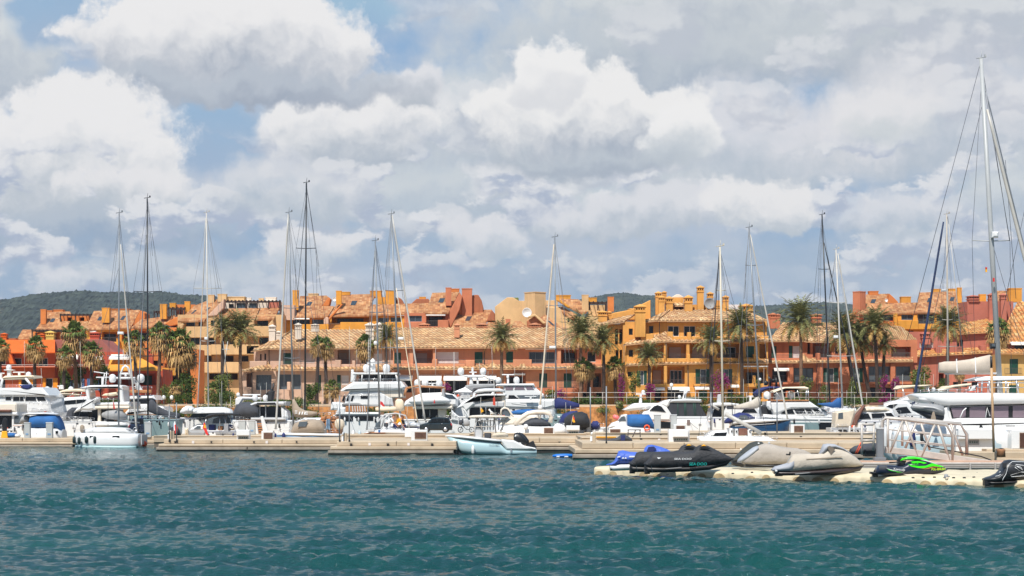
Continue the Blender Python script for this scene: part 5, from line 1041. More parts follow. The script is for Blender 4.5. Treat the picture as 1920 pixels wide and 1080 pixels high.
for x, y, Y in ((362, 829, 155.4), (500, 829, 155.4), (693, 833, 142.5), (766, 833, 142.5), (1190, 834, 129.6), (1236, 824, 140.8), (1400, 834, 129.6)):
    t = T('number_plate', 'small pale mooring number plate fixed to a pier front', 'sign', x, y, Y, SG); t.rect('plate', BLINDW, x - 2.2, y - 2.6, x + 2.2, y + 2.4, .06, .18, 0)
# service pedestals and cabinets
PG = 'grey service pedestals on the piers'
for x0, x1, y0, y1, Y, lb in ((45, 56, 793, 821.5, 173, 'grey service pedestal left of the blue covered boat'), (86, 98, 792.5, 821.5, 173, 'grey service pedestal in front of the blue covered boat'), (271, 283, 792, 820, 180.6, 'grey service pedestal before the parked navy car'), (447, 460, 789, 815, 168.8, 'left one of two grey pedestals beside the striped steps'), (466, 478, 789, 815, 168.8, 'right one of two grey pedestals beside the striped steps'), (1227, 1239, 778, 813, 157, 'grey service pedestal left of the wide white cabinet'), (1258, 1269, 778, 813, 157, 'grey service pedestal behind the wide white cabinet')):
    t = T('service_pedestal', lb, 'pedestal', (x0 + x1) / 2, y1, Y, PG); t.slab('body', mat('pedestal_grey', S(176, 178, 176), .6, .06, 2), [(x0, y1), (x1, y1), (x1, y0 + 1.2), (x1 - 1, y0), (x0 + 1, y0), (x0, y0 + 1.2)], .45, 0, .03); t.rect('socket', mat('socket_blue', S(120, 150, 180), .5), x0 + 3, y1 - 9, x1 - 3, y1 - 6, .04, -.03, 0); t.rect('cap', GREYW, x0 - .6, y0 - .8, x1 + .6, y0 + 1, .5, -.03, .03)
WG = 'white service cabinets on the piers'
def cabinet(lb, x0, x1, y0, y1, Y, door=None, sock=None, lid=None):
    t = T('service_cabinet', lb, 'cabinet', (x0 + x1) / 2, y1, Y, WG); t.rect('body', WHITE, x0, y0, x1, y1, 1.0, 0, .04)
    if door: t.rect('louvre', mat('slatted_wood', S(140, 116, 96), .8, .25, 4), *door, .05, -.05, .01); t.slabs('slat', BROWN, [[(door[0] + .6, y), (door[2] - .6, y), (door[2] - .6, y - .7), (door[0] + .6, y - .7)] for y in np.arange(door[1] + 2, door[3] - .5, 2.1)], .04, -.085, 0)
    if sock: t.rect('socket_panel', GREYC, *sock, .05, -.05, .01); t.slabs('socket', DKGREEN, [[(x - .9, (sock[1] + sock[3]) / 2 + 1.2), (x + .9, (sock[1] + sock[3]) / 2 + 1.2), (x + .9, (sock[1] + sock[3]) / 2 - 1.2), (x - .9, (sock[1] + sock[3]) / 2 - 1.2)] for x in np.arange(sock[0] + 3, sock[2] - 2, 4.2)], .04, -.09, 0)
    if lid: t.rect('lid', WHITE, *lid, .7, -.35, .05)
    return t
cabinet('white cabinet with a green socket panel on the long left pier', 444, 467, 806, 825, 157, sock=(447, 818, 465, 823.5), lid=(443, 806, 468, 817)); cabinet('white cabinet with brown louvre beside the furled yacht mast on the long left pier', 490, 512, 808, 825, 157, door=(494, 811, 511, 823))
cabinet('white cabinet with a brown louvred door left of the fishing boat', 771, 801, 806, 827, 144, door=(777.5, 810, 799, 823)); cabinet('plain white cabinet behind the louvred one, near the black car', 759, 783, 803, 820, 158)
cabinet('white cabinet with brown door behind the outboard of the fishing boat', 1015, 1040, 800, 815, 160, door=(1020, 802, 1037, 814)); cabinet('small white cabinet with sockets behind the fishing boat, before the black canopy', 1063, 1086, 798, 813.5, 159, sock=(1066, 809, 1085, 813), lid=(1062, 798, 1087, 807)); cabinet('low white cabinet with louvred front beside the tripod stand', 1142, 1165, 803, 820, 157, door=(1144, 804.5, 1163, 818))
cabinet('largest white cabinet with a sloping lid and green sockets, behind the black jet ski covers', 1254, 1293, 805, 829.5, 133, sock=(1263, 820, 1290, 828), lid=(1262, 806, 1291, 820)); cabinet('white cabinet with a brown front left of the tan canvas boat', 1483, 1509, 796, 813, 157.5, door=(1489, 798, 1506, 811)); cabinet('white cabinet behind the larger sloping lid one', 1263, 1286, 796, 806, 156, door=(1268, 798, 1284, 806))
cabinet('white flap topped cabinet behind the gangway, before the catamaran hull', 1793, 1864, 808, 847, 114, sock=(1812, 824, 1836, 834), lid=(1797, 804, 1864, 824)); cabinet('white cabinet with reddish brown door at the right edge', 1897, 1940, 806, 842, 113, door=(1912, 811, 1936, 840))
# mooring posts, tripod, floodlight, pontoon, gangway
for x, y0, y1, Y, lb in ((317.5, 760, 829, 155.6, 'thin grey pole on the left end of the long pier'), (331, 755, 830, 155.6, 'second thin grey pole beside the flag on the long pier'), (637, 742, 828, 142.8, 'thin grey pole on the left end of the white cabinet pier'), (655, 742, 828, 142.8, 'grey pole before the wooden railed yacht'), (1107, 726, 818, 157, 'tall grey pole beside the stone wall, left one of the pair'), (1137, 724, 831, 129.8, 'tall grey pole at the end of the nearest pier'), (1333, 735, 812, 157, 'thin grey pole behind the black window cruiser'), (1457, 750, 813, 157, 'thin grey pole with a white ball before the navy yacht')):
    t = T('mooring_pole', lb, 'pole', x, y1, Y, 'grey poles on the piers'); t.tubes('pole', MASTG, [[(x, y1), (x, y0)]], .055); t.rect('foot', BLACK, x - 1.6, y1 - 3, x + 1.6, y1, .14, -.07, .01)
for x0, x1, y0, y1, Y, lb in ((317, 326, 808, 828, 156, 'squat concrete post with white notice on the long left pier'), (643, 650, 812, 828, 143.5, 'squat concrete post beside the thin pole on the middle pier'), (1109, 1117, 812, 830, 130.5, 'squat concrete post with a picture notice on the nearest pier')):
    t = T('concrete_post', lb, 'post', (x0 + x1) / 2, y1, Y); t.rect('post', CONC, x0, y0, x1, y1, .3, 0, .03); t.rect('notice', WHITET, x0 - 2.5, y0 + 6, x0 + 1.5, y0 + 15, .03, -.04, 0); t.dome(x0 + 1, y0 + 1, 2.6, .1, 'lamp')
t = T('tripod_stand', 'thin metal A frame stand on the middle quay wall', 'stand', 1178, 828, 141.5); t.tubes('frame', IRON, [[(1177, 829), (1178, 806)], [(1183, 826), (1192, 806)], [(1201, 829), (1200, 806)], [(1176, 806), (1202, 806)], [(1178, 813), (1200, 813)]], .045)
t = T('boat_cover', 'dark blue and grey canvas cover over a dinghy lying before the middle quay wall', 'boat cover', 1172, 829, 137); t.loft('cover', CHARC, [(1122, 826, 829, .3), (1140, 825, 829, .6), (1158, 820, 829, .8), (1164, 815, 829, .8), (1172, 814.5, 829, .8), (1184, 822, 829, .6), (1186, 827, 829, .3)], jit=.03); t.rect('panel', NAVYC, 1164, 816, 1172, 826, .05, -.86, 0)
t = T('kerb_strip', 'yellow painted strip on the middle quay wall', 'painted strip', 1140, 820, 140.9); t.rect('strip', YELF, 1118, 818.5, 1155, 820.2, .3, -.1, 0)
t = T('floodlight_post', 'tan wooden post with a black floodlight before the catamaran', 'floodlight', 1862, 846, 110.5)
t.tubes('post', mat('weathered_wood', S(190, 156, 120), .8, .15, 2), [[(1863.5, 848), (1859, 690)], ], .075); t.tubes('bracket', BLACK, [[(1859, 692), (1858.5, 668)]], .07); t.slab('lamp_head', BLACK, [(1857.5, 654), (1867.5, 653.5), (1867.5, 643.5), (1858.5, 643.5)], .3, -.2, .04); t.win([(1859.3, 650), (1866.2, 650), (1866.2, 645), (1859.8, 645)], GLASSG, -.2, 'lens')
t = T('steel_pile', 'square grey steel pile holding the pontoon left of the gangway', 'pile', 1651, 868, 103); t.rect('pile', MASTG, 1645, 803, 1657, 872, .4, 0, .03); t.rect('cap', GREYW, 1644, 802, 1658, 805, .44, -.02, .02); t.rect('bracket', MASTG, 1640, 858, 1662, 866, .5, -.06, .03)
t = T('boarding_gate', 'grey steel hand rail gate behind the square pile', 'frame', 1628, 850, 112); t.tubes('frame', ALU, [[(1616, 853), (1616, 796)], [(1616, 796), (1640, 796)], [(1639, 796), (1637, 845)], [(1616, 812), (1640, 812)], [(1616, 826), (1640, 826)]], .075); t.tubes('rope', ORANGE, [[(1604, 850), (1616, 826)], [(1607, 850), (1617, 832)]], .03)
t = T('workboat', 'dark grey inflatable moored behind the square pile', 'dinghy', 1620, 850, 114); t.loft('tube', CHARC, [(1594, 842, 850, .3), (1604, 836, 852, .8), (1620, 832, 852, .9), (1640, 830, 851, .9), (1648, 836, 850, .5)]); t.rect('engine_box', BLACK, 1622, 843, 1642, 856, .8, -1.2, .05)
t = T('pontoon', 'long grey aluminium pontoon under the gangway', 'pontoon', 1750, 880, 101.5)
t.rect('frame', ALU, 1606, 867, 1902, 879, 2.6, 0, .04); t.rect('deck', mat('pinkish_deck', S(196, 158, 132), .8, .15, 2, streak=.2), 1608, 865.6, 1902, 867.2, 2.5, .05, 0); t.slabs('groove', CONCG, [[(1606, y + .5), (1902, y + .5), (1902, y - .3), (1606, y - .3)] for y in (870.5, 874.5)], .03, -.02, 0); t.slabs('bracket', ALU, [[(x, 885), (x + 3.5, 885), (x + 3.5, 868), (x, 868)] for x in (1818, 1865, 1700)], .12, -.14, .02); t.rect('float', BLACK, 1612, 878, 1898, 888, 2.3, .15, .03)
t = T('gangway', 'aluminium truss gangway with a pinkish walkway sloping down to the pontoon', 'gangway', 1745, 866, 104)
k = 2.6
t._b(MB().add([P(1660, 837, 104), P(1785, 855, 104), P(1858, 863, 104)] + [P(1660, 837, 104) + Vector((0, k, 0)), P(1785, 855, 104) + Vector((0, k, 0)), P(1858, 863, 104) + Vector((0, k, 0))], [(0, 1, 4, 3), (1, 2, 5, 4)]), 'walkway', mat('pink_walkway', S(206, 148, 118), .8, .12, 2), None)
t.slab('side_beam', ALU, [(1659, 849), (1720, 856), (1781, 865), (1858, 866), (1858, 863), (1785, 853), (1720, 843), (1660, 838)], .12, -.16, .03); t.slab('side_beam', ALU, [(1659, 843), (1785, 858), (1785, 852), (1660, 837)], .12, k + .03, .03)
for d in (-.1, k):
    sh = 0 if d < 0 else 47; sy = 0 if d < 0 else 0
    t.tubes('handrail', ALU, [[(1653.5, 849, d), (1653.5, 791, d), (1659, 783, d), (1700, 787, d), (1774, 796.5, d), (1786, 817, d), (1785, 865, d)]] if d < 0 else [[(1705, 783.5, d), (1822, 795.5, d), (1834, 816, d), (1834, 856, d)]], .1)
    t.tubes('diagonal', ALU, [[(1692, 789, d), (1668, 848, d)], [(1697, 789, d), (1720, 856, d)], [(1752, 796, d), (1727, 856, d)], [(1758, 797, d), (1780, 864, d)], [(1800, 799, d + 1.2), (1787, 820, d)], [(1664, 785, d), (1664, 848, d)]] if d < 0 else [[(1738, 791, d), (1716, 842, d)], [(1745, 792, d), (1763, 846, d)], [(1803, 796, d), (1826, 856, d)], [(1710, 785, d), (1710, 838, d)]], .075)
    t.tubes('mid_rail', ALU, [[(1664, 805, d), (1786, 819, d)], [(1664, 824, d), (1786, 838, d)]] if d < 0 else [[(1710, 808, d), (1834, 820, d)], [(1710, 826, d), (1834, 840, d)]], .035)
t.tubes('hose', BLACK, [[(1735, 825, .5), (1745, 838, .4), (1765, 842, .2), (1800, 848, .1), (1840, 856, 0), (1858, 863, -.1)]], .035)
t = T('orange_buoy', 'orange mooring buoy floating behind the white sloop', 'buoy', 272, 836, 170); t.dome(271, 832, 4.8, 0, 'ball', ORANGE)
t = T('kayak', 'bright blue and white float lying in the water before the nearest pier', 'float', 1055, 857, 133); t.loft('hull', mat('bright_blue', S(24, 110, 200), .4), [(1036, 853, 857, .15), (1042, 851.5, 858, .3), (1060, 850.5, 858, .35), (1072, 851, 858, .3), (1076, 853, 857, .1)]); t.slabs('patch', WHITE, [[(1043, 857.5), (1050, 857.5), (1049, 855), (1044, 855)], [(1058, 857.5), (1066, 857.5), (1065, 855), (1059, 855)]], .1, -.36, .02)
# ------------------------------------------------------------------ boats
FLEET = []
class Boat(T):
    def __init__(s, *a):
        T.__init__(s, *a); FLEET.append(s); s.hx = None
    def hull(s, m, x0, x1, y, t=3.4, off=0.0, rake=4, name='hull'):
        """hull side from the deck line y down into the water, both ends raked"""
        yw = PY0 + (H + .25) * F / s.Y; s.hx = (x0, x1, y, off)
        return s.slab(name, m, [(x0, y), (x1, y), (x1 - rake, yw), (x0 + rake, yw)], t, off, .25)
    def mast(s, m, xb, yb, xt, yt, r=.10, spread=(), stays=(), furl=None, feet=None, off=1.6, top=True, fm=None, rope=None):
        b = P(xb, yb, s.Y + off); t = P(xt, yt, s.Y + off); r *= .68; mb = MB().tube([b, b.lerp(t, .5), t], r, 8, r * .72)
        if top: mb.tube([t, t + Vector((.05, 0, .5))], .018, 4); mb.tube([t + Vector((-.3, 0, .02)), t + Vector((.32, 0, .12))], .03, 4); mb.box(t + Vector((.2, -.08, .1)), t + Vector((.32, .08, .26)))
        s._b(mb, 'mast', m, None); rg = MB(); L = lambda q: b.lerp(t, (yb - q) / (yb - yt))
        for y, hw in spread:
            c = L(y); w = hw * PM(s.Y); s._b(MB().tube([c + Vector((-w, .1, .05)), c, c + Vector((w, .1, .05))], .035, 5), 'spreader', m, None)
            if feet: 
                for sg in (-1, 1): rg.tube([t.lerp(c, .08), c + Vector((sg * w, .1, .05)), P(xb + sg * feet, yb, s.Y) + Vector((0, off, 0))], .013, 4)
        for q in stays: rg.tube([P(q[0], q[1], s.Y + off), P(q[2], q[3], s.Y + off)], .016, 4)
        if rg.v: s._b(rg, 'rigging', rope or ROPE, None)
        if furl:
            for f in (furl if isinstance(furl[0], (tuple, list)) else [furl]):
                a, c = P(f[0], f[1], s.Y + off), P(f[2], f[3], s.Y + off); w = f[4] if len(f) > 4 else .07
                s._b(MB().tube([a, a.lerp(c, .08), a.lerp(c, .5), a.lerp(c, .95), c], w * .6, 7, w * 1.25), 'furled_sail', f[5] if len(f) > 5 else (fm or MASTW), None)
    def fender(s, x, y, m, w=3, h=7, off=-.25):
        k = PM(s.Y); c = P(x, y, s.Y); c.y += off; W, Hh = w * k, h * k
        return s._b(MB().lathe(c, [(W * .3, -Hh), (W, -Hh * .7), (W, Hh * .7), (W * .3, Hh), (W * .12, Hh * 1.25)], 10), 'fender', m, None)
    def radar(s, x0, x1, y, off=1.5, yb=None):
        xm = (x0 + x1) / 2; o = s.rect('radar', WHITE, x0, y, x1, y + 2, .25, off, .04); s.rect('radar_post', WHITE, xm - 2, y + 2.1, xm + 2, yb or y + 7, .35, off, .04); return o
    def antennas(s, lst, off=1.5, r=.016): return s.tubes('antenna', MASTW, [[(x, y0), (x2, y1)] for x, y0, x2, y1 in lst], r, off, n=4)
MY, SB, MBT = 'motor yacht', 'sailboat', 'motorboat'

b = Boat('motor_yacht', 'big white flybridge yacht with three front windows and a cream hardtop, far left', MY, 45, 830, 187)
b.hull(WHITE, -40, 100, 773, 9); b.slab('superstructure', WHITE, [(-40, 775), (-40, 742), (90, 742), (92, 751), (97, 775)], 7, .3, .2); b.slab('flybridge', WHITE, [(-40, 727), (2, 727), (78, 726), (91, 741), (90, 744), (-40, 744)], 6.4, .0, .22)
for q in ([(24, 751.5), (23.5, 743.8), (43, 743.8), (44.5, 751.5)], [(47, 751.5), (45.5, 743.8), (66, 743.8), (68, 751.5)], [(70.5, 751.5), (68.5, 743.8), (82, 743.8), (86, 751.5)], [(10, 750), (12, 744), (19, 744), (21, 750)]): b.win(q, GLASS, .28)
b.slab('hardtop', CREAMC, [(0, 711), (9, 704.5), (62, 703.6), (64, 707.5), (47, 710), (3, 711.5)], 3.6, .8, .15); b.tubes('hardtop_arch', WHITE, [[(48, 709), (62, 727)], [(5, 710), (1, 727)]], .13, .9); b.slab('console_cover', NAVYC, [(36, 722), (58, 721), (56, 728), (50, 730), (42, 728)], .8, -.1)
b.rail([(0, 727), (76, 726)], 5); b.dome(16.5, 689, 5, 2.4); b.dome(53.5, 703, 5.5, 4.5); b.dome(88.6, 731, 6, 3); b.radar(24, 47, 697, 2, 704); b.radar(-6, 8, 699, 2, 712); b.rect('radar_mast', WHITE, 13, 694, 20, 705, .4, 2.2); b.rect('dome_shelf', WHITE, 7, 693, 25, 694.6, .8, 2); b.rail([(56, 758), (98, 762)], 6, -.2, step=8); b.antennas([(46, 704, 45.5, 640), (79, 727, 77, 690)])
b = Boat('motor_yacht', 'cream stern of a yacht with a dark saloon opening, cut by the left edge', MY, 5, 830, 178)
b.hull(WHITE, -40, 30, 804, 6); b.slab('bulwark', CREAM, [(-40, 756), (28, 755), (31, 758), (31, 773), (-40, 773)], 4, .1, .15); b.rect('saloon_door', GLASS, -40, 779, 22, 804, 3, .6); b.rect('pillar', WHITE, 22, 772, 26, 806, 3, .2); b.rect('deck_overhang', WHITE, -40, 773, 32, 779, 4, .0, .1); b.rect('cushion', BROWN, -20, 768, 20, 772, .5, -.3)
t = T('paddle_board', 'black and yellow board standing upright on the left pier', 'board', 8, 822, 173.5); t.slab('board', BLACK, [(4, 808), (3.5, 792), (6, 784), (10, 783), (13, 786), (12.5, 808)], .15, 0, .04); t.slab('base', YELF, [(1.5, 821.5), (3, 808.5), (12.5, 808.5), (14.5, 821.5)], .3, -.05, .04)
b = Boat('dinghy', 'small blue and white dinghy on the left pier', 'dinghy', 25, 821, 174); b.loft('hull', BLUEC, [(10, 813, 820, .3), (18, 811, 820.5, .5), (28, 812, 820, .45), (33, 815, 819, .2)]); b.loft('bow', WHITE, [(30, 813.5, 820, .4), (36, 814, 820, .3), (39, 816, 818, .08)])
b = Boat('motorboat', 'small white boat with a grey folded canopy, left of the blue covered boat', MBT, 42, 830, 178)
b.hull(WHITE, 23, 72, 796, 3); b.slab('windscreen', GLASSG, [(24, 794), (26, 783), (34, 779), (43, 782), (46, 794)], 2, .3, .1); b.loft('canopy', GREYC, [(40, 790, 795, .8), (44, 781, 795, 1.1), (50, 777.5, 794, 1.2), (56, 780, 795, 1.1), (61, 788, 797, .7)]); b.win([(56, 808), (68, 810), (62, 804), (57, 803)])
b = Boat('motorboat', 'white cruiser under a bright blue canvas cover on the left', MBT, 88, 832, 177)
b.loft('hull', WHITE, [(55, 803, 834, .8), (62, 800, 836, 1.4), (90, 800, 836, 1.6), (112, 801, 836, 1.5), (121, 806, 834, 1.0)], ex=3.5); b.loft('canvas_cover', BLUEC, [(57, 784, 800, .6), (61, 779.5, 802, 1.2), (75, 777, 803, 1.45), (95, 777, 803, 1.45), (108, 778, 803, 1.4), (114, 787, 806, 1.2), (119, 800, 815, .8)], ex=3, jit=.03); b.loft('hard_roof', WHITE, [(44, 776, 779, .5), (60, 773.5, 778, 1.3), (90, 773, 777.5, 1.4), (112, 775, 779, .9)]); b.rect('porthole', GLASS, 104, 808, 109, 813, .06, -1.55, .01)
b = Boat('motor_yacht', 'white cabin cruiser with beige bimini and oval side windows, behind the blue covered boat', MY, 130, 830, 193)
b.hull(WHITE, 84, 175, 772, 5); b.slab('cabin', WHITE, [(86, 775), (88, 762), (95, 755), (104, 750), (124, 745), (163, 743), (171, 752), (171, 775)], 4.5, .1, .25); b.win([(102, 757.5), (108.6, 752.4), (117, 750.8), (117, 758.7)], GLASS, .1); b.win([(120.5, 758.7), (121, 751.6), (145, 749.2), (162, 749.2), (158, 754), (144, 757)], GLASS, .1)
b.slab('bimini', CREAMC, [(107, 734.5), (126, 729.3), (151, 728.8), (157, 734), (135, 734.5)], 3, .8, .1); b.slab('bimini', BEIGEC, [(90, 742), (98, 738), (112, 736.5), (150, 739), (150, 741), (112, 741)], 3, .8, .1); b.tubes('bimini_frame', STEEL, [[(110, 734), (118, 747)], [(154, 734), (150, 746)], [(140, 734), (128, 746)]], .03, .9); b.dome(133, 730, 5, 4); b.radar(107, 117, 723, 2, 730); b.rect('aerial_box', WHITE, 112, 722, 118, 730, .4, 2)
b = Boat('motor_yacht', 'large white yacht with square hardtop arch and sweeping side wing, left group', MY, 195, 830, 186)
b.hull(WHITE, 116, 250, 790, 7); b.slab('hardtop', WHITE, [(148, 727), (168, 722.5), (221, 721.5), (228, 724), (230, 731), (224, 730), (221, 727.5), (172, 727.5), (163, 729.5)], 3.6, .8, .15); b.slab('arch_leg', WHITE, [(159, 729.5), (166, 728), (168, 749), (163, 749)], 3, .9, .1); b.slab('arch_leg', WHITE, [(222, 730), (230, 730), (232, 755), (225, 754)], 3, .9, .1)
b.slab('flybridge', WHITE, [(176, 762), (178, 755), (243, 753), (244, 762)], 5.5, .3, .2); b.slab('side_wing', WHITE, [(137, 774), (143, 766), (160, 757), (182, 744), (184, 748), (176, 757), (178, 768), (165, 770), (150, 769)], 1.6, -.2, .2); b.rect('deck_overhang', CREAM, 168, 761.5, 244, 767, 5.5, .0, .1); b.rect('saloon', GLASS, 172, 767, 216, 791, 4, .9, .05); b.rect('pillar', CREAM, 183, 767, 189, 791, .5, .5); b.rect('pillar', CREAM, 214, 767, 218, 791, .5, .5)
b.slab('canopy', CHARC, [(121, 786), (126, 770), (134, 764), (140, 767), (137, 786)], 3, .5, .2); b.rect('aft_window', GLASS, 136, 772, 166, 786, 3, .7); b.rail([(117, 786), (166, 787)], 5, -.1, step=10); b.dome(211, 709, 7, 2.4); b.radar(180, 204, 706.5, 2, 722); b.tubes('signal_mast', WHITE, [[(198, 722), (200, 697)], [(193, 722), (196, 700)], [(176, 697), (204, 701)]], .05, 2); b.rail([(182, 753), (222, 752)], 6, .2, step=9); b.slab('sun_pad', CREAMC, [(190, 742), (196, 738), (218, 735), (220, 740), (206, 743)], 2, .8, .1)
b.slab('ensign', REDF, [(212, 750), (214, 757), (215.8, 767), (212.5, 766.5)], .03, -.6, 0); b.tubes('flag_pole', MASTW, [[(212.5, 770), (212, 748)]], .02, -.6); b.loft('tender', WHITE, [(182, 793, 800, .4), (186, 790.5, 801, .7), (230, 791, 801, .75), (238, 793, 801, .5), (241, 796, 799, .15)], -.4); b.loft('tender_cover', GREYC, [(190, 774, 782, .4), (200, 770, 786, .8), (216, 768, 788, .9), (228, 771, 788, .8), (236, 778, 787, .3)], .5, jit=.03); b.antennas([(152, 727, 150, 640), (243, 753, 241, 690)])
b = Boat('motor_yacht', 'white yacht with compass star on its front and grey green hull under a radar arch', MY, 268, 830, 197)
b.hull(TEALG, 232, 318, 776, 5.5); b.slab('bow_deck', WHITE, [(232, 776), (240, 767), (241, 757.5), (274, 757), (307, 763), (310, 769), (308, 774), (316, 780), (232, 778)], 5, .1, .25); b.slab('flybridge', WHITE, [(224, 750), (243, 741.5), (287, 740.5), (292, 749.5)], 4.6, .3, .25); b.win([(242, 757.5), (245, 749.8), (290, 749), (294, 757)], GLASS, .35, 'windscreen', t=.2); b.rect('teak_coaming', TEAK, 219, 731, 284, 737, .3, .2)
b.tubes('radar_arch', WHITE, [[(224, 730), (226, 703), (231, 689), (235, 686), (240, 689), (246, 706), (251, 720)], [(218, 709), (254, 709)], [(226, 701), (245, 701)]], .13, 1.2); b.slab('arch_leg', WHITE, [(249, 709), (257, 715), (268, 733), (257, 733)], .5, 1.4, .1); b.tubes('signal_mast', MASTW, [[(231, 685), (231, 655)], [(238, 685), (238, 660)], [(226, 684), (244, 684)]], .03, 1.3); b.dome(264, 709, 7.3, 1.6); b.dome(236, 704, 2.6, 1.2, 'lamp'); b.rail([(221, 731), (284, 730.5)], 6, .2, step=9); b.rail([(236, 769), (262, 772), (300, 772)], 6, -.1, step=8)
b.slab('star', NAVYH, [(258, 747.5), (259.5, 744.5), (256.5, 743.2), (259.5, 742), (261, 738.8), (262, 742), (265, 743.2), (262, 744.5)], .03, .26, 0)

b = Boat('sailboat', 'white sloop with four dark fenders moored in front of the left piers', SB, 205, 838, 170)
b.loft('hull', WHITE, [(138.5, 811.5, 813, .05), (142, 811, 823, .6), (148, 811, 833, 1.1), (165, 811, 838, 1.6), (195, 811, 840, 1.85), (225, 811.5, 840, 1.9), (250, 812, 840, 1.8), (265, 813, 839, 1.6)], ex=5, n=24); b.loft('boot_stripe', mat('pale_teal', S(166, 196, 198), .4), [(146, 834.5, 838, 1.12), (165, 834, 839.5, 1.64), (195, 834.5, 840.5, 1.9), (225, 835, 841, 1.95), (250, 835, 841, 1.85), (262, 835.5, 840, 1.68)], ex=5, n=20)
b.loft('coachroof', WHITE, [(154, 810, 813, .5), (164, 804.5, 813, .9), (180, 801, 813, 1.2), (210, 800.5, 813, 1.3), (238, 802, 813, 1.3), (250, 809, 813, 1.2)], ex=3.5, n=18); b.win([(165, 810.2), (166, 807), (176, 805.4), (191, 805.6), (189, 810)], GLASS, -.95); b.win([(225, 805.5), (227, 803.8), (244, 806), (246, 807.6)], GLASS, -1.05)
b.win([(168, 821), (168, 817), (191, 817), (191, 821), (188, 821), (188, 819.6), (171, 819.6), (171, 821)], GLASS, -1.68, 'hull_window'); b.win([(210, 821), (210, 817), (224, 817), (224, 821)], GLASS, -1.84, 'hull_window'); b.rect('transom', GREYW, 264, 815, 266, 834, 2.6, -1.3, .02)
for x, y in ((147.5, 824.5), (156.7, 826), (170, 824), (186, 824)): b.fender(x, y, mat('dark_green_fender', S(20, 44, 44), .6), 3.1, 6.5, -1.75)
b.mast(MASTG, 222.5, 801, 223.5, 400, .12, [(548, 17), (668, 22)], [(264, 812, 224, 405), (140, 810, 223, 500)], (226, 458, 256, 806, .075), 20, 0, rope=ROPEB); b.tubes('boom', MASTG, [[(223, 788), (262, 793)]], .08, 0); b.rect('radar_box', WHITE, 220, 622, 231, 627, .4, -.35); b.rail([(145, 811), (262, 812)], 6.5, -1.2, .012, 16); b.tubes('steering_wheel', STEEL, [[(253 + 3.4 * math.cos(a), 806 + 4.4 * math.sin(a)) for a in np.linspace(0, 6.3, 13)]], .03, -.6); b.loft('wheel_cover', TANC, [(155, 799, 808, .05), (157, 796.5, 811, .12), (160, 796, 811, .12), (163, 799, 808, .05)], -1.0)
b = Boat('sailboat', 'sloop with a tall black mast and a charcoal sail cover, left group', SB, 300, 832, 182)
b.hull(TEALG, 268, 334, 786, 3); b.loft('sail_cover', CHARC, [(273.5, 752, 772, .2), (277, 749, 774, .3), (282, 750, 776, .3), (290, 761, 779, .28), (309, 771, 783, .24), (332, 775, 785, .15)], 1.6, jit=.04); b.mast(MASTB, 277.5, 788, 276, 372, .13, [(547, 27), (668, 20)], [(276, 372, 286, 480), (330, 786, 277, 376)], (274.5, 440, 257, 792, .06, MASTG), 26, 1.6, rope=ROPEB); b.rail([(275, 786), (330, 786)], 6, -.1, step=12)
def car(lb, x0, x1, yb, Y, paint, flip=1):
    """small hatchback: shaped body, glasshouse, four wheels, lamps"""
    t = T('parked_car', lb, 'car', (x0 + x1) / 2, yb, Y); w = x1 - x0; X = lambda u: x0 + w * (u if flip > 0 else 1 - u); h = w * .47; Yy = lambda v: yb - h * v
    q = lambda pts: [(X(u), Yy(v)) for u, v in pts]
    body = t.slab('body', paint, q([(0, .2), (0, .45), (.02, .55), (.2, .62), (.24, .64), (.93, .66), (.98, .6), (1, .4), (.99, .18), (.9, .15), (.1, .15)]), 1.7, 0, .12); t.slab('roof', paint, q([(.22, .63), (.36, .93), (.45, 1), (.8, 1), (.9, .94), (.96, .65)]), 1.45, .12, .12)
    for pts in ([(.29, .66), (.38, .9), (.52, .94), (.52, .66)], [(.54, .66), (.54, .94), (.72, .94), (.74, .66)], [(.77, .67), (.75, .93), (.86, .9), (.9, .68)]): t.win(q(pts), GLASS, .13)
    for u in (.2, .79):
        for d in (-.04, 1.5):
            c = P(X(u), yb, t.Y); c.y += d; r = w * .098 * PM(Y); k = MB(); ring = lambda rr, dy: [(c.x + rr * math.cos(a), c.y + dy, c.z + r + rr * math.sin(a)) for a in [2 * math.pi * i / 16 for i in range(16)]]
            wh = t._b(k.rings([ring(r * .8, -.02), ring(r, .02), ring(r, .2), ring(r * .8, .24)]), 'wheel', TYRE, None); t._b(MB().rings([ring(r * .1, -.05), ring(r * .55, -.04), ring(r * .62, -.02)]), 'rim', STEEL, wh)
    t.slab('tail_light', RED, q([(.965, .62), (.995, .5), (.975, .45), (.945, .6)]), .25, -.015, .01); t.slab('headlight', GLASSG, q([(.005, .5), (.03, .56), (.1, .56), (.06, .48)]), .25, -.015, .01); t.slab('mirror', paint, q([(.31, .68), (.31, .74), (.35, .74), (.35, .68)]), .15, -.17, .02); t.slab('door_handle', STEEL, q([(.66, .6), (.7, .6), (.7, .57), (.66, .57)]), .05, -.05, .01); return t
t = car('dark navy car parked on the pier behind the white sloop', 240, 311, 817, 184, CARB, -1)

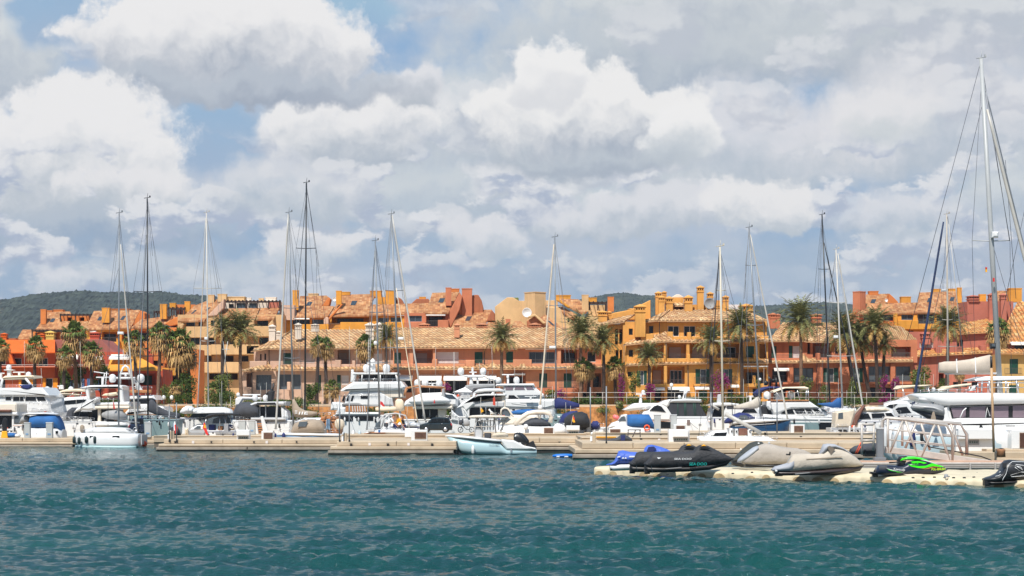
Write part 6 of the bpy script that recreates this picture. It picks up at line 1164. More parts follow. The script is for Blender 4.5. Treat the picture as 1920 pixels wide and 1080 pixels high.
# --- second group
b = Boat('sailboat', 'white sloop with a whitish mast and long white cover, behind the black topped boat', SB, 388, 830, 192)
b.hull(WHITE, 332, 442, 783, 3.4); b.loft('cover', WHITEF, [(336, 771, 774, .2), (342, 764.5, 776, .8), (349, 760.5, 776, 1.0), (357, 761.5, 776, 1.0), (364, 766, 775, .8)], .6, jit=.04); b.loft('deckhouse', WHITE, [(362, 765, 776, .9), (375, 763, 785, 1.3), (420, 763, 785, 1.3), (432, 767, 784, 1.1), (437, 773, 783, .7)], .6); b.win([(354, 783), (362, 775.5), (420, 773.5), (428, 777), (424, 783)], GLASS, -.75); b.loft('boom_cover', CHARC, [(390, 774, 779, .15), (412, 766, 772, .22), (414, 764, 768, .1)], .5)
b.mast(MASTW, 391, 790, 387, 399, .12, [(541, 26), (640, 14)], [(436, 782, 387, 402), (387, 402, 410, 540)], (385.5, 410, 369, 800, .055, MASTW), 24, .8); b.rect('radar_box', WHITE, 383, 632, 389, 637, .4, .3); b.tubes('outrigger', MASTW, [[(418, 640), (426, 700)], [(427, 640), (418, 700)], [(416, 655), (430, 655)]], .04, 1)
b = Boat('motorboat', 'white cruiser with black soft top and navy cockpit seats behind the long left pier', MBT, 410, 830, 171)
b.hull(WHITE, 384, 452, 807, 3.2, rake=2); b.loft('soft_top', DARKC, [(384, 781, 786, .9), (390, 777, 784, 1.3), (405, 774.5, 779, 1.4), (430, 774.5, 779, 1.4), (447, 776, 779, 1.1)], .9); b.tubes('frame', STEEL, [[(387, 783), (383, 806)], [(412, 779), (412, 806)], [(430, 779), (441, 806)], [(420, 779), (426, 806)]], .035, .0); b.slab('windscreen', GLASSG, [(388, 794), (391, 783), (428, 780), (434, 794)], .1, 2.4, .02)
b.rect('seat', NAVYC, 391, 796, 402, 807, 1, .6); b.rect('seat', NAVYC, 422, 797, 434, 806, 1, .6); b.rect('locker', TEAK, 409, 799, 417, 807, .8, .4); b.rect('ladder', STEEL, 420, 794, 428, 812, .1, -.1, .01); b.rect('vent', GREYC, 404, 809, 444, 814, .05, -.08, .01)
b.slab('ensign', REDF, [(380, 803), (381.5, 794), (384, 792), (387, 803), (391, 816), (386.5, 815), (383, 807)], .03, -.5, 0); b.slab('flag_emblem', YELF, [(382, 802), (383, 796), (385, 796), (386, 803)], .02, -.53, 0); b.tubes('flag_pole', MASTW, [[(384, 810), (380.5, 790)]], .02, -.45)
b = Boat('motorboat', 'little white cabin boat with grey hull left of the black soft top', MBT, 368, 830, 173); b.hull(GREYC, 352, 388, 806, 2); b.slab('cabin', WHITE, [(354, 807), (362, 801), (370, 797), (382, 797), (383, 807)], 1.6, .2, .12); b.win([(363, 804), (370, 798.6), (376, 798.6), (376, 804)], GLASSG, .2); b.rect('cushion', CREAMC, 346, 803, 352, 815, .5, 0, .15)
b = Boat('motorboat', 'small boat under a black cover flying a red white and blue flag', MBT, 328, 826, 172); b.loft('cover', DARKC, [(316, 812, 818, .3), (322, 801, 819, .8), (330, 798, 819, .9), (336, 806, 819, .6), (339, 814, 818, .2)]); b.slab('ensign', REDF, [(328, 806), (327, 797), (331, 795), (333, 801), (332, 812), (328, 813)], .03, -1.2, 0); b.slab('flag_white', WHITEF, [(326, 808), (325.5, 794), (328, 789), (329, 794), (328.5, 806)], .03, -1.17, 0); b.slab('flag_blue', BLUEC, [(325, 804), (324.5, 795), (326, 792), (326, 806)], .03, -1.14, 0); b.loft('hull', GREYW, [(312, 818, 828, .3), (320, 817, 830, .9), (336, 817, 830, .8), (341, 818, 828, .3)])
b = Boat('motor_yacht', 'dark sport yacht with charcoal canvas and a silver winged hardtop', MY, 490, 830, 184)
b.hull(WHITE, 436, 548, 788, 6); b.loft('canvas', CHARC, [(434, 770, 786, .5), (441, 758, 787, 1.3), (452, 753.5, 787, 1.7), (464, 753.5, 787, 1.8), (476, 757, 786, 1.8), (484, 763, 784, 1.7)], 1.5); b.slab('hardtop', GREYW, [(455, 764), (478, 753.5), (537, 752.5), (535, 760.5), (480, 759.5), (461, 767)], 4, .2, .15); b.slab('tinted_panel', BLACK, [(480, 759), (482, 755), (516, 754.6), (518, 759)], .05, .15, .01); b.rect('saloon', GLASS, 468, 762, 526, 783, 3, .9, .05); b.tubes('pillar', GREYW, [[(487, 762), (487, 783)], [(498, 761), (498, 783)]], .06, .8); b.slab('side_wing', WHITE, [(526, 762), (538, 772), (540, 783), (528, 784)], 3, .4, .15)
b.rect('aft_deck', GREYW, 470, 783, 536, 788, 4, -.3, .08); b.slab('radar_arch', WHITE, [(441, 748), (447, 743.5), (490, 745), (488, 749.5), (456, 749.5), (448, 762), (441, 760)], 1.0, 2.4, .15); b.dome(446.6, 740, 3.6, 2.6); b.dome(478, 746, 5.4, 2.4); b.dome(498, 746, 5.4, 2.4); b.rect('radar_top', WHITE, 455, 739, 488, 741.5, .4, 2.6); b.slab('outboard', DARKC, [(501, 752), (502, 735), (508, 731), (514, 733), (511, 752)], .8, 1.2, .15); b.tubes('aerial', BLACK, [[(511, 738), (513, 718)], [(499, 740), (511, 730)]], .09, 1.4)
b.slabs('boarding_steps', TEAK, [[(478 + i * .8, 796 + i * 4.4), (492 + i * .2, 796 + i * 4.4), (492 + i * .2, 793.5 + i * 4.4), (478 + i * .8, 793.5 + i * 4.4)] for i in range(5)], .8, -.9, .03); b.slab('stair_side', WHITE, [(488, 781), (493, 780), (504, 812), (494, 816)], .3, -1.1, .05); b.slab('stair_side', WHITE, [(478, 790), (481, 790), (485, 815), (480, 815)], .3, -1.1, .05)
b = Boat('sailboat', 'sloop with a brown canvas sprayhood, tan boom cover and tall grey mast', SB, 575, 830, 169)
b.loft('hull', mat('blue_grey_gelcoat', S(88, 112, 136), .3), [(512, 815, 826, .5), (520, 813, 834, 1.1), (545, 812.5, 838, 1.5), (590, 813, 838, 1.6), (636, 815, 836, 1.3)], ex=3.6); b.loft('deck', WHITE, [(514, 813.5, 817, .6), (530, 811, 817, 1.25), (570, 810.5, 818, 1.6), (630, 812.5, 819, 1.45), (642, 814, 819, .9)], ex=3); b.loft('sprayhood', TANC, [(547, 806, 814, .7), (553, 794, 815, 1.2), (566, 787.5, 815, 1.4), (586, 786, 815, 1.45), (601, 787.5, 814, 1.4), (608, 795, 813, 1.2), (611, 804, 813, .9)], ex=3, jit=.02); b.win([(558, 800), (561, 791), (577, 790), (574, 800)], GLASSG, -1.45)
b.loft('boom_cover', TANC, [(547.5, 747, 774, .12), (552, 750, 782, .3), (560, 763, 783, .36), (571, 769.5, 783, .36), (584, 771, 781.5, .3), (594, 772.5, 778, .15)], .3, jit=.03); b.slabs('cover_lettering', WHITET, [[(553 + i * 6.5, 770.5 + j * 2.3 + i * .7), (557.5 + i * 6.5, 770.9 + j * 2.3 + i * .7), (557.5 + i * 6.5, 770 + j * 2.3 + i * .7), (553 + i * 6.5, 769.6 + j * 2.3 + i * .7)] for i in (0, 3) for j in range(3)] + [[(560 + i * 5, 777), (562 + i * 5, 777.3), (563.5 + i * 5, 772), (561.5 + i * 5, 771.7)] for i in range(3)], .03, -.12, 0)
b.mast(MASTG, 550, 800, 541.5, 399, .12, [(578, 15), (672, 14)], [(541.5, 402, 560, 560), (636, 812, 542, 402)], (540.5, 402, 517, 805, .085, MASTW), 18, .3); b.fender(519, 817, NAVYC, 3.2, 5.5, -1.5); b.fender(536, 817, NAVYC, 3.2, 5.5, -1.6); b.rail([(516, 813), (545, 812)], 10, -1.1, .012, 8); b.rail([(612, 813), (640, 815)], 10, -1.2, .012, 8)
b = Boat('sailboat', 'sloop with the tallest black mast and twin faint shrouds, behind the tan sprayhood', SB, 590, 830, 180)
b.hull(GREYW, 552, 640, 790, 3.2); b.loft('cabin', WHITE, [(556, 788, 794, .6), (570, 783, 794, 1.1), (610, 783, 794, 1.2), (630, 788, 794, .8)], 1.2); b.mast(MASTB, 571.5, 792, 574.5, 343, .14, [(466, 19), (678, 26)], [(574.5, 346, 598, 500), (636, 790, 575, 350)], (573, 375, 557, 560, .03, MASTG), 24, 1.2, rope=ROPEB)
b = Boat('motorboat', 'varnished wooden boat deck with orange brown timber, left of the three deck yacht', MBT, 615, 830, 177); b.hull(TEAK, 598, 640, 787, 2.6); b.slab('cabin', TEAK, [(600, 787), (603, 780.5), (632, 780), (635, 787)], 2, .3, .1); b.rail([(598, 780), (640, 780)], 6, .2, step=9); b.slab('cushion', mat('pale_blue_canvas', S(130, 160, 186), .8), [(611, 806), (612, 786), (618, 785), (619, 806)], .4, -.6, .1); b.loft('wheel_cover', BEIGEC, [(630, 790, 800, .08), (633, 786, 804, .2), (639, 784.5, 806, .24), (645, 787, 803, .2), (648, 791, 799, .08)], -1.2)
b = Boat('motor_yacht', 'big white three deck motor yacht with timber side rail and two white domes', MY, 690, 830, 198)
b.hull(WHITE, 624, 735, 778, 8); b.rect('hardtop', WHITE, 661, 698.5, 746, 702, 5, .5, .15); b.slab('windscreen_frame', WHITE, [(657, 716), (658, 697), (664, 697.5), (668, 704), (664, 716)], 4.6, .6, .15); b.rect('upper_saloon', GLASS, 676, 703, 744, 714, 2.5, 1.6); b.tubes('hardtop_post', WHITE, [[(679, 702), (678, 715)], [(713, 702), (713, 715)], [(742, 702), (745, 715)]], .07, .6)
b.slab('upper_deck', WHITE, [(638, 733.5), (641, 729), (663, 715.5), (752, 714.6), (760, 725), (757, 732)], 6.4, .2, .25); b.rail([(664, 715), (745, 714.5)], 4.5, .25, step=9); b.slab('mid_deck', WHITE, [(644, 762), (648, 745), (656, 733), (713, 733), (735, 746), (738, 762)], 6, .5, .2); b.rect('overhang', CREAM, 713, 731.5, 756, 746, 5, .6, .1); b.win([(676, 747.5), (676, 742), (690, 742), (690, 747.5)], GLASS, .48); b.slabs('window_louvre', GLASS, [[(641 + i * 8, 752), (645 + i * 8, 752), (648 + i * 8, 742), (644 + i * 8, 742)] for i in range(3)], .05, .45, .01)
b.slab('fore_deck', WHITE, [(619, 769), (622, 754), (635, 753.5), (646, 758), (650, 769)], 5, .4, .2); b.slab('bulwark', WHITE, [(628, 779), (634, 763.7), (648, 763.7), (648, 772), (712, 773), (712, 779)], 6.6, -.1, .15); b.slab('timber_rail', TEAK, [(648, 772), (648, 761.5), (684, 761.5), (690, 772)], .2, -.05, .03); b.slabs('rail_post', WHITE, [[(661 + i * 4.6, 772), (662.6 + i * 4.6, 772), (661.4 + i * 4.6, 761), (660 + i * 4.6, 761)] for i in range(6)], .1, -.16, .01); b.slab('awning', GREYC, [(640, 758), (650, 755), (672, 755), (682, 760), (650, 760)], 2, .1, .08); b.rect('lower_window', GLASS, 638, 780, 662, 790, .1, -.05, .02); b.rect('lower_window', GLASS, 668, 780, 700, 789, .1, -.05, .02); b.rail([(646, 744), (712, 743)], 5, .3, step=8)
b.dome(687, 690, 6.6, 2); b.dome(724.5, 690, 7.2, 2); b.slab('radar_mast', WHITE, [(692, 698), (694, 676), (699, 671), (703, 676), (704, 698)], .6, 2.2, .12); b.radar(688, 707, 680, 1.9, 686); b.radar(684, 696, 695, 1.9, 699); b.tubes('signal_ladder', MASTW, [[(691, 692), (691, 634)], [(694, 692), (694, 634)]] + [[(690, y), (695, y)] for y in range(638, 690, 6)], .03, 2.3); b.antennas([(655, 698, 655, 612), (669, 698, 669, 655), (731, 698, 732, 640)], 2); b.rect('searchlight', WHITE, 658, 693, 663, 697, .4, 1)
b.slab('ensign', REDF, [(713, 763), (713, 752), (717, 754), (722, 762), (720, 763)], .03, -.8, 0); b.slab('flag_white', WHITEF, [(713, 764), (713.5, 758), (719, 763)], .03, -.83, 0)
b = Boat('sailboat', 'cruising sloop with grey mast, radar dome and clear cockpit arch, before the three deck yacht', SB, 700, 830, 168)
b.loft('hull', mat('dark_grey_gelcoat', S(78, 82, 96), .3), [(684, 813, 824, .4), (694, 811, 832, 1.0), (715, 811, 836, 1.4), (745, 812, 836, 1.4), (768, 814, 834, 1.1)], ex=3.4); b.loft('deck', WHITE, [(686, 809.5, 815, .6), (700, 806, 815, 1.1), (722, 803, 815, 1.3), (750, 804, 816, 1.3), (766, 809, 816, 1)], ex=2.8); b.loft('toe_rail', TEAK, [(684, 812, 814.5, .55), (700, 809.5, 812, 1.2), (724, 811, 813, 1.45)], -.05); b.tubes('cockpit_arch', GREYW, [[(709, 803), (712, 786), (722, 777), (742, 775), (760, 779), (766, 792), (767, 806)], [(716, 803), (719, 786), (730, 777)], [(748, 775), (752, 790), (755, 804)]], .07, -.3); b.slab('sprayhood', GLASSG, [(700, 806), (705, 795), (712, 788), (713, 806)], 1.6, -.6, .1)
b.mast(MASTG, 712, 800, 703.5, 452, .12, [(586, 14), (680, 22)], [(703.5, 455, 722, 600), (766, 806, 704, 456)], (702.5, 470, 688, 806, .05, MASTG), 20, 0, rope=ROPEB); b.dome(704, 643, 3.5, -.3); b.loft('boom_sail', CREAMC, [(704, 764, 771, .2), (716, 762.5, 771.5, .28), (740, 762, 771, .26), (744, 765, 770, .1)], .2, jit=.05); b.fender(663, 813, WHITE, 3, 5.5, -.4); b.fender(675, 813, mat('pale_jerrycan', S(176, 190, 196), .5), 3, 5.5, -.4); b.rect('deck_box', GREYW, 690, 804, 702, 810, .6, -1.2, .05); b.slabs('jerrycan', BLUEC, [[(709, 812), (713, 812), (713, 806), (709, 806)]], .3, -1.3, .05); b.rail([(688, 808), (764, 811)], 8, -1.2, .012, 9)
b = Boat('sailboat', 'white sloop with slanting white furled foresails and a cream sail bunched at its mast', SB, 752, 830, 175)
b.hull(WHITE, 716, 806, 800, 3.2); b.loft('cabin', WHITE, [(724, 798, 804, .6), (738, 791, 804, 1.1), (775, 791, 804, 1.2), (792, 797, 804, .8)], 1); b.mast(MASTG, 751, 792, 733.5, 402, .13, [(545, 18), (652, 30)], [(733.5, 405, 722, 520), (733.5, 405, 756, 560), (720, 800, 733, 405)], [(735.5, 404, 797, 788, .085, MASTW), (743, 540, 783, 792, .05, CREAMC)], 26, 1); b.loft('bunched_sail', CREAMC, [(740, 752, 766, .15), (744, 748, 771, .35), (752, 748, 771, .35), (757, 754, 769, .15)], .9, jit=.06); b.rect('radar_box', WHITE, 746.5, 632, 756.5, 637, .4, .6); b.rail([(720, 800), (800, 800)], 7, .2, .012, 10)
b.slabs('window', GLASS, [[(742, 800), (752, 800), (752, 796), (743, 796)], [(757, 800), (768, 800), (768, 796), (757, 796)]], .06, -.15, .01)
t = car('dark grey hatchback parked on the upper quay beside the bicycle', 787, 848, 811.2, 171, CARK, 1)
b = Boat('motor_yacht', 'white yacht carrying a covered white tender under three white domes', MY, 808, 830, 190)
b.hull(WHITE, 756, 868, 786, 7); b.slab('fly_deck', WHITE, [(756, 762), (760, 752), (772, 744), (792, 737), (832, 735.5), (853, 740), (859, 748), (858, 762)], 5.5, .8, .25); b.win([(834, 747.5), (833, 739), (848, 740), (856, 748)], GLASSB, .8, 'windscreen', t=.2); b.loft('tender', WHITE, [(766, 752, 754, .1), (771, 748, 757, .5), (780, 744.5, 759, .8), (802, 741.5, 760, .95), (830, 742.5, 758, .9), (842, 748, 756, .6), (846, 751, 753, .1)], 0); b.slab('tender_mark', REDF, [(813, 756), (814.5, 748), (816, 756)], .03, -.98, 0)
b.rect('overhang', CREAM, 774, 761, 848, 767, 6, -.3, .12); b.rect('saloon', GLASS, 780, 767, 822, 786, 3, 1.0); b.rect('pillar', CREAM, 821, 767, 836, 786, 2, .4, .08); b.tubes('door_frame', STEEL, [[(793, 767), (793, 786)], [(806, 767), (806, 786)]], .05, .9); b.slab('stair_wing', WHITE, [(846, 767), (852, 774), (868, 786), (868, 792), (846, 788)], 1.2, -.3, .12); b.rail([(844, 780), (870, 790)], 7, -.4, step=5); b.tubes('bimini_frame', TEAK, [[(762, 728), (782, 724), (834, 727)], [(762, 728), (758, 742)], [(834, 727), (832, 737)]], .11, 1.2); b.slab('helm_seat', GREYC, [(827, 745), (829, 729), (833, 728), (835, 745)], .6, .4, .1)
for x, y, r in ((782.5, 718, 6.2), (797, 717.5, 6.6), (823.5, 719, 6.2)): b.dome(x, y, r, 2.2)
b.tubes('arch', WHITE, [[(775, 726), (790, 724), (832, 726)]], .12, 2.2); b.radar(803, 818, 718, 2.2, 726); b.antennas([(809, 724, 809, 706), (816, 724, 817, 652), (853, 740, 852, 660)])
b = Boat('motor_yacht', 'yacht with a grey bimini and a two legged white radar arch, behind the grey stern', MY, 890, 830, 194)
b.hull(WHITE, 848, 932, 744, 5); b.slab('bimini', GREYC, [(868, 730), (873, 722.5), (886, 720), (929, 719.5), (927, 727), (890, 730), (886, 734)], 3, .3, .15); b.slab('side_awning', WHITEF, [(848.6, 735.5), (872, 726), (886, 734.5), (884, 737)], 3, .2, .1); b.rect('cover', GREYW, 862, 736, 886, 746, 2.5, .4, .15); b.slab('arch_leg', WHITE, [(880, 721), (880.5, 707), (885, 707), (887.5, 721)], .6, 1.4, .08); b.slab('arch_leg', WHITE, [(894, 721), (893, 707), (896.5, 707), (898, 721)], .6, 1.4, .08)
b.slab('arch', WHITE, [(860, 703), (866, 705), (878, 708), (905, 708), (914, 704), (908, 703), (880, 703)], 1, 1.2, .08); b.dome(864, 696, 6.2, 1.6); b.dome(906, 696, 6, 1.6); b.dome(934.5, 713.5, 5.8, 2.6); b.radar(880, 894, 697, 1.5, 703); b.radar(884, 888, 689, 1.5, 697); b.tubes('frame', STEEL, [[(915, 719), (921, 703)], [(921, 719), (915, 705)], [(910, 708), (930, 714)]], .05, 1.4); b.antennas([(851, 736, 850, 660), (899, 703, 899, 680), (924, 714, 922, 650)])
b = Boat('motor_yacht', 'grey and cream stern of a yacht with a curved white wing and red ensign', MY, 905, 830, 184)
b.hull(WHITE, 858, 956, 781, 6); b.slab('side_wing', WHITE, [(856, 765), (867.5, 754.5), (895, 739.6), (909, 738.4), (950, 738.4), (950, 742), (897, 742.5), (890, 749), (890, 758), (874, 772), (870, 768), (867.5, 764)], 1.0, -.2, .15); b.slab('wing_leg', WHITE, [(867, 766), (872, 768), (881, 783), (877, 784)], .8, -.2, .1); b.rect('fly_lounge', CREAM, 891, 742.5, 946, 753, 4, .4, .1); b.slab('cushions', TANC, [(900, 751), (902, 748), (938, 748), (938, 751)], .5, .1, .08); b.rect('transom_band', GREYW, 882, 752.5, 946, 764, 5, .0, .12); b.rect('saloon', GLASS, 880, 764, 942, 782, 3, .8); b.tubes('pillar', STEEL, [[(911, 753), (911, 781)], [(903, 764), (903, 781)]], .06, .1); b.rect('pillar', CREAM, 940, 742, 948, 766, 2, .1, .08)
b.loft('hard_roof', WHITE, [(887, 735, 738, .6), (896, 729, 737, 1.4), (910, 727.5, 735, 1.6), (936, 727.5, 735, 1.6), (947, 731, 736, 1.1)], 2); b.tubes('roof_post', WHITE, [[(890, 737), (886, 749)], [(925, 735), (921, 742)]], .12, .6); b.slab('ensign', mat('dull_red_cloth', S(206, 72, 50), .8), [(924, 759), (924.5, 747), (926.5, 743), (928.5, 749), (929, 760.5)], .03, -.9, 0); b.tubes('flag_pole', MASTW, [[(928.5, 778), (926, 712)]], .03, -.85); b.slab('pennant', YELF, [(902, 774), (901, 764), (905, 768), (907, 771), (904, 773)], .03, -.9, 0); b.tubes('pennant_pole', MASTW, [[(901, 782), (901.5, 745)]], .02, -.88)
b = Boat('motor_yacht', 'white enclosed flybridge yacht with tinted wraparound windows, right of the grey stern', MY, 985, 830, 199)
b.hull(WHITE, 940, 1042, 764, 6); b.slab('hull_side', WHITE, [(943, 766), (946.6, 748.5), (1040.5, 747.5), (1042, 763), (1023, 768)], 5.5, -.1, .25); b.slab('hardtop', WHITE, [(929, 724), (931, 719.5), (1001, 719), (1003, 724)], 5, .2, .12); b.slab('cabin', WHITE, [(943, 740), (944, 723), (999, 723), (1019, 738.4), (1022, 749), (946, 749)], 4.6, .4, .2)
for q in ([(947.7, 731.6), (947.7, 724.3), (962.6, 724.5), (961.5, 731.6)], [(964.5, 731), (967, 724.3), (981, 724), (984.5, 731)], [(985, 724), (996, 724), (1002, 730.6), (988, 731)]): b.win(q, SMOKE, .4)
b.win([(953, 748.5), (954, 741), (963.7, 741), (973, 748.5)], GLASS, .36); b.win([(969, 741), (1019, 740), (1022, 748.4), (976, 748.6)], GLASSG, .36); b.dome(968.5, 712.5, 5.8, 2.4); b.radar(941, 964, 701.5, 2.2, 719); b.dome(952, 706, 2.6, 2.2); b.radar(984, 1006, 742.5, -.8, 750); b.slabs('hull_stripe', GREYC, [[(958, 756), (985, 759.5), (986, 760.5), (960, 757.5)], [(975, 755), (1000, 756.5), (1000, 757.3), (976, 756)]], .03, -.12, 0); b.rail([(1000, 747), (1041, 747)], 6, -.1, step=7); b.antennas([(965, 719, 965, 690), (1006, 742, 1006, 725)])
b = Boat('motorboat', 'white cruiser with a thick cream arch and grey cockpit canvas, behind the outboard', MBT, 990, 830, 166)
b.loft('hull', WHITE, [(926, 803, 830, .6), (934, 796, 834, 1.2), (960, 796, 836, 1.6), (1010, 798, 836, 1.7), (1040, 799, 836, 1.6), (1048, 804, 832, 1.2)], ex=3.2); b.tubes('arch', CREAM, [[(965, 796), (977.5, 783), (990, 775), (1005, 772.6), (1020, 772.6), (1031, 775.5), (1034, 782), (1031, 792)]], .2, -.9, n=8); b.loft('cockpit_canvas', CHARC, [(978, 796, 800, .8), (984, 790, 800, 1.3), (996, 784, 800, 1.45), (1014, 783.5, 800, 1.45), (1024, 788, 800, 1.3), (1033, 796, 800, .9)], .3); b.slab('coach_roof', CREAM, [(935, 797), (945, 787), (958, 778.5), (1006, 778), (1010, 784), (985, 797)], 2.4, .9, .2); b.slab('side_screen', GLASSG, [(936, 792), (941, 782), (946, 779), (958, 786), (950, 793)], .5, -1.0, .05)
b.tubes('windscreen_frame', CREAM, [[(939, 781), (940, 768), (945, 764.5), (952, 766), (959, 776), (963, 783)]], .08, 1); b.slab('windscreen', GLASSG, [(941, 779), (942, 769), (946, 766.5), (951, 768), (957, 777)], .05, 1.1, .01); b.loft('bow_cover', BLUEC, [(958, 772, 777, .5), (970, 768.5, 778, 1.1), (990, 767, 778, 1.2), (1016, 768.5, 778, 1.1), (1028, 774, 778, .5)], 3.5); b.dome(986, 800, 4.6, -1.8, 'round_fender'); b.tubes('arch_strut', CREAM, [[(1008, 774), (1011, 786)], [(1014, 774), (1012, 786)]], .06, -.8)
b = Boat('sailboat', 'sloop with a navy boom cover and beige furled foresail, right of the enclosed yacht', SB, 1045, 830, 176)
b.hull(TEALG, 1012, 1086, 784, 3.2); b.rect('cabin', TEALG, 1040, 776, 1078, 786, 1.8, .6, .2); b.loft('boom_cover', NAVYC, [(1040, 749, 766, .16), (1048, 745.5, 766, .32), (1060, 749, 766, .32), (1074, 753, 765.5, .28), (1087, 757, 764, .12)], 1.0, jit=.03); b.rect('boom', MASTW, 1043, 765.6, 1086, 767.4, .15, 1.5, .02); b.mast(MASTG, 1043, 795, 1040.2, 445, .12, [(573, 17), (690, 20)], [(1040, 448, 1058, 573), (1082, 784, 1040.5, 448)], (1038.5, 458, 1012, 768, .085, BEIGEC), 22, 1.3); b.rect('radar_box', WHITE, 1030, 648.5, 1042, 653.5, .4, .9); b.dome(1013, 764, 4.5, 0, 'furler_drum')
b = Boat('motorboat', 'white boat with a big black tunnel canopy and a red and yellow flag', MBT, 1085, 830, 163)
b.hull(WHITE, 1036, 1136, 801, 3, rake=3); b.loft('canopy', DARKC, [(1058, 785, 800, .8), (1064, 779, 803, 1.2), (1076, 773.5, 804, 1.4), (1091, 771.5, 804, 1.45), (1101, 776, 804, 1.35), (1105, 786, 803, 1.0)], .2, ex=2.6); b.loft('side_canopy', NAVYC, [(1050, 789, 797, .5), (1055, 777, 798, 1.0), (1070, 771, 798, 1.2), (1084, 770, 790, 1.0)], 1.8); b.loft('engine_cover', NAVYC, [(1108, 795, 804, .3), (1112, 789.5, 805, .6), (1120, 789, 805, .6), (1125, 794, 804, .3)], .3); b.slab('outboard', GREYC, [(1099, 812), (1100, 794), (1104, 790.5), (1108, 793), (1108, 812)], .5, -.6, .1); b.rect('bracket', BLACK, 1096, 808, 1110, 813, .5, -.5, .05)
b.slab('flag_yellow', YELF, [(1073, 790), (1074, 781), (1077, 786), (1078.5, 792), (1075, 792)], .03, -1.7, 0); b.slab('flag_red', REDF, [(1074.5, 784), (1074.5, 778.5), (1077.5, 784), (1077.5, 788)], .03, -1.73, 0); b.tubes('flag_pole', MASTW, [[(1070, 800), (1075, 778)]], .02, -1.68); b.rail([(1040, 801), (1132, 802)], 8, -.1, .014, 9); b.loft('bow_bag', WHITEF, [(1037, 800, 814, .3), (1044, 794, 815, .7), (1056, 796, 815, .7), (1062, 802, 814, .3)], -.3, jit=.05)
t = T('inflatable_toy', 'pink inflatable toy on the quay left of the covered cruiser', 'inflatable', 1155, 788, 177); t.loft('body', mat('pink_vinyl', S(238, 120, 120), .4), [(1149, 779, 784, .1), (1152, 777, 786, .25), (1158, 779, 788, .3), (1162, 782, 787, .1)])
b = Boat('motorboat', 'small white cruiser with a blue cockpit cover and an orange lifebuoy', MBT, 1185, 830, 162)
b.loft('hull', WHITE, [(1139, 803, 822, .3), (1146, 797, 830, .8), (1160, 793, 834, 1.1), (1180, 797, 836, 1.25), (1215, 799, 836, 1.25), (1230, 802, 834, 1.0)], ex=3); b.slab('cabin', WHITE, [(1140, 802), (1148, 793), (1160, 789), (1166, 778), (1176, 776.5), (1180, 804)], 2, -.8, .2); b.win([(1158.7, 789.5), (1165, 781.5), (1171, 779.6), (1174, 789.5)], GLASSG, -.8); b.loft('canvas_cover', BLUEC, [(1175, 778, 799, .9), (1184, 777, 801, 1.1), (1200, 776.5, 801, 1.15), (1216, 777, 801, 1.15), (1223, 789, 802, 1.0), (1227, 799, 803, .8)], ex=4, jit=.02)
b.tubes('lifebuoy', ORANGE, [[(1213 + 4.6 * math.cos(a), 802 + 4.6 * math.sin(a)) for a in np.linspace(0, 6.2832, 17)]], .07, -1.3, n=6)
b = Boat('motor_yacht', 'white sport yacht with a big black cockpit screen and arched side window', MY, 1260, 830, 174)
b.hull(WHITE, 1200, 1334, 788, 5, rake=3); b.slab('fore_roof', WHITE, [(1169, 768.5), (1186, 758), (1191, 756), (1238, 755.5), (1236, 765), (1207, 767.5), (1180, 770.6)], 3.2, .6, .2); b.slab('side_window_frame', WHITE, [(1200, 784), (1207, 772), (1216, 769.6), (1226, 759), (1234, 756), (1242, 757.5), (1251, 764), (1260, 778), (1258, 790), (1225, 790), (1200, 794)], 4.4, .0, .2); b.win([(1217.5, 770), (1226.5, 761.5), (1233, 759.4), (1240, 762), (1248.5, 773), (1236, 771.5)], GLASS, -.02)
b.slab('wing', WHITE, [(1236, 756.5), (1246, 751), (1258, 748.5), (1255, 760), (1250, 764.5)], 3, .1, .15); b.slab('hardtop', GREYW, [(1257, 754.6), (1258, 749), (1290, 747), (1315.5, 748.5), (1315.5, 754.6)], 4, .1, .15); b.slab('cockpit_screen', mat('black_screen', S(46, 48, 54), .7, .2, 2), [(1251, 765), (1258, 755), (1311, 755), (1321, 773), (1325, 780), (1261, 781)], 3.6, .3, .05); b.tubes('screen_seam', DKGREEN, [[(x, 755.5), (x + d, 780)] for x, d in ((1271, 0), (1283, 1), (1285.5, 1), (1300, 2), (1303, 2))], .035, .28); b.slab('cockpit_coaming', GREYW, [(1262, 787), (1262, 780.5), (1326, 780.5), (1328, 787)], 4, .0, .12); b.slab('transom', WHITE, [(1266, 815), (1270, 786), (1326, 785.5), (1333, 801), (1333, 815)], 4, -.5, .3); b.rect('transom_grille', mat('bronze_grille', S(120, 104, 98), .6), 1288, 787, 1294, 797, .05, -.56, .01)
b.win([(1239, 803), (1239, 790), (1258, 791), (1258, 803)], GLASS, -.02, 'hull_window'); b.radar(1274, 1294, 731.5, 1.6, 748); b.slab('radar_arch', WHITE, [(1279, 748), (1283, 737), (1290, 729), (1293, 731), (1287, 739), (1286, 748)], .8, 1.6, .08); b.dome(1274, 744, 3, 1.6); b.radar(1192, 1211, 738, 1.8, 744); b.slab('mast_foot', WHITE, [(1198, 756), (1200, 742), (1203.5, 742), (1204, 756)], .4, 1.9, .06); b.dome(1206, 735, 3.4, 2, 'lamp'); b.slabs('lettering', GREYC, [[(1310, 798), (1315, 798.3), (1315, 795), (1310, 794.7)]], .02, -.53, 0); b.rail([(1140 + 60, 772), (1222, 766)], 5, .3, step=6)
b = Boat('catamaran', 'little white sailing catamaran with a lowered white boom before the middle quay', SB, 1385, 836, 139)
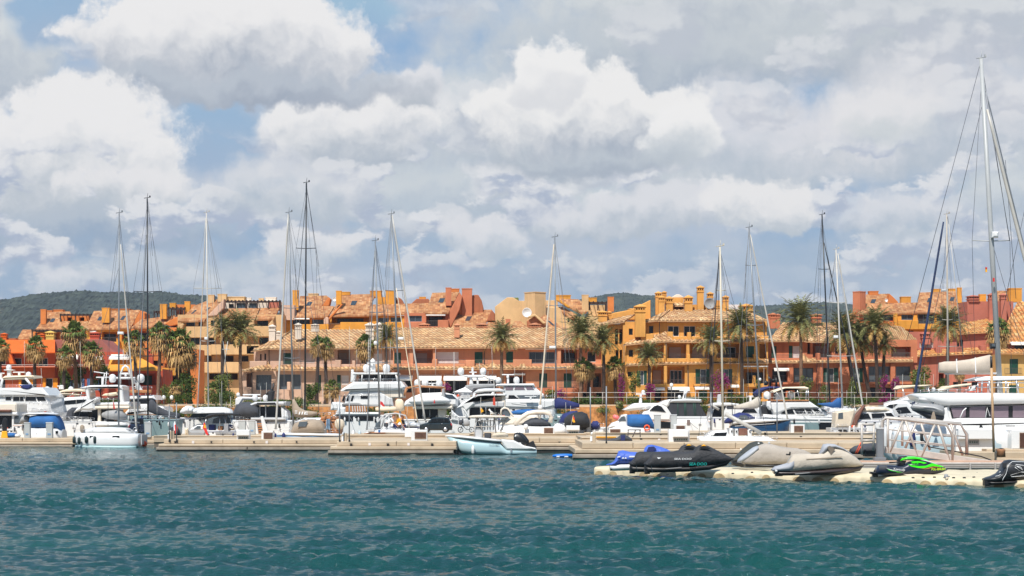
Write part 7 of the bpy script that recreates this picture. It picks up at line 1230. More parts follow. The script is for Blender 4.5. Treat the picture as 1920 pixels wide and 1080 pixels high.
b.loft('hull', WHITE, [(1307, 820, 826, .25), (1313, 818, 836, .5), (1330, 818, 842, .6), (1400, 821, 842, .6), (1450, 825, 842, .55), (1458, 828, 840, .4)], -1.2, ex=3); b.loft('hull', WHITE, [(1312, 819, 826, .25), (1318, 818, 836, .5), (1336, 818, 840, .6), (1406, 820, 840, .6), (1452, 824, 840, .5)], 2.2, ex=3); b.slab('bridge_deck', WHITE, [(1318, 826), (1322, 818), (1440, 819), (1452, 825), (1452, 830)], 3.2, -1.0, .12); b.slab('cabin', WHITE, [(1325, 820), (1329, 814), (1338, 807.5), (1364, 806), (1370, 822)], 2.4, -.8, .18); b.win([(1337.5, 817.5), (1341, 811.5), (1363, 810.6), (1361, 817.5)], GLASS, -.8)
b.slabs('cockpit_seat', WHITE, [[(1368, 822), (1368, 803), (1374, 803), (1376, 822)], [(1379, 821), (1379, 804), (1384, 804), (1385, 821)], [(1403, 822), (1402, 806), (1409, 808), (1411, 823)]], 2, -.6, .1); b.rect('companionway', BROWN, 1385, 803, 1402, 816, .2, -.4, .03); b.slabs('port', BLACK, [[(x, 811), (x + 2.4, 811), (x + 2.4, 807), (x, 807)] for x in (1371, 1380, 1405, 1412)], .06, -.66, .01); b.tubes('boom', MASTW, [[(1360, 776), (1427, 812)]], .15, -.4, n=8); b.mast(mat('mast_cream', S(196, 188, 170), .5), 1356, 812, 1350, 463, .13, [(545, 10), (640, 16)], [(1350, 466, 1346, 600), (1350, 470, 1440, 818), (1310, 818, 1351, 470)], (1348.5, 470, 1338, 640, .035, MASTB), 20, .4, rope=ROPEB); b.rail([(1310, 818), (1325, 818)], 7, -1.3, .014, 5); b.rail([(1410, 821), (1452, 825)], 6, -1.5, .014, 8)
b = Boat('sailboat', 'navy hulled sailing yacht with a bunched greyish sail and navy sprayhood', SB, 1425, 830, 170)
b.loft('hull', NAVYH, [(1368, 798, 822, .6), (1376, 796, 832, 1.2), (1417, 793.5, 836, 1.6), (1455, 790, 834, 1.3), (1474, 787.5, 822, .7), (1482, 786.5, 800, .1)], ex=3); b.loft('deck', WHITE, [(1369, 791, 797, .7), (1380, 786, 796, 1.25), (1417, 785, 794.5, 1.55), (1450, 785.5, 791, 1.3), (1479, 786, 788, .3)], ex=2.6); b.loft('sprayhood', NAVYC, [(1359, 788, 794, .5), (1370, 778.5, 794, 1.0), (1386, 773, 790, 1.2), (1402, 775, 788, 1.15), (1414, 782, 788, .7)]); b.win([(1386, 787), (1387, 779), (1399, 778), (1405, 786)], GLASSG, -1.2)
b.mast(MASTG, 1427, 792, 1404.5, 427, .13, [(498, 11), (610, 16)], [(1404, 430, 1396, 560), (1376, 795, 1404, 430)], (1407, 440, 1478, 792, .075, MASTW), 22, 0); b.loft('bunched_sail', mat('greyish_sail', S(186, 178, 166), .85, .15, 3), [(1376, 761, 767, .1), (1392, 757, 768, .25), (1409, 751, 767, .35), (1420, 744.5, 765, .35), (1426, 742, 762, .15)], .1, jit=.08); b.rail([(1372, 791), (1474, 786)], 8, -1.3, .012, 10); b.tubes('hull_line', WHITET, [[(1378, 799), (1452, 794)]], .02, -1.58); b.dome(1425, 711, 2.4, -.4, 'deck_light')
b = Boat('motorboat', 'white cruiser with dark curved side windows behind the navy yacht', MBT, 1375, 830, 180); b.hull(WHITE, 1328, 1428, 782, 4); b.slab('cabin', WHITE, [(1330, 786), (1334, 766), (1352, 755), (1368, 755), (1420, 762), (1428, 786)], 3.4, .3, .25); b.win([(1335, 782), (1338, 768), (1352, 759), (1362, 760), (1352, 782)], GLASS, .3); b.win([(1390, 774), (1396, 766), (1412, 763), (1420, 774)], GLASS, .3); b.slab('wing', WHITE, [(1330, 760), (1340, 755), (1386, 757), (1386, 760), (1350, 762)], 3, .1, .1); b.tubes('spar', MASTW, [[(1331, 757), (1348, 768)]], .13, -.1); b.rect('dark_canvas', CHARC, 1362, 757, 1388, 768, 2, .25, .1); b.radar(1402, 1413, 742, 1.5, 756); b.slab('radar_post', GREYW, [(1344, 757), (1346, 740), (1352, 739), (1353, 757)], .4, 1, .06)
b = Boat('motor_yacht', 'white flybridge yacht with cream bimini and two white domes, right of the navy yacht', MY, 1500, 830, 184)
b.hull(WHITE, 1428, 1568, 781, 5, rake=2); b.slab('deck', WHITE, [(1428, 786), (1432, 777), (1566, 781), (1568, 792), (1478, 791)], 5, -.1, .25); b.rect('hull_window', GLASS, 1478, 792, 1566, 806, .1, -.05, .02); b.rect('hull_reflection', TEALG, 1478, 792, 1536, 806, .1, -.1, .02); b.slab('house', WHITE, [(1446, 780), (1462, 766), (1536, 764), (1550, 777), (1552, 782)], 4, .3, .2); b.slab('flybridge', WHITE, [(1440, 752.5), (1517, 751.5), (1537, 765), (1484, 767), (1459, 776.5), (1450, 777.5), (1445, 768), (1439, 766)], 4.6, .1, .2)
for q in ([(1464, 776), (1472, 768), (1486, 767.4), (1490, 776)], [(1489, 767.4), (1507.5, 766.8), (1511, 775), (1494, 775.6)], [(1510, 766.8), (1520, 766.8), (1526, 774.4), (1514, 775)], [(1523.4, 766.8), (1533, 766.8), (1543, 774.4), (1529.7, 774.6)]): b.win(q, GLASS, .28)
b.slab('side_fin', WHITE, [(1438, 752), (1445, 752), (1450, 768), (1443, 769), (1438, 762)], 1, -.3, .15); b.slab('coaming', TEAK, [(1444, 752), (1444, 749.6), (1517, 749.6), (1517, 752)], .3, .05, .03); b.slab('aft_shade', DARKC, [(1428, 776), (1430, 762), (1440, 758), (1452, 770), (1450, 777)], 2, .4, .1); b.slab('bimini', CREAMC, [(1450, 733.5), (1472, 725.5), (1509, 724.6), (1517, 727.2), (1515.6, 731), (1472, 730)], 3, .4, .12); b.tubes('bimini_frame', STEEL, [[(1515, 730), (1516, 751)], [(1512, 730), (1511, 751)], [(1478, 730), (1484, 751)], [(1494, 729), (1500, 751)], [(1452, 733), (1470, 751)]], .045, .5); b.dome(1438, 741, 6.6, 1.5); b.dome(1482.5, 740, 6.6, 2); b.rail([(1490, 778), (1552, 780), (1566, 782)], 7, -.2, step=7); b.radar(1452, 1468, 739, 1.8, 752); b.rect('console', GREYW, 1456, 734, 1468, 750, 1, 1, .1); b.win([(1538, 766), (1546, 768), (1552, 774), (1545, 775)], GLASSB, .26)
b = Boat('motorboat', 'boat with a dark blue bimini and two black domes behind the white domed yacht', MBT, 1440, 830, 200); b.hull(WHITE, 1412, 1470, 760, 3); b.slab('bimini', NAVYC, [(1416, 737), (1425, 729), (1439, 724.4), (1458, 725), (1470, 728), (1447, 729), (1433, 733), (1420, 742)], 2.5, .5, .15); b.dome(1436, 718, 4.2, 1.5, m=BLACK); b.dome(1464.5, 718, 3.6, 1.5, m=BLACK); b.tubes('radar_arch', BLACK, [[(1443, 726), (1446, 712), (1441, 706)], [(1446, 713), (1456, 713)], [(1456, 726), (1455, 708)]], .13, 1.5); b.tubes('frame', STEEL, [[(1422, 738), (1426, 760)], [(1462, 728), (1460, 760)]], .05, .6)
b = Boat('sailboat', 'white masted sloop with a royal blue boom cover, right of the domed yacht', SB, 1575, 830, 188)
b.hull(WHITE, 1530, 1624, 772, 3.2); b.loft('boom_cover', mat('blue_sail_cover', S(34, 84, 140), .8, .15, 1.5), [(1536, 756.5, 758, .08), (1548, 755.5, 761, .18), (1563, 754, 764.5, .26), (1573, 746, 766, .3), (1580, 745, 766, .2)], .9, jit=.03); b.mast(MASTW, 1580, 770, 1567.5, 468, .14, [(568, 17), (668, 25)], [(1567, 471, 1555, 560), (1532, 772, 1567, 470)], (1571, 475, 1619, 770, .085, MASTW), 24, 1.2); b.rect('radar_box', WHITE, 1563.5, 629, 1572, 634, .4, .6); b.rail([(1536, 772), (1620, 772)], 7, 0, .014, 10); b.rect('cabin', WHITE, 1556, 766, 1606, 774, 2, .6, .2)
b = Boat('sailboat', 'black masted sloop with a black furled stay, behind the white mast', SB, 1560, 830, 203); b.hull(NAVYH, 1530, 1616, 768, 3); b.rect('cabin', GREYW, 1545, 762, 1590, 770, 2, .5, .2); b.mast(MASTB, 1556.5, 764, 1541.3, 403, .14, [(505, 11), (600, 18)], [(1541, 406, 1526, 560), (1534, 768, 1541, 406)], (1545, 455, 1609, 740, .075, MASTB), 22, 1.2, rope=ROPEB)
b = Boat('motorboat', 'old boat closed up with tan canvas and a clear plastic window', MBT, 1590, 830, 161); b.hull(GREYW, 1558, 1626, 802, 2.8, rake=2); b.slab('canvas', BEIGEC, [(1566, 802), (1568.5, 774), (1575, 770.5), (1602.6, 766.7), (1604, 774), (1596, 802)], 2.2, .2, .15); b.win([(1571.5, 785.5), (1572, 774.5), (1580.5, 773.5), (1581, 785)], GLASSG, .2, 'clear_panel'); b.slabs('vent', BLACK, [[(1574, 809), (1579, 809), (1579, 805), (1574, 805)], [(1581, 809), (1586, 809), (1586, 805), (1581, 805)]], .06, -.06, .01); b.rect('post', WHITE, 1592, 799, 1595, 811, .3, -.3, .05); b.rect('post', WHITE, 1600, 798, 1603, 811, .3, -.3, .05)
b = Boat('motorboat', 'weathered white wheelhouse cruiser with rusty brown framing', MBT, 1645, 830, 168)
b.hull(WHITE, 1604, 1696, 788, 3.4, rake=3); b.slab('wheelhouse', WHITE, [(1606, 790), (1618, 771), (1674, 770), (1682, 787)], 2.8, .3, .15); b.loft('roof', mat('rust_stained_white', S(214, 200, 178), .6, .3, 2.5, streak=.5), [(1612, 771, 775, .9), (1621, 763, 775, 1.3), (1640, 761, 774.5, 1.5), (1660, 762, 774, 1.4), (1676, 770, 774, 1.0)], 1.6); b.slab('brown_frame', BROWN, [(1596, 798), (1600, 783), (1621, 759), (1624, 760), (1616, 774), (1608, 792), (1606, 798)], .8, -.2, .08); b.rect('roof_plank', BROWN, 1631, 755, 1657, 760, .5, .8, .05); b.rail([(1684, 789), (1694, 795)], 7, -.1, step=4)
for q in ([(1611, 786), (1616, 776), (1628, 775), (1633, 785)], [(1635.5, 784), (1634, 775.4), (1657, 774.5), (1661, 783)], [(1663.5, 782.6), (1660, 774.5), (1671, 774), (1677.5, 781.5)]): b.win(q, GLASS, .28)
b = Boat('motorboat', 'white cruiser with black arched windows between the wheelhouse cruiser and the catamaran', MBT, 1695, 830, 179); b.hull(WHITE, 1656, 1730, 776, 3.6); b.slab('cabin', WHITE, [(1656, 782), (1658, 758), (1680, 751), (1702, 752), (1716, 765), (1726, 784)], 3.2, .2, .25); b.win([(1662, 762), (1668, 758.6), (1683, 757.5), (1673, 766)], GLASS, .2); b.win([(1679, 767), (1684, 764), (1700, 762.6), (1709, 774), (1685, 776)], GLASS, .2); b.slab('fore_deck', WHITE, [(1686, 752), (1700, 745), (1714, 739), (1714, 754)], 2.6, 1, .2)
b = Boat('motorboat', 'boat with a cream bimini showing above the row, right of the bougainvillea', MBT, 1715, 830, 200); b.hull(WHITE, 1676, 1758, 752, 3); b.slab('bimini', CREAMC, [(1683, 729), (1690, 722.5), (1735, 721.5), (1749, 723.5), (1720, 726), (1690, 730)], 2.6, .4, .12); b.tubes('frame', STEEL, [[(1692, 728), (1700, 752)], [(1742, 724), (1738, 752)], [(1715, 726), (1716, 752)]], .045, .5); b.rect('windscreen', GLASSG, 1690, 744, 1740, 753, .1, .6, .02); b.dome(1720, 731, 3.4, 1); b.dome(1738.5, 727, 3.2, 1); b.dome(1750, 731, 4.2, 1)
b = Boat('sailboat', 'sloop with a thick dark blue furled stay and beige mast behind the catamaran roof', SB, 1770, 830, 188)
b.hull(WHITE, 1700, 1846, 764, 3.4); b.rect('cabin', WHITE, 1730, 752, 1820, 766, 2.2, .5, .2); b.slab('bimini', CREAMC, [(1766, 731), (1775, 724), (1822, 718.5), (1822, 723), (1790, 726.5), (1772, 732.5)], 2.5, .6, .1); b.mast(mat('mast_beige', S(172, 164, 152), .45), 1778, 766, 1775, 402, .15, [(600, 10), (650, 18)], [(1777, 405, 1806, 660), (1842, 764, 1776, 405)], (1769, 416, 1711, 768, .13, mat('navy_furl', S(30, 46, 80), .7)), 22, .8, rope=ROPEB); b.tubes('halyard', MASTW, [[(1779, 420), (1806, 668)]], .035, .8); b.rect('radar_box', GREYW, 1766, 542, 1774, 546, .4, .4); b.tubes('frame', STEEL, [[(1776, 726), (1780, 752)], [(1818, 721), (1816, 752)]], .05, .7); b.slab('solar_arch', WHITE, [(1818, 734), (1824, 725), (1832, 722), (1830, 728), (1824, 736)], 1.4, .6, .1)

# --- the big catamaran and its tender
b = Boat('catamaran', 'huge white sailing catamaran with mauve windows, beige stacked sail and the thickest mast', SB, 1830, 845, 118)
yw = PY0 + H * F / 118 + 4
b.loft('hull', WHITE, [(1672, 818, 836, .25), (1676, 803, 860, .7), (1690, 797, yw, 1.0), (1720, 796, yw, 1.15), (1800, 797, yw, 1.2), (1960, 798, yw, 1.2), (2060, 798, yw, 1.0)], 0, ex=3.6, n=20); b.loft('hull', WHITE, [(1686, 818, 836, .25), (1690, 803, 855, .7), (1704, 797, yw, 1.0), (1800, 797, yw, 1.2), (2060, 798, yw, 1.0)], 5.6, ex=3.6, n=20); b.loft('hull_band', mat('pale_blue_band', S(176, 194, 200), .25), [(1673, 812, 834, .3), (1677, 806, 858, .74), (1690, 803, yw - 3, 1.04), (1720, 803, yw - 3, 1.19), (1800, 804, yw - 3, 1.24), (2060, 804, yw - 3, 1.05)], -.01, ex=3.6, n=20)  # lower hull side overlaid with a pale blue-grey band
b.slab('bridge_deck', WHITE, [(1708, 802), (1762, 789), (1800, 784), (2060, 784), (2060, 803), (1720, 803)], 6.4, -.3, .2); b.slab('saloon', WHITE, [(1762, 790), (1770, 766), (1778, 762), (2050, 757), (2050, 790)], 5.2, .3, .1); b.slab('window_frame', BLACK, [(1785, 784.5), (1780, 763.5), (2040, 757.5), (2040, 784.5)], .1, .24, .02)
for q in ([(1788, 783), (1783, 764.6), (1811, 763.6), (1811, 783)], [(1818, 783), (1818, 763.4), (1848, 762), (1848, 783)], [(1858, 783), (1858, 761.6), (1891, 760.4), (1891, 783)], [(1899, 783), (1899, 760.2), (1924, 759.6), (1924, 783)], [(1934, 783), (1934, 759.6), (1970, 758.6), (1970, 783)]): b.win(q, SMOKE, .24)
b.loft('coachroof', WHITE, [(1722, 739.5, 742, .8), (1732, 737, 750, 1.9), (1760, 735.5, 758, 2.5), (1780, 735.5, 763, 2.7), (1860, 735.8, 760.5, 2.8), (1960, 737, 758.5, 2.8), (2050, 742, 758, 2.4)], 2.6, ex=4.5, n=24); b.loft('green_trim', DKGREEN, [(1738, 735, 737, 1.4), (1770, 733.8, 736, 1.6), (1800, 734, 736, 1.4)], 2.6); b.loft('red_cushion', mat('red_cushion', S(196, 84, 62), .8), [(1826, 733, 737, .8), (1842, 732.5, 737, 1.0), (1858, 734, 737, .8)], 2)
b.mast(mat('mast_pale', S(170, 172, 172), .4, .05, 1), 1875.5, 742, 1839.5, 110, .27, [(452, 36)], [(1848, 170, 1800, 370), (1843, 130, 1893, 452), (1839, 115, 1700, 640), (1862, 460, 1940, 735), (1868, 640, 1935, 330), (1800, 370, 1720, 735), (1885, 300, 1905, 560)], [(1851, 205, 1985, 735, .13, MASTW), (1846, 160, 1978, 700, .05, MASTG)], 34, 1.6, rope=ROPEB); b.loft('stacked_sail', mat('beige_sailcloth', S(196, 182, 166), .85, .1, 1.5, .4, 6), [(1771, 679, 698, .14), (1782, 677, 699, .3), (1800, 676, 700, .36), (1830, 672.5, 700, .38), (1850, 667.5, 700, .38), (1868, 664, 700, .3), (1872, 668, 698, .15)], 1.6, jit=.03); b.rect('boom', GREYW, 1772, 698.5, 1870, 702, .3, 1.5, .04); b.slabs('sail_tie', WHITET, [[(x, 699), (x + 1.6, 699), (x + .4, 674 - (x - 1780) * .08), (x - 1.2, 674 - (x - 1780) * .08)] for x in (1794, 1829, 1860)], .04, 1.17, 0)
b.slab('bimini', WHITE, [(1828, 711), (1850, 705.5), (2050, 705), (2050, 711)], 3, 1.0, .1); b.tubes('bimini_post', STEEL, [[(x, 711), (x + d, 737)] for x, d in ((1842, -2), (1854, 3), (1886, 0), (1905, 4), (1922, 0))], .06, 1.1); b.rail([(1838, 737), (1990, 738)], 20, .6, .03, 18); b.rail([(1732, 738), (1836, 736)], 7, 1.0, .018, 16); b.rect('wind_dome', WHITE, 1861, 434, 1873, 445, .5, 1.0, .1); b.slabs('flag_bundle', YELF, [[(1848, 510), (1851, 510), (1851, 504), (1848, 504)]], .1, 1.0, 0); b.slabs('flag_bundle', REDF, [[(1848, 504), (1851, 504), (1851, 501), (1848, 501)], [(1862, 528), (1865, 528), (1865, 521), (1862, 521)]], .1, .98, 0)
b.fender(1702, 821, NAVYC, 5.6, 16, -1.35); b.fender(1719, 818, DARKC, 3, 9, -1.4); b.slab('deck_drain', BLACK, [(1836, 802), (1838, 797.5), (1841, 797.5), (1844, 802)], .1, -1.3, .01); b.tubes('mooring_rope', WHITET, [[(1800, 783), (1806, 770), (1812, 765)], [(1848, 783), (1851, 764), (1856, 780)]], .035, -.1); b.tubes('stern_davit', GREYW, [[(1722, 748), (1748, 752)], [(1748, 752), (1750, 790)]], .11, .6); b.slab('stern_fin', WHITE, [(1761, 791), (1768, 766), (1776, 764), (1784, 791)], .4, .0, .08); b.slabs('lettering', GREYC, [[(1886, 800), (1903, 800), (1903, 797.6), (1886, 797.6)]], .02, -1.25, 0)
b = Boat('inflatable_boat', 'grey inflatable tender hanging at the stern of the big catamaran', 'dinghy', 1742, 782, 116.5); b.loft('tube', GREYC, [(1708, 762, 766, .15), (1714, 757, 770, .55), (1730, 756, 773, .7), (1752, 758, 780, .7), (1768, 761, 783, .5)], ex=2); b.loft('hull', CHARC, [(1712, 765, 770, .3), (1726, 768, 777, .5), (1748, 772, 790, .55), (1768, 772, 788, .4)], .05); b.tubes('grab_line', WHITE, [[(1712, 761), (1750, 764), (1768, 770)]], .03, -.75); b.slab('lifting_strap', TANC, [(1744, 790), (1749, 772), (1752, 772), (1756, 790)], .05, -.8, .01)

# --- pale blue centre console fishing boat
b = Boat('fishing_boat', 'pale blue centre console fishing boat with a T top and two black outboards', MBT, 920, 851, 146)
b.loft('hull', AQUA, [(836.5, 817.5, 819, .04), (841, 817.6, 824, .3), (848, 818.4, 833, .68), (856, 819.4, 843, .95), (866, 820.6, 851, 1.1), (890, 823.4, 854, 1.22), (915, 826.4, 854, 1.25), (938, 828.4, 854, 1.25), (944, 836, 854, 1.23), (950, 842, 854, 1.2), (1006, 842.5, 853, 1.1)], ex=3.6, n=22)
b.loft('gunwale', WHITE, [(834.5, 816.5, 818.6, .08), (842, 815.6, 819, .42), (855, 815.4, 820.4, .98), (890, 818.6, 824, 1.3), (925, 822, 828, 1.32), (940, 823.6, 829, 1.32)], ex=3.6, n=18); b.slab('cockpit_side', WHITE, [(940, 829), (940, 823.5), (964, 826), (984, 836), (1004, 840), (1006, 843), (950, 843), (944, 836)], 2.3, -1.18, .1); b.rect('splash_well', WHITE, 950, 829, 978, 841, 1.6, -.8, .1)
b.loft('t_top', CREAM, [(879, 780, 783, .5), (886, 778.6, 784, .95), (900, 778, 783.6, 1.1), (940, 779, 783.4, 1.1), (958.5, 780.5, 782.6, .8)]); b.tubes('t_top_frame', ALU, [[(893, 783), (889, 806), (889, 822)], [(901, 784), (904, 806), (904, 822)], [(926, 783), (928, 800), (930, 820)], [(952, 782), (938, 812)], [(889, 800), (928, 800)], [(893, 790), (950, 788)], [(893, 783), (904, 806)]], .035, -.65); b.tubes('t_top_frame', ALU, [[(895, 783), (891, 820)], [(927, 783), (931, 818)], [(950, 782), (938, 808)]], .035, .65); b.rect('console', GREYW, 890.6, 804, 906, 822, 1.1, -.55, .1); b.slab('console_screen', GLASSG, [(891, 805), (894, 791), (904, 790), (906, 805)], .9, -.45, .05); b.slabs('rod_holder', GREYW, [[(x, 806), (x + 2.2, 806), (x + 2.6, 787), (x + .6, 787)] for x in (908, 913, 918, 924, 934, 941)], .1, .2, .02)
b.loft('seat', BEIGEC, [(922, 815, 819.5, .4), (926, 811, 820, .8), (936, 809.3, 820, .85), (947, 810, 820, .8), (953, 815, 819.5, .4)]); b.rect('leaning_post', CHARC, 908, 812, 921, 822, 1, -.4, .1); b.fender(852, 832.5, WHITE, 2.8, 7.5, -.95); b.fender(887.5, 843, WHITE, 3.1, 8, -1.4); b.antennas([(901, 779, 900.5, 762)], 0)
def outboard(cx, tilt, off, lb='outboard'):
    o = b.loft(lb, BLACK, [(cx - 9, 816, 828, .18), (cx - 7.5, 812.5, 832, .3), (cx - 2, 810.5, 834, .34), (cx + 5, 813, 834.5, .34), (cx + 11, 819, 834, .3), (cx + 16, 826, 832.5, .18)], off); b.loft('cowl_stripe', WHITE, [(cx - 8, 816, 822, .21), (cx - 5, 814, 820, .33), (cx - 4, 814, 819, .33)], off - .03, parent=o)
    b.slab('leg', BLACK, [(cx + 3, 834), (cx + 12, 831), (cx + 10, 851), (cx + 1, 852)] if not tilt else [(cx + 13, 831), (cx + 24, 826), (cx + 30, 839), (cx + 26, 848), (cx + 18, 843), (cx + 8, 837)], .3, off - .15, .05, parent=o); return o
outboard(972, False, -.45); outboard(976, True, .35); b.rect('bracket', BLACK, 968, 838, 985, 842, 1.2, -.6, .03); b.rect('swim_ladder', STEEL, 957, 840, 960, 848, .06, -1.3, .01)
def fit_out(b, rn):
    """the small gear every moored boat carries: fenders, bow rail, ports, rolled lines, whip aerials"""
    x0, x1, y, off = b.hx; x0, x1 = max(x0, -8), min(x1, 1930); w = x1 - x0; k = PM(b.Y)
    for i in range(3): b.fender(x0 + w * (.15 + .3 * i + rn.uniform(-.06, .06)), y + 9 + rn.uniform(-2, 2), rn.choice((NAVYC, BLACK, GREYW, WHITE, CHARC)), 1.7, 4.2, off - .22)
    for i in range(4): u = x0 + w * (.2 + .17 * i); b.rect('porthole', GLASS, u, y + 3.5, u + rn.uniform(2.5, 5), y + 5.6, .05, off - .03, .01)
    a = .55 if rn.random() < .5 else .05; b.rail([(x0 + w * a, y), (x0 + w * (a + .4), y)], 6.5, off + .1, .014, 7); b.rect('rubbing_strake', rn.choice((GREYC, NAVYC, CHARC, TEAK)), x0 + 1, y + 1.3, x1 - 1, y + 2.3, .08, off - .03, .01)
    for i in range(2): u = x0 + w * rn.uniform(.15, .85); b.antennas([(u, y, u + rn.uniform(-1, 1), y - rn.uniform(35, 80))], rn.uniform(.5, 2.5), .014)
    for i in range(3): u = x0 + w * rn.uniform(.1, .9); b.rect('deck_gear', rn.choice((NAVYC, GREYC, TANC, BLACK, ORANGE, TEAK, WHITEF)), u, y - rn.uniform(2.5, 5), u + rn.uniform(2.5, 6), y, .5, off + .3, .08)
    u = x0 + w * rn.uniform(.1, .9); b.tubes('mooring_line', ROPE, [[(u, y, off), ((u + u + 14) / 2, y + 9, off - 1.2), (u + 14, y + 16, off - 2.6)]], .02)
_rn = random.Random(12)
for b_ in FLEET:
    if b_.hx and b_.hx[1] - b_.hx[0] > 40: fit_out(b_, _rn)
def text(name, s_, size, pos, m, parent, rot=(R(90), 0, 0), sx=1.0, shear=0.0):
    cu = bpy.data.curves.new(name, 'FONT'); cu.body = s_; cu.size = size; cu.extrude = .006; cu.shear = shear; cu.resolution_u = 3
    tmp = bpy.data.objects.new('tmp', cu); C.objects.link(tmp); bpy.context.view_layer.update()
    me = bpy.data.meshes.new_from_object(tmp.evaluated_get(bpy.context.evaluated_depsgraph_get())); bpy.data.objects.remove(tmp); me.materials.clear(); me.materials.append(m)
    o = bpy.data.objects.new(name, me); C.objects.link(o); o.parent = parent; o.location = Vector(pos) - ORG[parent.name]; o.rotation_euler = rot; o.scale = (sx, 1, 1); ORG[o.name] = ORG[parent.name].copy(); return o
text('registration', '7ª-CT-58-2', .17, P(917.5, 835.5, 146) + Vector((0, -1.3, 0)), FRAMED, b.o)
# ------------------------------------------------------------------ floating jet ski dock in the foreground
def float_dock():
    a, e = Vector((4.35, 101.3, 0)), Vector((31.5, 75.4, 0)); p, q = Vector((5.6, 103.2, 0)), Vector((34, 92.0, 0)); L = (e - a).length; nu, nv = 420, 40
    n = Vector(((e - a).y, -(e - a).x, 0)).normalized(); n = n if n.y < 0 else -n
    t = thing('floating_dock', 'cream plastic floating dock carrying the jet skis', 'floating dock', a, None); mb = MB()
    prof = [(-.02, -.25), (0, -.02), (0, .17), (.006, .27), (.016, .31)] + [(.016 + .984 * (j / nv) ** 1.15, .33) for j in range(1, nv + 1)] + [(1.0, -.2)]
    for i in range(nu + 1):
        u = i / nu; f, b = a.lerp(e, u), p.lerp(q, u); s = u * L
        for v, z in prof:
            sc_ = abs(math.sin(math.pi * s / .98)) ** .6; c = f.lerp(b, max(v, 0)) + (n * (.1 * sc_ * (1 if v < .02 else 0)))
            cush = 0
            if v > .016: cush = .05 * abs(math.sin(math.pi * s / 3.9 + .6)) ** .5 + .03 * abs(math.sin(math.pi * v * (b - f).length / 2.6)) ** .6 + .012 * sc_; cush *= min(1, (v - .016) / .05)
            mb.v.append((c.x, c.y, z + cush))
    m = len(prof)
    for i in range(nu):
        for j in range(m - 1): k = i * m + j; mb.f.append((k, k + m, k + m + 1, k + 1)); mb.sm.append(True)
    mb.build('deck', PLASTIC, t); st = MB(); rn = random.Random(4)
    k = 0
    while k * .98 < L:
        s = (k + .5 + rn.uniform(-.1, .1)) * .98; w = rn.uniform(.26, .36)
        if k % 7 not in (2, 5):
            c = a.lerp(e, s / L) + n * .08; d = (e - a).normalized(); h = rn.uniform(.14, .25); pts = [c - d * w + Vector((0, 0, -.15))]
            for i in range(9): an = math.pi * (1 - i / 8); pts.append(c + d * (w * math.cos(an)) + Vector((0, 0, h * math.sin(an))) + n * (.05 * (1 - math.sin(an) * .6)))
            pts.append(c + d * w + Vector((0, 0, -.15))); st = MB(); st.add(pts + [x - n * .3 for x in pts], [tuple(range(len(pts)))] + [(i, i + 1, len(pts) + i + 1, len(pts) + i) for i in range(len(pts) - 1)]).build('shadow_hollow', SHADEP, t)  # brown half-discs paint the wedge shadows along the front edge
        k += 1
    pl = MB()
    for x, y in ((1222, 900), (1372, 903), (1374, 888), (1410, 886), (1252, 889), (1712, 896), (1731, 895.5), (1752, 895), (1788, 896), (1808, 896), (1826, 895), (1832, 887), (1856, 887)):
        Y = 3.13 * F / (y - PY0); c = P(x, y, Y); pl.obox(c + Vector((0, 0, -.02)), .12, .1, .06, 0, .02)
    pl.build('fitting', BLACK, t)
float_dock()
JS = 'jet ski'
t = T(JS.replace(' ', '_'), 'jet ski under a bright blue cover at the tip of the cream dock', JS, 1185, 880, 97)
t.loft('cover', ROYAL, [(1137, 870.5, 872.5, .12), (1146, 868.5, 872, .4), (1152, 864, 871.5, .5), (1157, 853, 870.5, .5), (1160, 845.5, 870, .48), (1168, 844.5, 869.5, .5), (1182, 847, 869, .52), (1200, 848, 869, .52), (1216, 848, 869, .52), (1232, 850, 868, .5), (1250, 856, 868, .4), (1262, 862, 867, .15)], jit=.03, n=18); t.loft('hull', WHITE, [(1143, 871, 880, .3), (1149, 870, 883, .42), (1165, 869, 882.5, .45), (1200, 868, 881, .45), (1240, 867, 878, .35), (1262, 864, 870, .08)]); t.slab('jet_nozzle', BLACK, [(1145, 883), (1144, 874), (1153, 873), (1154, 881)], .6, -.35, .08)
t.slabs('lettering', WHITET, [[(1180, 857.5), (1208, 857), (1214, 855.5), (1214, 854), (1180, 855)], [(1166, 860), (1170, 860), (1169, 857), (1167, 858)], [(1171, 860), (1175, 860), (1174, 857.5), (1172, 857.5)], [(1157, 858), (1163, 857), (1163, 855), (1158, 856)]], .02, -.545, 0)
t = T('jet_ski', 'jet ski under a crumpled blue cover with a dark windscreen, behind the bright blue one', JS, 1235, 870, 100)
t.loft('cover', ROYAL, [(1196, 851, 868, .4), (1207, 848, 868, .46), (1209, 839, 868, .46), (1214, 835, 867, .46), (1222, 833.5, 867, .46), (1231, 836, 867, .46), (1240, 838, 866, .45), (1252, 843, 866, .42), (1264, 851, 866, .3), (1272, 858, 865, .1)], jit=.05); t.slab('windscreen', NAVYC, [(1212, 846), (1216, 838), (1226, 837), (1231, 842), (1224, 847)], .05, -.5, .01); t.loft('hull', WHITE, [(1198, 866, 878, .35), (1230, 866, 877, .42), (1265, 863, 872, .2)])
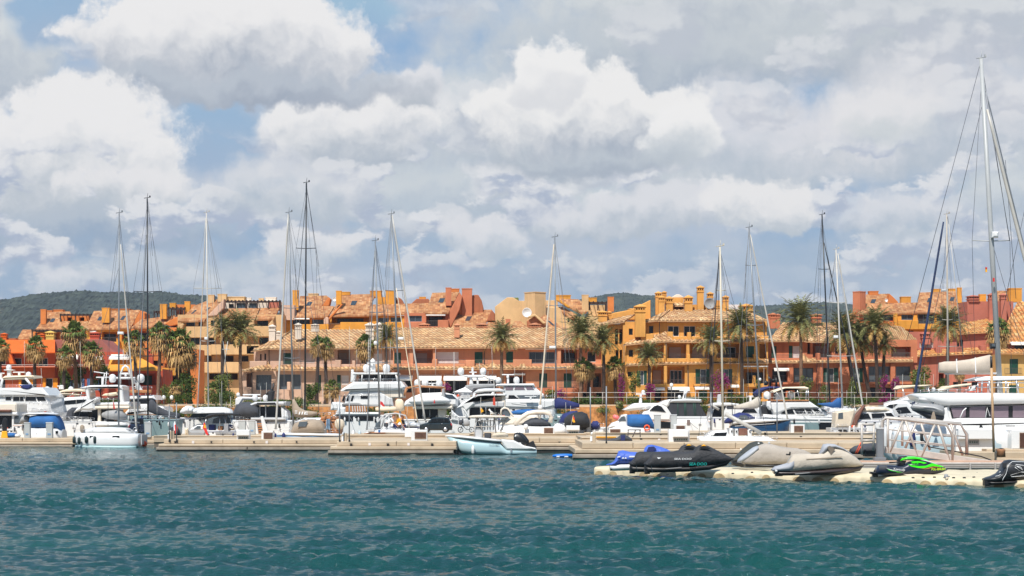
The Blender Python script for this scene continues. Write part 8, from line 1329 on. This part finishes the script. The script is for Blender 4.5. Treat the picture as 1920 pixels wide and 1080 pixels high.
def covered_ski(lb, dx, dy, Y, main):
    g = lambda L_: [(x + dx, a + dy, b_ + dy, w) for x, a, b_, w in L_]
    t = T('jet_ski', lb, JS, 1290 + dx, 885 + dy, Y)
    t.loft('cover', mat('black_cover', S(50, 50, 53), .7, .15, 1.5, .8, 4, bdist=.08), g([(1207, 868, 871, .15), (1211, 866.5, 874, .4), (1217, 860, 878, .5), (1221, 850, 879, .52), (1228, 847.5, 879, .53), (1250, 848, 878.5, .54), (1270, 847.5, 878, .54), (1290, 847, 877, .54), (1300, 845, 876, .53), (1305, 838, 876, .5), (1311, 834.5, 875, .48), (1320, 833.8, 875, .47), (1328, 836, 874, .47), (1338, 841, 872, .47), (1352, 848, 870, .42), (1366, 855, 866, .28), (1375, 860, 862.5, .06)]), n=20, jit=.006)
    t.loft('hull', BLACK, g([(1209, 872, 882, .32), (1214, 873, 886.5, .42), (1240, 874, 886, .44), (1290, 873, 884.5, .44), (1330, 870, 881, .36), (1362, 863, 873, .15), (1373, 860, 862, .04)]), n=14); t.rect('jet_nozzle', BLACK, 1209 + dx, 875 + dy, 1219 + dx, 889 + dy, .5, -.3, .08); t.tubes('ladder', MASTG, [[(1213 + dx, 870 + dy), (1221 + dx, 872 + dy), (1223 + dx, 885 + dy)]], .03, -.4)
    t.slab('cover_hook', YELF, [(1315 + dx, 836.6 + dy), (1320 + dx, 833.2 + dy), (1325 + dx, 836.6 + dy)], .2, -.45, .03); t.slab('cover_opening', BLACK, [(1310 + dx, 841 + dy), (1314 + dx, 837.5 + dy), (1327 + dx, 838 + dy), (1334 + dx, 842.5 + dy), (1322 + dx, 842 + dy)], .04, -.49, .01)
    if main:
        k = PM(Y); text('brand_lettering', 'SEA·DOO', .2, P(1290 + dx, 872 + dy, Y) + Vector((0, -.53, 0)), TEALT, t.o, sx=1.0, shear=.15); text('brand_lettering', 'SEA·DOO', .13, P(1262 + dx, 861.6 + dy, Y) + Vector((0, -.565, 0)), WHITET, t.o, sx=1.5, shear=.15); t.slab('emblem', WHITET, [(1232, 857.5), (1240, 858), (1236, 860.5), (1234, 860.5)], .02, -.56, 0); t.slab('hull_mark', GREYC, [(1247, 878.4), (1278, 875.5), (1278, 876.5), (1250, 879.2)], .02, -.5, 0)
covered_ski('jet ski under a black cover with teal and white lettering, front of two', 0, 0, 92.5, True)
covered_ski('jet ski under a plain black cover, hidden behind the lettered one', -28, -1, 95.5, False)
t = T('jet_ski', 'upright jet ski under a charcoal cover, between the black and the grey covered ones', JS, 1405, 868, 98)
t.loft('cover', mat('charcoal_ski_cover', S(58, 62, 60), .8, .2, 1.5, .9, 4, bdist=.1), [(1374, 862, 866, .3), (1384, 850, 866, .45), (1394, 840, 866, .5), (1406, 830.5, 866, .5), (1418, 827, 865, .48), (1428, 828, 864, .45), (1436, 834, 863, .4), (1446, 846, 862, .3)], jit=.02, n=16); t.loft('hull', BLACK, [(1372, 862, 872, .3), (1390, 862, 876, .42), (1430, 862, 875, .4), (1448, 858, 868, .15)]); t.slabs('edge_mark', WHITET, [[(1421, 832), (1424, 832), (1424, 829.8), (1421, 829.8)], [(1388, 842.8), (1391, 842.4), (1390, 840.2), (1387.5, 841)]], .03, -.5, 0)
t = T('jet_ski', 'large jet ski under a taupe grey cover with silvery nose, behind the tan covered one', JS, 1445, 872, 95.5)
t.loft('cover', mat('taupe_cover', S(166, 157, 147), .85, .12, 1.2, .7, 3.0, bdist=.08), [(1392, 858, 870, .4), (1400, 849, 872, .5), (1412, 840.5, 873, .54), (1424, 834.5, 873, .55), (1434, 831, 873, .55), (1446, 832.5, 872.5, .55), (1460, 836, 872, .55), (1478, 839, 871.5, .54), (1495, 840.5, 871, .52), (1508, 844, 870, .45), (1520, 850, 868, .3), (1528, 855, 864, .1)], jit=.01, ex=3.0, n=18); t.loft('nose_panel', mat('silver_panel', S(168, 172, 178), .55), [(1383, 862, 867, .2), (1388, 857, 867.5, .4), (1400, 847.5, 862, .51), (1412, 839, 852, .53), (1420, 835.5, 843, .5)], -.03, n=14); t.loft('hull', BLACK, [(1396, 868, 876, .4), (1450, 870, 877, .44), (1515, 866, 873, .3)]); t.dome(1442, 830.5, 2.2, -.1, 'cap', GREYW)
t = T('jet_ski', 'jet ski under a wrinkled tan cover with a grey peak, centre of the cream dock', JS, 1535, 885, 91)
t.loft('cover', mat('tan_ski_cover', S(186, 175, 160), .85, .12, 1.2, .7, 3.2, bdist=.08), [(1476, 868, 882, .42), (1480, 859, 885, .5), (1486, 851.5, 885, .54), (1500, 850.5, 883.5, .56), (1516, 850.8, 882, .57), (1534, 851, 880.5, .57), (1543, 848, 880, .55), (1550, 842, 879, .53), (1562, 838, 878, .52), (1576, 841, 877.5, .5), (1590, 848, 876.5, .46), (1603, 857, 875.5, .36), (1613, 866, 874, .2), (1619, 871, 873, .04)], jit=.008, n=20, ex=3.0)
gp = mat('grey_cover_peak', S(160, 162, 168), .7, .1, 1.5, .3, 6); t.loft('cover_peak', gp, [(1536, 850, 852, .2), (1541, 840, 852, .42), (1544, 832.5, 850, .46), (1552, 831.5, 842, .45), (1564, 832.5, 840.5, .42), (1580, 839.5, 844, .34), (1600, 853, 856, .18), (1616, 868, 870, .04)], -.02, n=14); t.loft('stern_cover', gp, [(1447, 879, 883, .3), (1453, 874.5, 884, .45), (1466, 871, 884, .5), (1476, 868, 884, .53), (1486, 853, 884, .53)], -.03, n=14); t.loft('hull', mat('dark_brown_hull', S(52, 40, 38), .35, coat=.4), [(1450, 880, 888, .3), (1460, 882, 892, .42), (1490, 882, 891.5, .46), (1540, 879, 890.5, .46), (1585, 875, 888.5, .36), (1612, 872, 883, .15), (1620, 870.5, 873, .03)])
t.rect('jet_nozzle', BLACK, 1455, 880, 1468, 893, .5, -.32, .08); t.dome(1455.5, 882.5, 2.6, -.42, 'nozzle_eye', WHITE); t.dome(1504, 861.5, 2.6, -.48, 'vent', BLACK); t.slabs('strap', TANC, [[(1512, 860.5), (1578, 856), (1580, 857), (1545, 860.5), (1512, 862)]], .03, -.575, 0); t.slab('fold_shadow_patch', mat('fold_shadow', S(120, 108, 96), .9), [(1551, 838), (1556, 836), (1566, 842), (1558, 853)], .03, -.535, .0); t.tubes('handle', BLACK, [[(1474, 852), (1482, 852.5)], [(1481, 852), (1481.5, 847)]], .04, -.2); t.slab('hull_plate', GREYC, [(1490, 888), (1516, 885.6), (1521, 886.5), (1492, 889.4)], .02, -.49, 0)  # dark slab on the cover paints a fold's shadow
t = T('jet_ski', 'small stand up jet ski in navy and lime green, uncovered on the cream dock', JS, 1705, 890, 89)
t.loft('hull', DKBLUE, [(1640, 882, 888, .3), (1646, 873, 890, .36), (1652, 871.3, 890.5, .38), (1664, 871.8, 891, .4), (1680, 872.5, 891.4, .41), (1692, 872.5, 891.5, .42), (1702, 866, 891.5, .42), (1716, 862, 891.3, .42), (1730, 862.5, 890.6, .42), (1744, 866, 889.8, .4), (1757, 871, 888.2, .34), (1767, 874.5, 885.5, .22), (1776, 879, 881.5, .05)], n=18, ex=3.2); t.loft('tray_mat', CHARC, [(1640, 883, 885, .2), (1647, 872.2, 884, .37), (1660, 870.9, 884, .41), (1662, 876, 884, .42)], 0, n=14, ex=4); t.rect('jet_nozzle', BLACK, 1634, 885, 1655, 889, .6, -.32, .06); t.rect('ride_plate', BLACK, 1637, 888, 1647, 894, .4, -.25, .05)
t.loft('hood', GREENB, [(1684, 864.5, 866, .1), (1690, 858.5, 864, .26), (1700, 856, 862, .3), (1714, 855.8, 862, .31), (1726, 858, 863.5, .3), (1736, 861.5, 865, .26), (1742, 864, 866, .14)], 0, n=14); t.loft('handle_pole_pad', BLACK, [(1682, 862, 866, .1), (1686, 856, 867, .2), (1694, 854.6, 860, .22), (1700, 855, 859, .18)], .02); t.tubes('handlebar', BLACK, [[(1667, 867.4), (1682, 866.5), (1688, 864)]], .035, -.3); t.slab('steering_column', BLACK, [(1682, 874), (1686, 865), (1700, 864), (1696, 873)], .4, -.2, .05)
t.slab('green_flash', GREENB, [(1702, 870), (1712, 872.5), (1724, 874), (1736, 873.4), (1745, 869.6), (1748, 868.6), (1754, 870.4), (1764, 873), (1771, 876), (1750, 874), (1742, 875.6), (1732, 878), (1722, 877.6), (1708, 874.5)], .03, -.43, .005); t.slab('green_flash', GREENB, [(1707, 865.2), (1722, 864.4), (1734, 866.6), (1738, 868.3), (1732, 869.8), (1726, 867.8), (1712, 868.4)], .03, -.43, .005); t.slab('gold_line', TEAK, [(1724, 878), (1736, 878.6), (1744, 876.4), (1752, 874.8), (1770, 876.4), (1752, 876), (1744, 878), (1736, 879.6)], .02, -.435, 0); t.slab('white_flash', WHITE, [(1726, 862), (1735, 862.6), (1748, 866.4), (1757, 870.6), (1744, 866.6), (1734, 864)], .03, -.41, .005); t.slab('lime_sweep', GREENB, [(1661, 877.6), (1670, 880), (1682, 883.6), (1694, 885.6), (1683, 885.4), (1668, 882)], .02, -.43, 0); t.slab('white_sweep', WHITE, [(1660.5, 877.4), (1672, 880.4), (1690, 884), (1694.5, 884.6), (1696, 880), (1693, 885.2), (1680, 883.6), (1668, 880.6)], .02, -.44, 0); t.slab('lower_graphic', CREAM, [(1693, 888.6), (1700, 889.4), (1716, 888.6), (1732, 889.2), (1722, 891), (1700, 891)], .02, -.43, 0)
text('brand_lettering', 'Kawasaki', .155, P(1671.5, 880.5, 89) + Vector((0, -.475, 0)), WHITET, t.o, rot=(R(90), R(5), 0), sx=.92); text('model_lettering', 'SX-R', .10, P(1704.5, 870.6, 89) + Vector((0, -.455, 0)), GREENB, t.o, sx=1.6, shear=.2); text('registration', 'POL-000LBN', .15, P(1742, 881.4, 89) + Vector((0, -.47, 0)), YELT, t.o, rot=(R(90), R(-2), R(0)), sx=.80, shear=.1)
t = T('jet_ski', 'jet ski under a glossy black cover with white line drawing, at the right edge', JS, 1915, 903, 84.6)
t.loft('cover', mat('glossy_black_cover', (.022, .022, .024), .35, .2, 1.5, .25, 9), [(1843, 897, 901, .2), (1850, 894.5, 903, .42), (1860, 891.5, 904, .5), (1870, 886.5, 904, .54), (1876, 879, 903.5, .55), (1879, 868, 903, .54), (1884, 863, 902.5, .54), (1892, 861.5, 902, .54), (1920, 864.5, 901, .55), (1950, 867, 900, .55), (1975, 878, 898, .45), (1995, 890, 895, .15)], n=20, jit=.008); t.loft('hull', BLACK, [(1847, 900, 907, .3), (1856, 901, 909, .42), (1900, 900, 907, .46), (1960, 898, 903, .4), (1990, 894, 898, .1)]); t.rect('jet_nozzle', BLACK, 1847, 899, 1858, 911, .5, -.3, .06)
t.tubes('white_piping', WHITET, [[(1879.5, 901), (1881, 897), (1886, 889), (1889, 880), (1892, 870), (1898, 865.5), (1925, 866)]], .012, -.56); t.tubes('line_drawing', WHITET, [[(1903, 878), (1905, 871), (1922, 873)], [(1903, 876), (1915, 885), (1895, 891), (1897, 894), (1922, 892)], [(1906, 874), (1917, 881), (1914, 876), (1906, 874)], [(1915, 885), (1924, 886)]], .012, -.57); t.tubes('scribble', WHITET, [[(1866, 893), (1872, 892), (1876, 889.5), (1878, 892), (1875, 893)], [(1873, 886), (1876, 884)]], .012, -.545); t.rect('peak_opening', DARKC, 1880, 868, 1887, 877, .05, -.55, .01)
t = T('mooring_buoy', 'small grey and cream float lying on the dock beside the green jet ski', 'buoy', 1774, 898, 85.2); t.dome(1774, 893, 4.2, 0, 'top', GREYC); t.dome(1775, 896.5, 3.4, -.05, 'base', CREAMC); t.tubes('line', ROPE, [[(1768, 896), (1781, 893)]], .02, -.1)
t = T('bollard', 'rusty bollard with a coiled black hose on the right hand quay', 'bollard', 1878, 857, 110.5)
c = P(1877, 857, 110.5); t._b(MB().lathe(c, [(.26, 0), (.24, .35), (.26, .42), (.2, .46)], 14), 'post', mat('rusty_tan', S(150, 104, 70), .8, .25, 3), None); t.tubes('hose', BLACK, [[(1877 + 5.5 * math.cos(a_), 844 + 2.4 * math.sin(a_)) for a_ in np.linspace(0, 6.28, 15)]], .05, 0); t.slab('side_plate', BLACK, [(1880, 857), (1880, 843), (1884, 842), (1884, 857)], .3, -.1, .02)

# ------------------------------------------------------------------ bicycle, gull, people
t = T('bicycle', 'dark electric bicycle with a grey child seat cover parked on the upper quay', 'bicycle', 874, 811, 170.5)
for cx in (863.5, 884.5): t.tubes('wheel', TYRE, [[(cx + 4.6 * math.cos(a_), 805.8 + 4.8 * math.sin(a_)) for a_ in np.linspace(0, 6.2832, 19)]], .035, 0)
t.tubes('frame', BLACK, [[(863.5, 805.8), (867, 797), (879, 797), (874, 805), (867, 797)], [(874, 805), (884.5, 805.8), (879, 797)], [(867, 797), (866, 791), (862.5, 790)]], .035, 0); t.tubes('spokes', STEEL, [[(cx + 4.4 * math.cos(a_), 805.8 + 4.4 * math.sin(a_)), (cx - 4.4 * math.cos(a_), 805.8 - 4.4 * math.sin(a_))] for cx in (863.5, 884.5) for a_ in (0, .8, 1.6, 2.4)], .008, 0); t.loft('seat_cover', GREYC, [(869, 791, 797, .15), (872, 787, 799, .25), (877, 786, 799, .25), (881, 790, 797, .12)]); t.loft('basket', CHARC, [(860, 789, 795, .1), (862.5, 787, 797, .2), (866, 787, 797, .2), (867, 790, 795, .1)])
t = T('seagull', 'white gull with grey wings standing on the T top of the fishing boat', 'gull', 921, 778, 146.2)
t.loft('body', WHITE, [(916.2, 767.6, 769.4, .05), (917.2, 766.2, 770.4, .09), (918.6, 766.6, 771.6, .09), (919.6, 769, 774.6, .12), (921.6, 770.6, 776.6, .15), (924, 772.4, 776.8, .13), (926.4, 774.8, 776.6, .05), (927.6, 775.8, 776.6, .02)], n=12, ex=2); t.loft('wing', mat('gull_grey', S(168, 160, 150), .7), [(919.6, 770.6, 773.6, .13), (922.4, 771.8, 775.2, .17), (926, 774.4, 776.2, .1), (928.6, 775.8, 776.6, .02)], 0, n=10, ex=2); t.slab('beak', YELF, [(914.6, 768.8), (916.4, 768), (916.4, 769.2)], .04, -.02, 0); t.tubes('leg', YELF, [[(920.6, 776.4), (920.6, 779.4)], [(922.2, 776.4), (922.2, 779.4)]], .012, 0)
def person(lb, x, y, Y, shirt, trouser, hair, lean=.1, arms=((.2, -.3), (.35, -.15)), z0=0.0):
    """standing or bending figure: one skinned body, clothes grown over it"""
    o = thing('person', lb, 'person', P(x, y, Y), None)
    J = {'hip': (0, 0, .92), 'waist': (lean * .3, 0, 1.1), 'chest': (lean, 0, 1.34), 'neck': (lean * 1.35, 0, 1.5), 'head': (lean * 1.6, -.02, 1.62), 'crown': (lean * 1.7, 0, 1.74)}
    for s_ in (-1, 1):
        k = 'l' if s_ < 0 else 'r'; ax, az = arms[0 if s_ < 0 else 1]
        J.update({k + 'hipj': (0, s_ * .1, .88), k + 'knee': (.05, s_ * .12, .48), k + 'ank': (-.02, s_ * .12, .09), k + 'toe': (.14, s_ * .13, .03), k + 'sho': (lean * 1.05, s_ * .19, 1.42), k + 'elb': (lean + ax * .6, s_ * .24, 1.42 + az * .6 - .12), k + 'wri': (lean + ax * 1.5, s_ * .2, 1.42 + az * 1.4 - .16), k + 'han': (lean + ax * 1.8, s_ * .2, 1.42 + az * 1.7 - .16)})
    E = [('hip', 'waist'), ('waist', 'chest'), ('chest', 'neck'), ('neck', 'head'), ('head', 'crown')] + [(a_, b_) for k in 'lr' for a_, b_ in (('hip', k + 'hipj'), (k + 'hipj', k + 'knee'), (k + 'knee', k + 'ank'), (k + 'ank', k + 'toe'), ('chest', k + 'sho'), (k + 'sho', k + 'elb'), (k + 'elb', k + 'wri'), (k + 'wri', k + 'han'))]
    Rd = dict(hip=.15, waist=.13, chest=.15, neck=.055, head=.095, crown=.07, hipj=.1, knee=.065, ank=.045, toe=.04, sho=.07, elb=.045, wri=.032, han=.038)
    def grow(nm, keep, gain, m):
        names = [n for n in J if keep(n)]; ix = {n: i for i, n in enumerate(names)}; me = bpy.data.meshes.new(nm)
        me.from_pydata([J[n] for n in names], [(ix[a_], ix[b_]) for a_, b_ in E if a_ in ix and b_ in ix], []); ob = bpy.data.objects.new(nm, me); C.objects.link(ob); ob.modifiers.new('skin', 'SKIN')
        for n in names: r = Rd[n[1:] if n[0] in 'lr' and n[1:] in Rd else n] * gain; me.skin_vertices[0].data[ix[n]].radius = (r, r)
        me.skin_vertices[0].data[ix[names[0]]].use_root = True; sd = ob.modifiers.new('sub', 'SUBSURF'); sd.levels = sd.render_levels = 1; me.materials.append(m); ob.parent = o; ORG[ob.name] = ORG[o.name]
        for p_ in me.polygons: p_.use_smooth = True
    grow('body', lambda n: True, 1, SKIN); grow('shirt', lambda n: n in ('waist', 'chest', 'lsho', 'rsho', 'lelb', 'relb', 'hip'), 1.16, shirt); grow('trousers', lambda n: n in ('hip', 'lhipj', 'rhipj', 'lknee', 'rknee', 'lank', 'rank'), 1.18, trouser)
    h = Vector(J['head']); w = ORG[o.name]; MB().lathe(w + h + Vector((-.01, .01, .02)), [(.105, .0), (.112, .05), (.09, .11), (.04, .14)], 12).build('hair', hair, o); MB().lathe(w + h + Vector((.09, -.01, -.02)), [(.006, -.02), (.018, 0), (.004, .04)], 6).build('nose', SKIN, o)
person('person in a yellow shirt bending over the cockpit of the cruising sloop', 741, 816, 167.6, YELF, NAVYC, BROWN, .38, ((.3, -.45), (.28, -.4)))
person('person in white leaning over the deck of the cruising sloop', 724, 815, 167.2, WHITEF, CHARC, BROWN, .45, ((.35, -.35), (.4, -.3)))
person('bare armed person in dark clothes standing behind the yellow shirt', 757, 818, 167.9, BLACK, NAVYC, BROWN, -.05, ((-.25, .05), (-.2, -.3)))
# ------------------------------------------------------------------ air between the camera and the hills
hz = MB().box((-2600, -30, -3.5), (2600, 2900, 150)).build('haze', MAT_HAZE := bpy.data.materials.new('haze')); MAT_HAZE.use_nodes = True; _t = NT(MAT_HAZE.node_tree); _t.t.nodes.clear()
_v = _t.n('ShaderNodeVolumePrincipled'); _v.inputs['Color'].default_value = (.80, .88, 1, 1); _v.inputs['Density'].default_value = .00009; _v.inputs['Anisotropy'].default_value = .2
_t.t.links.new(_v.outputs[0], _t.n('ShaderNodeOutputMaterial').inputs['Volume']); tag(hz, None, None, None, 'stuff')
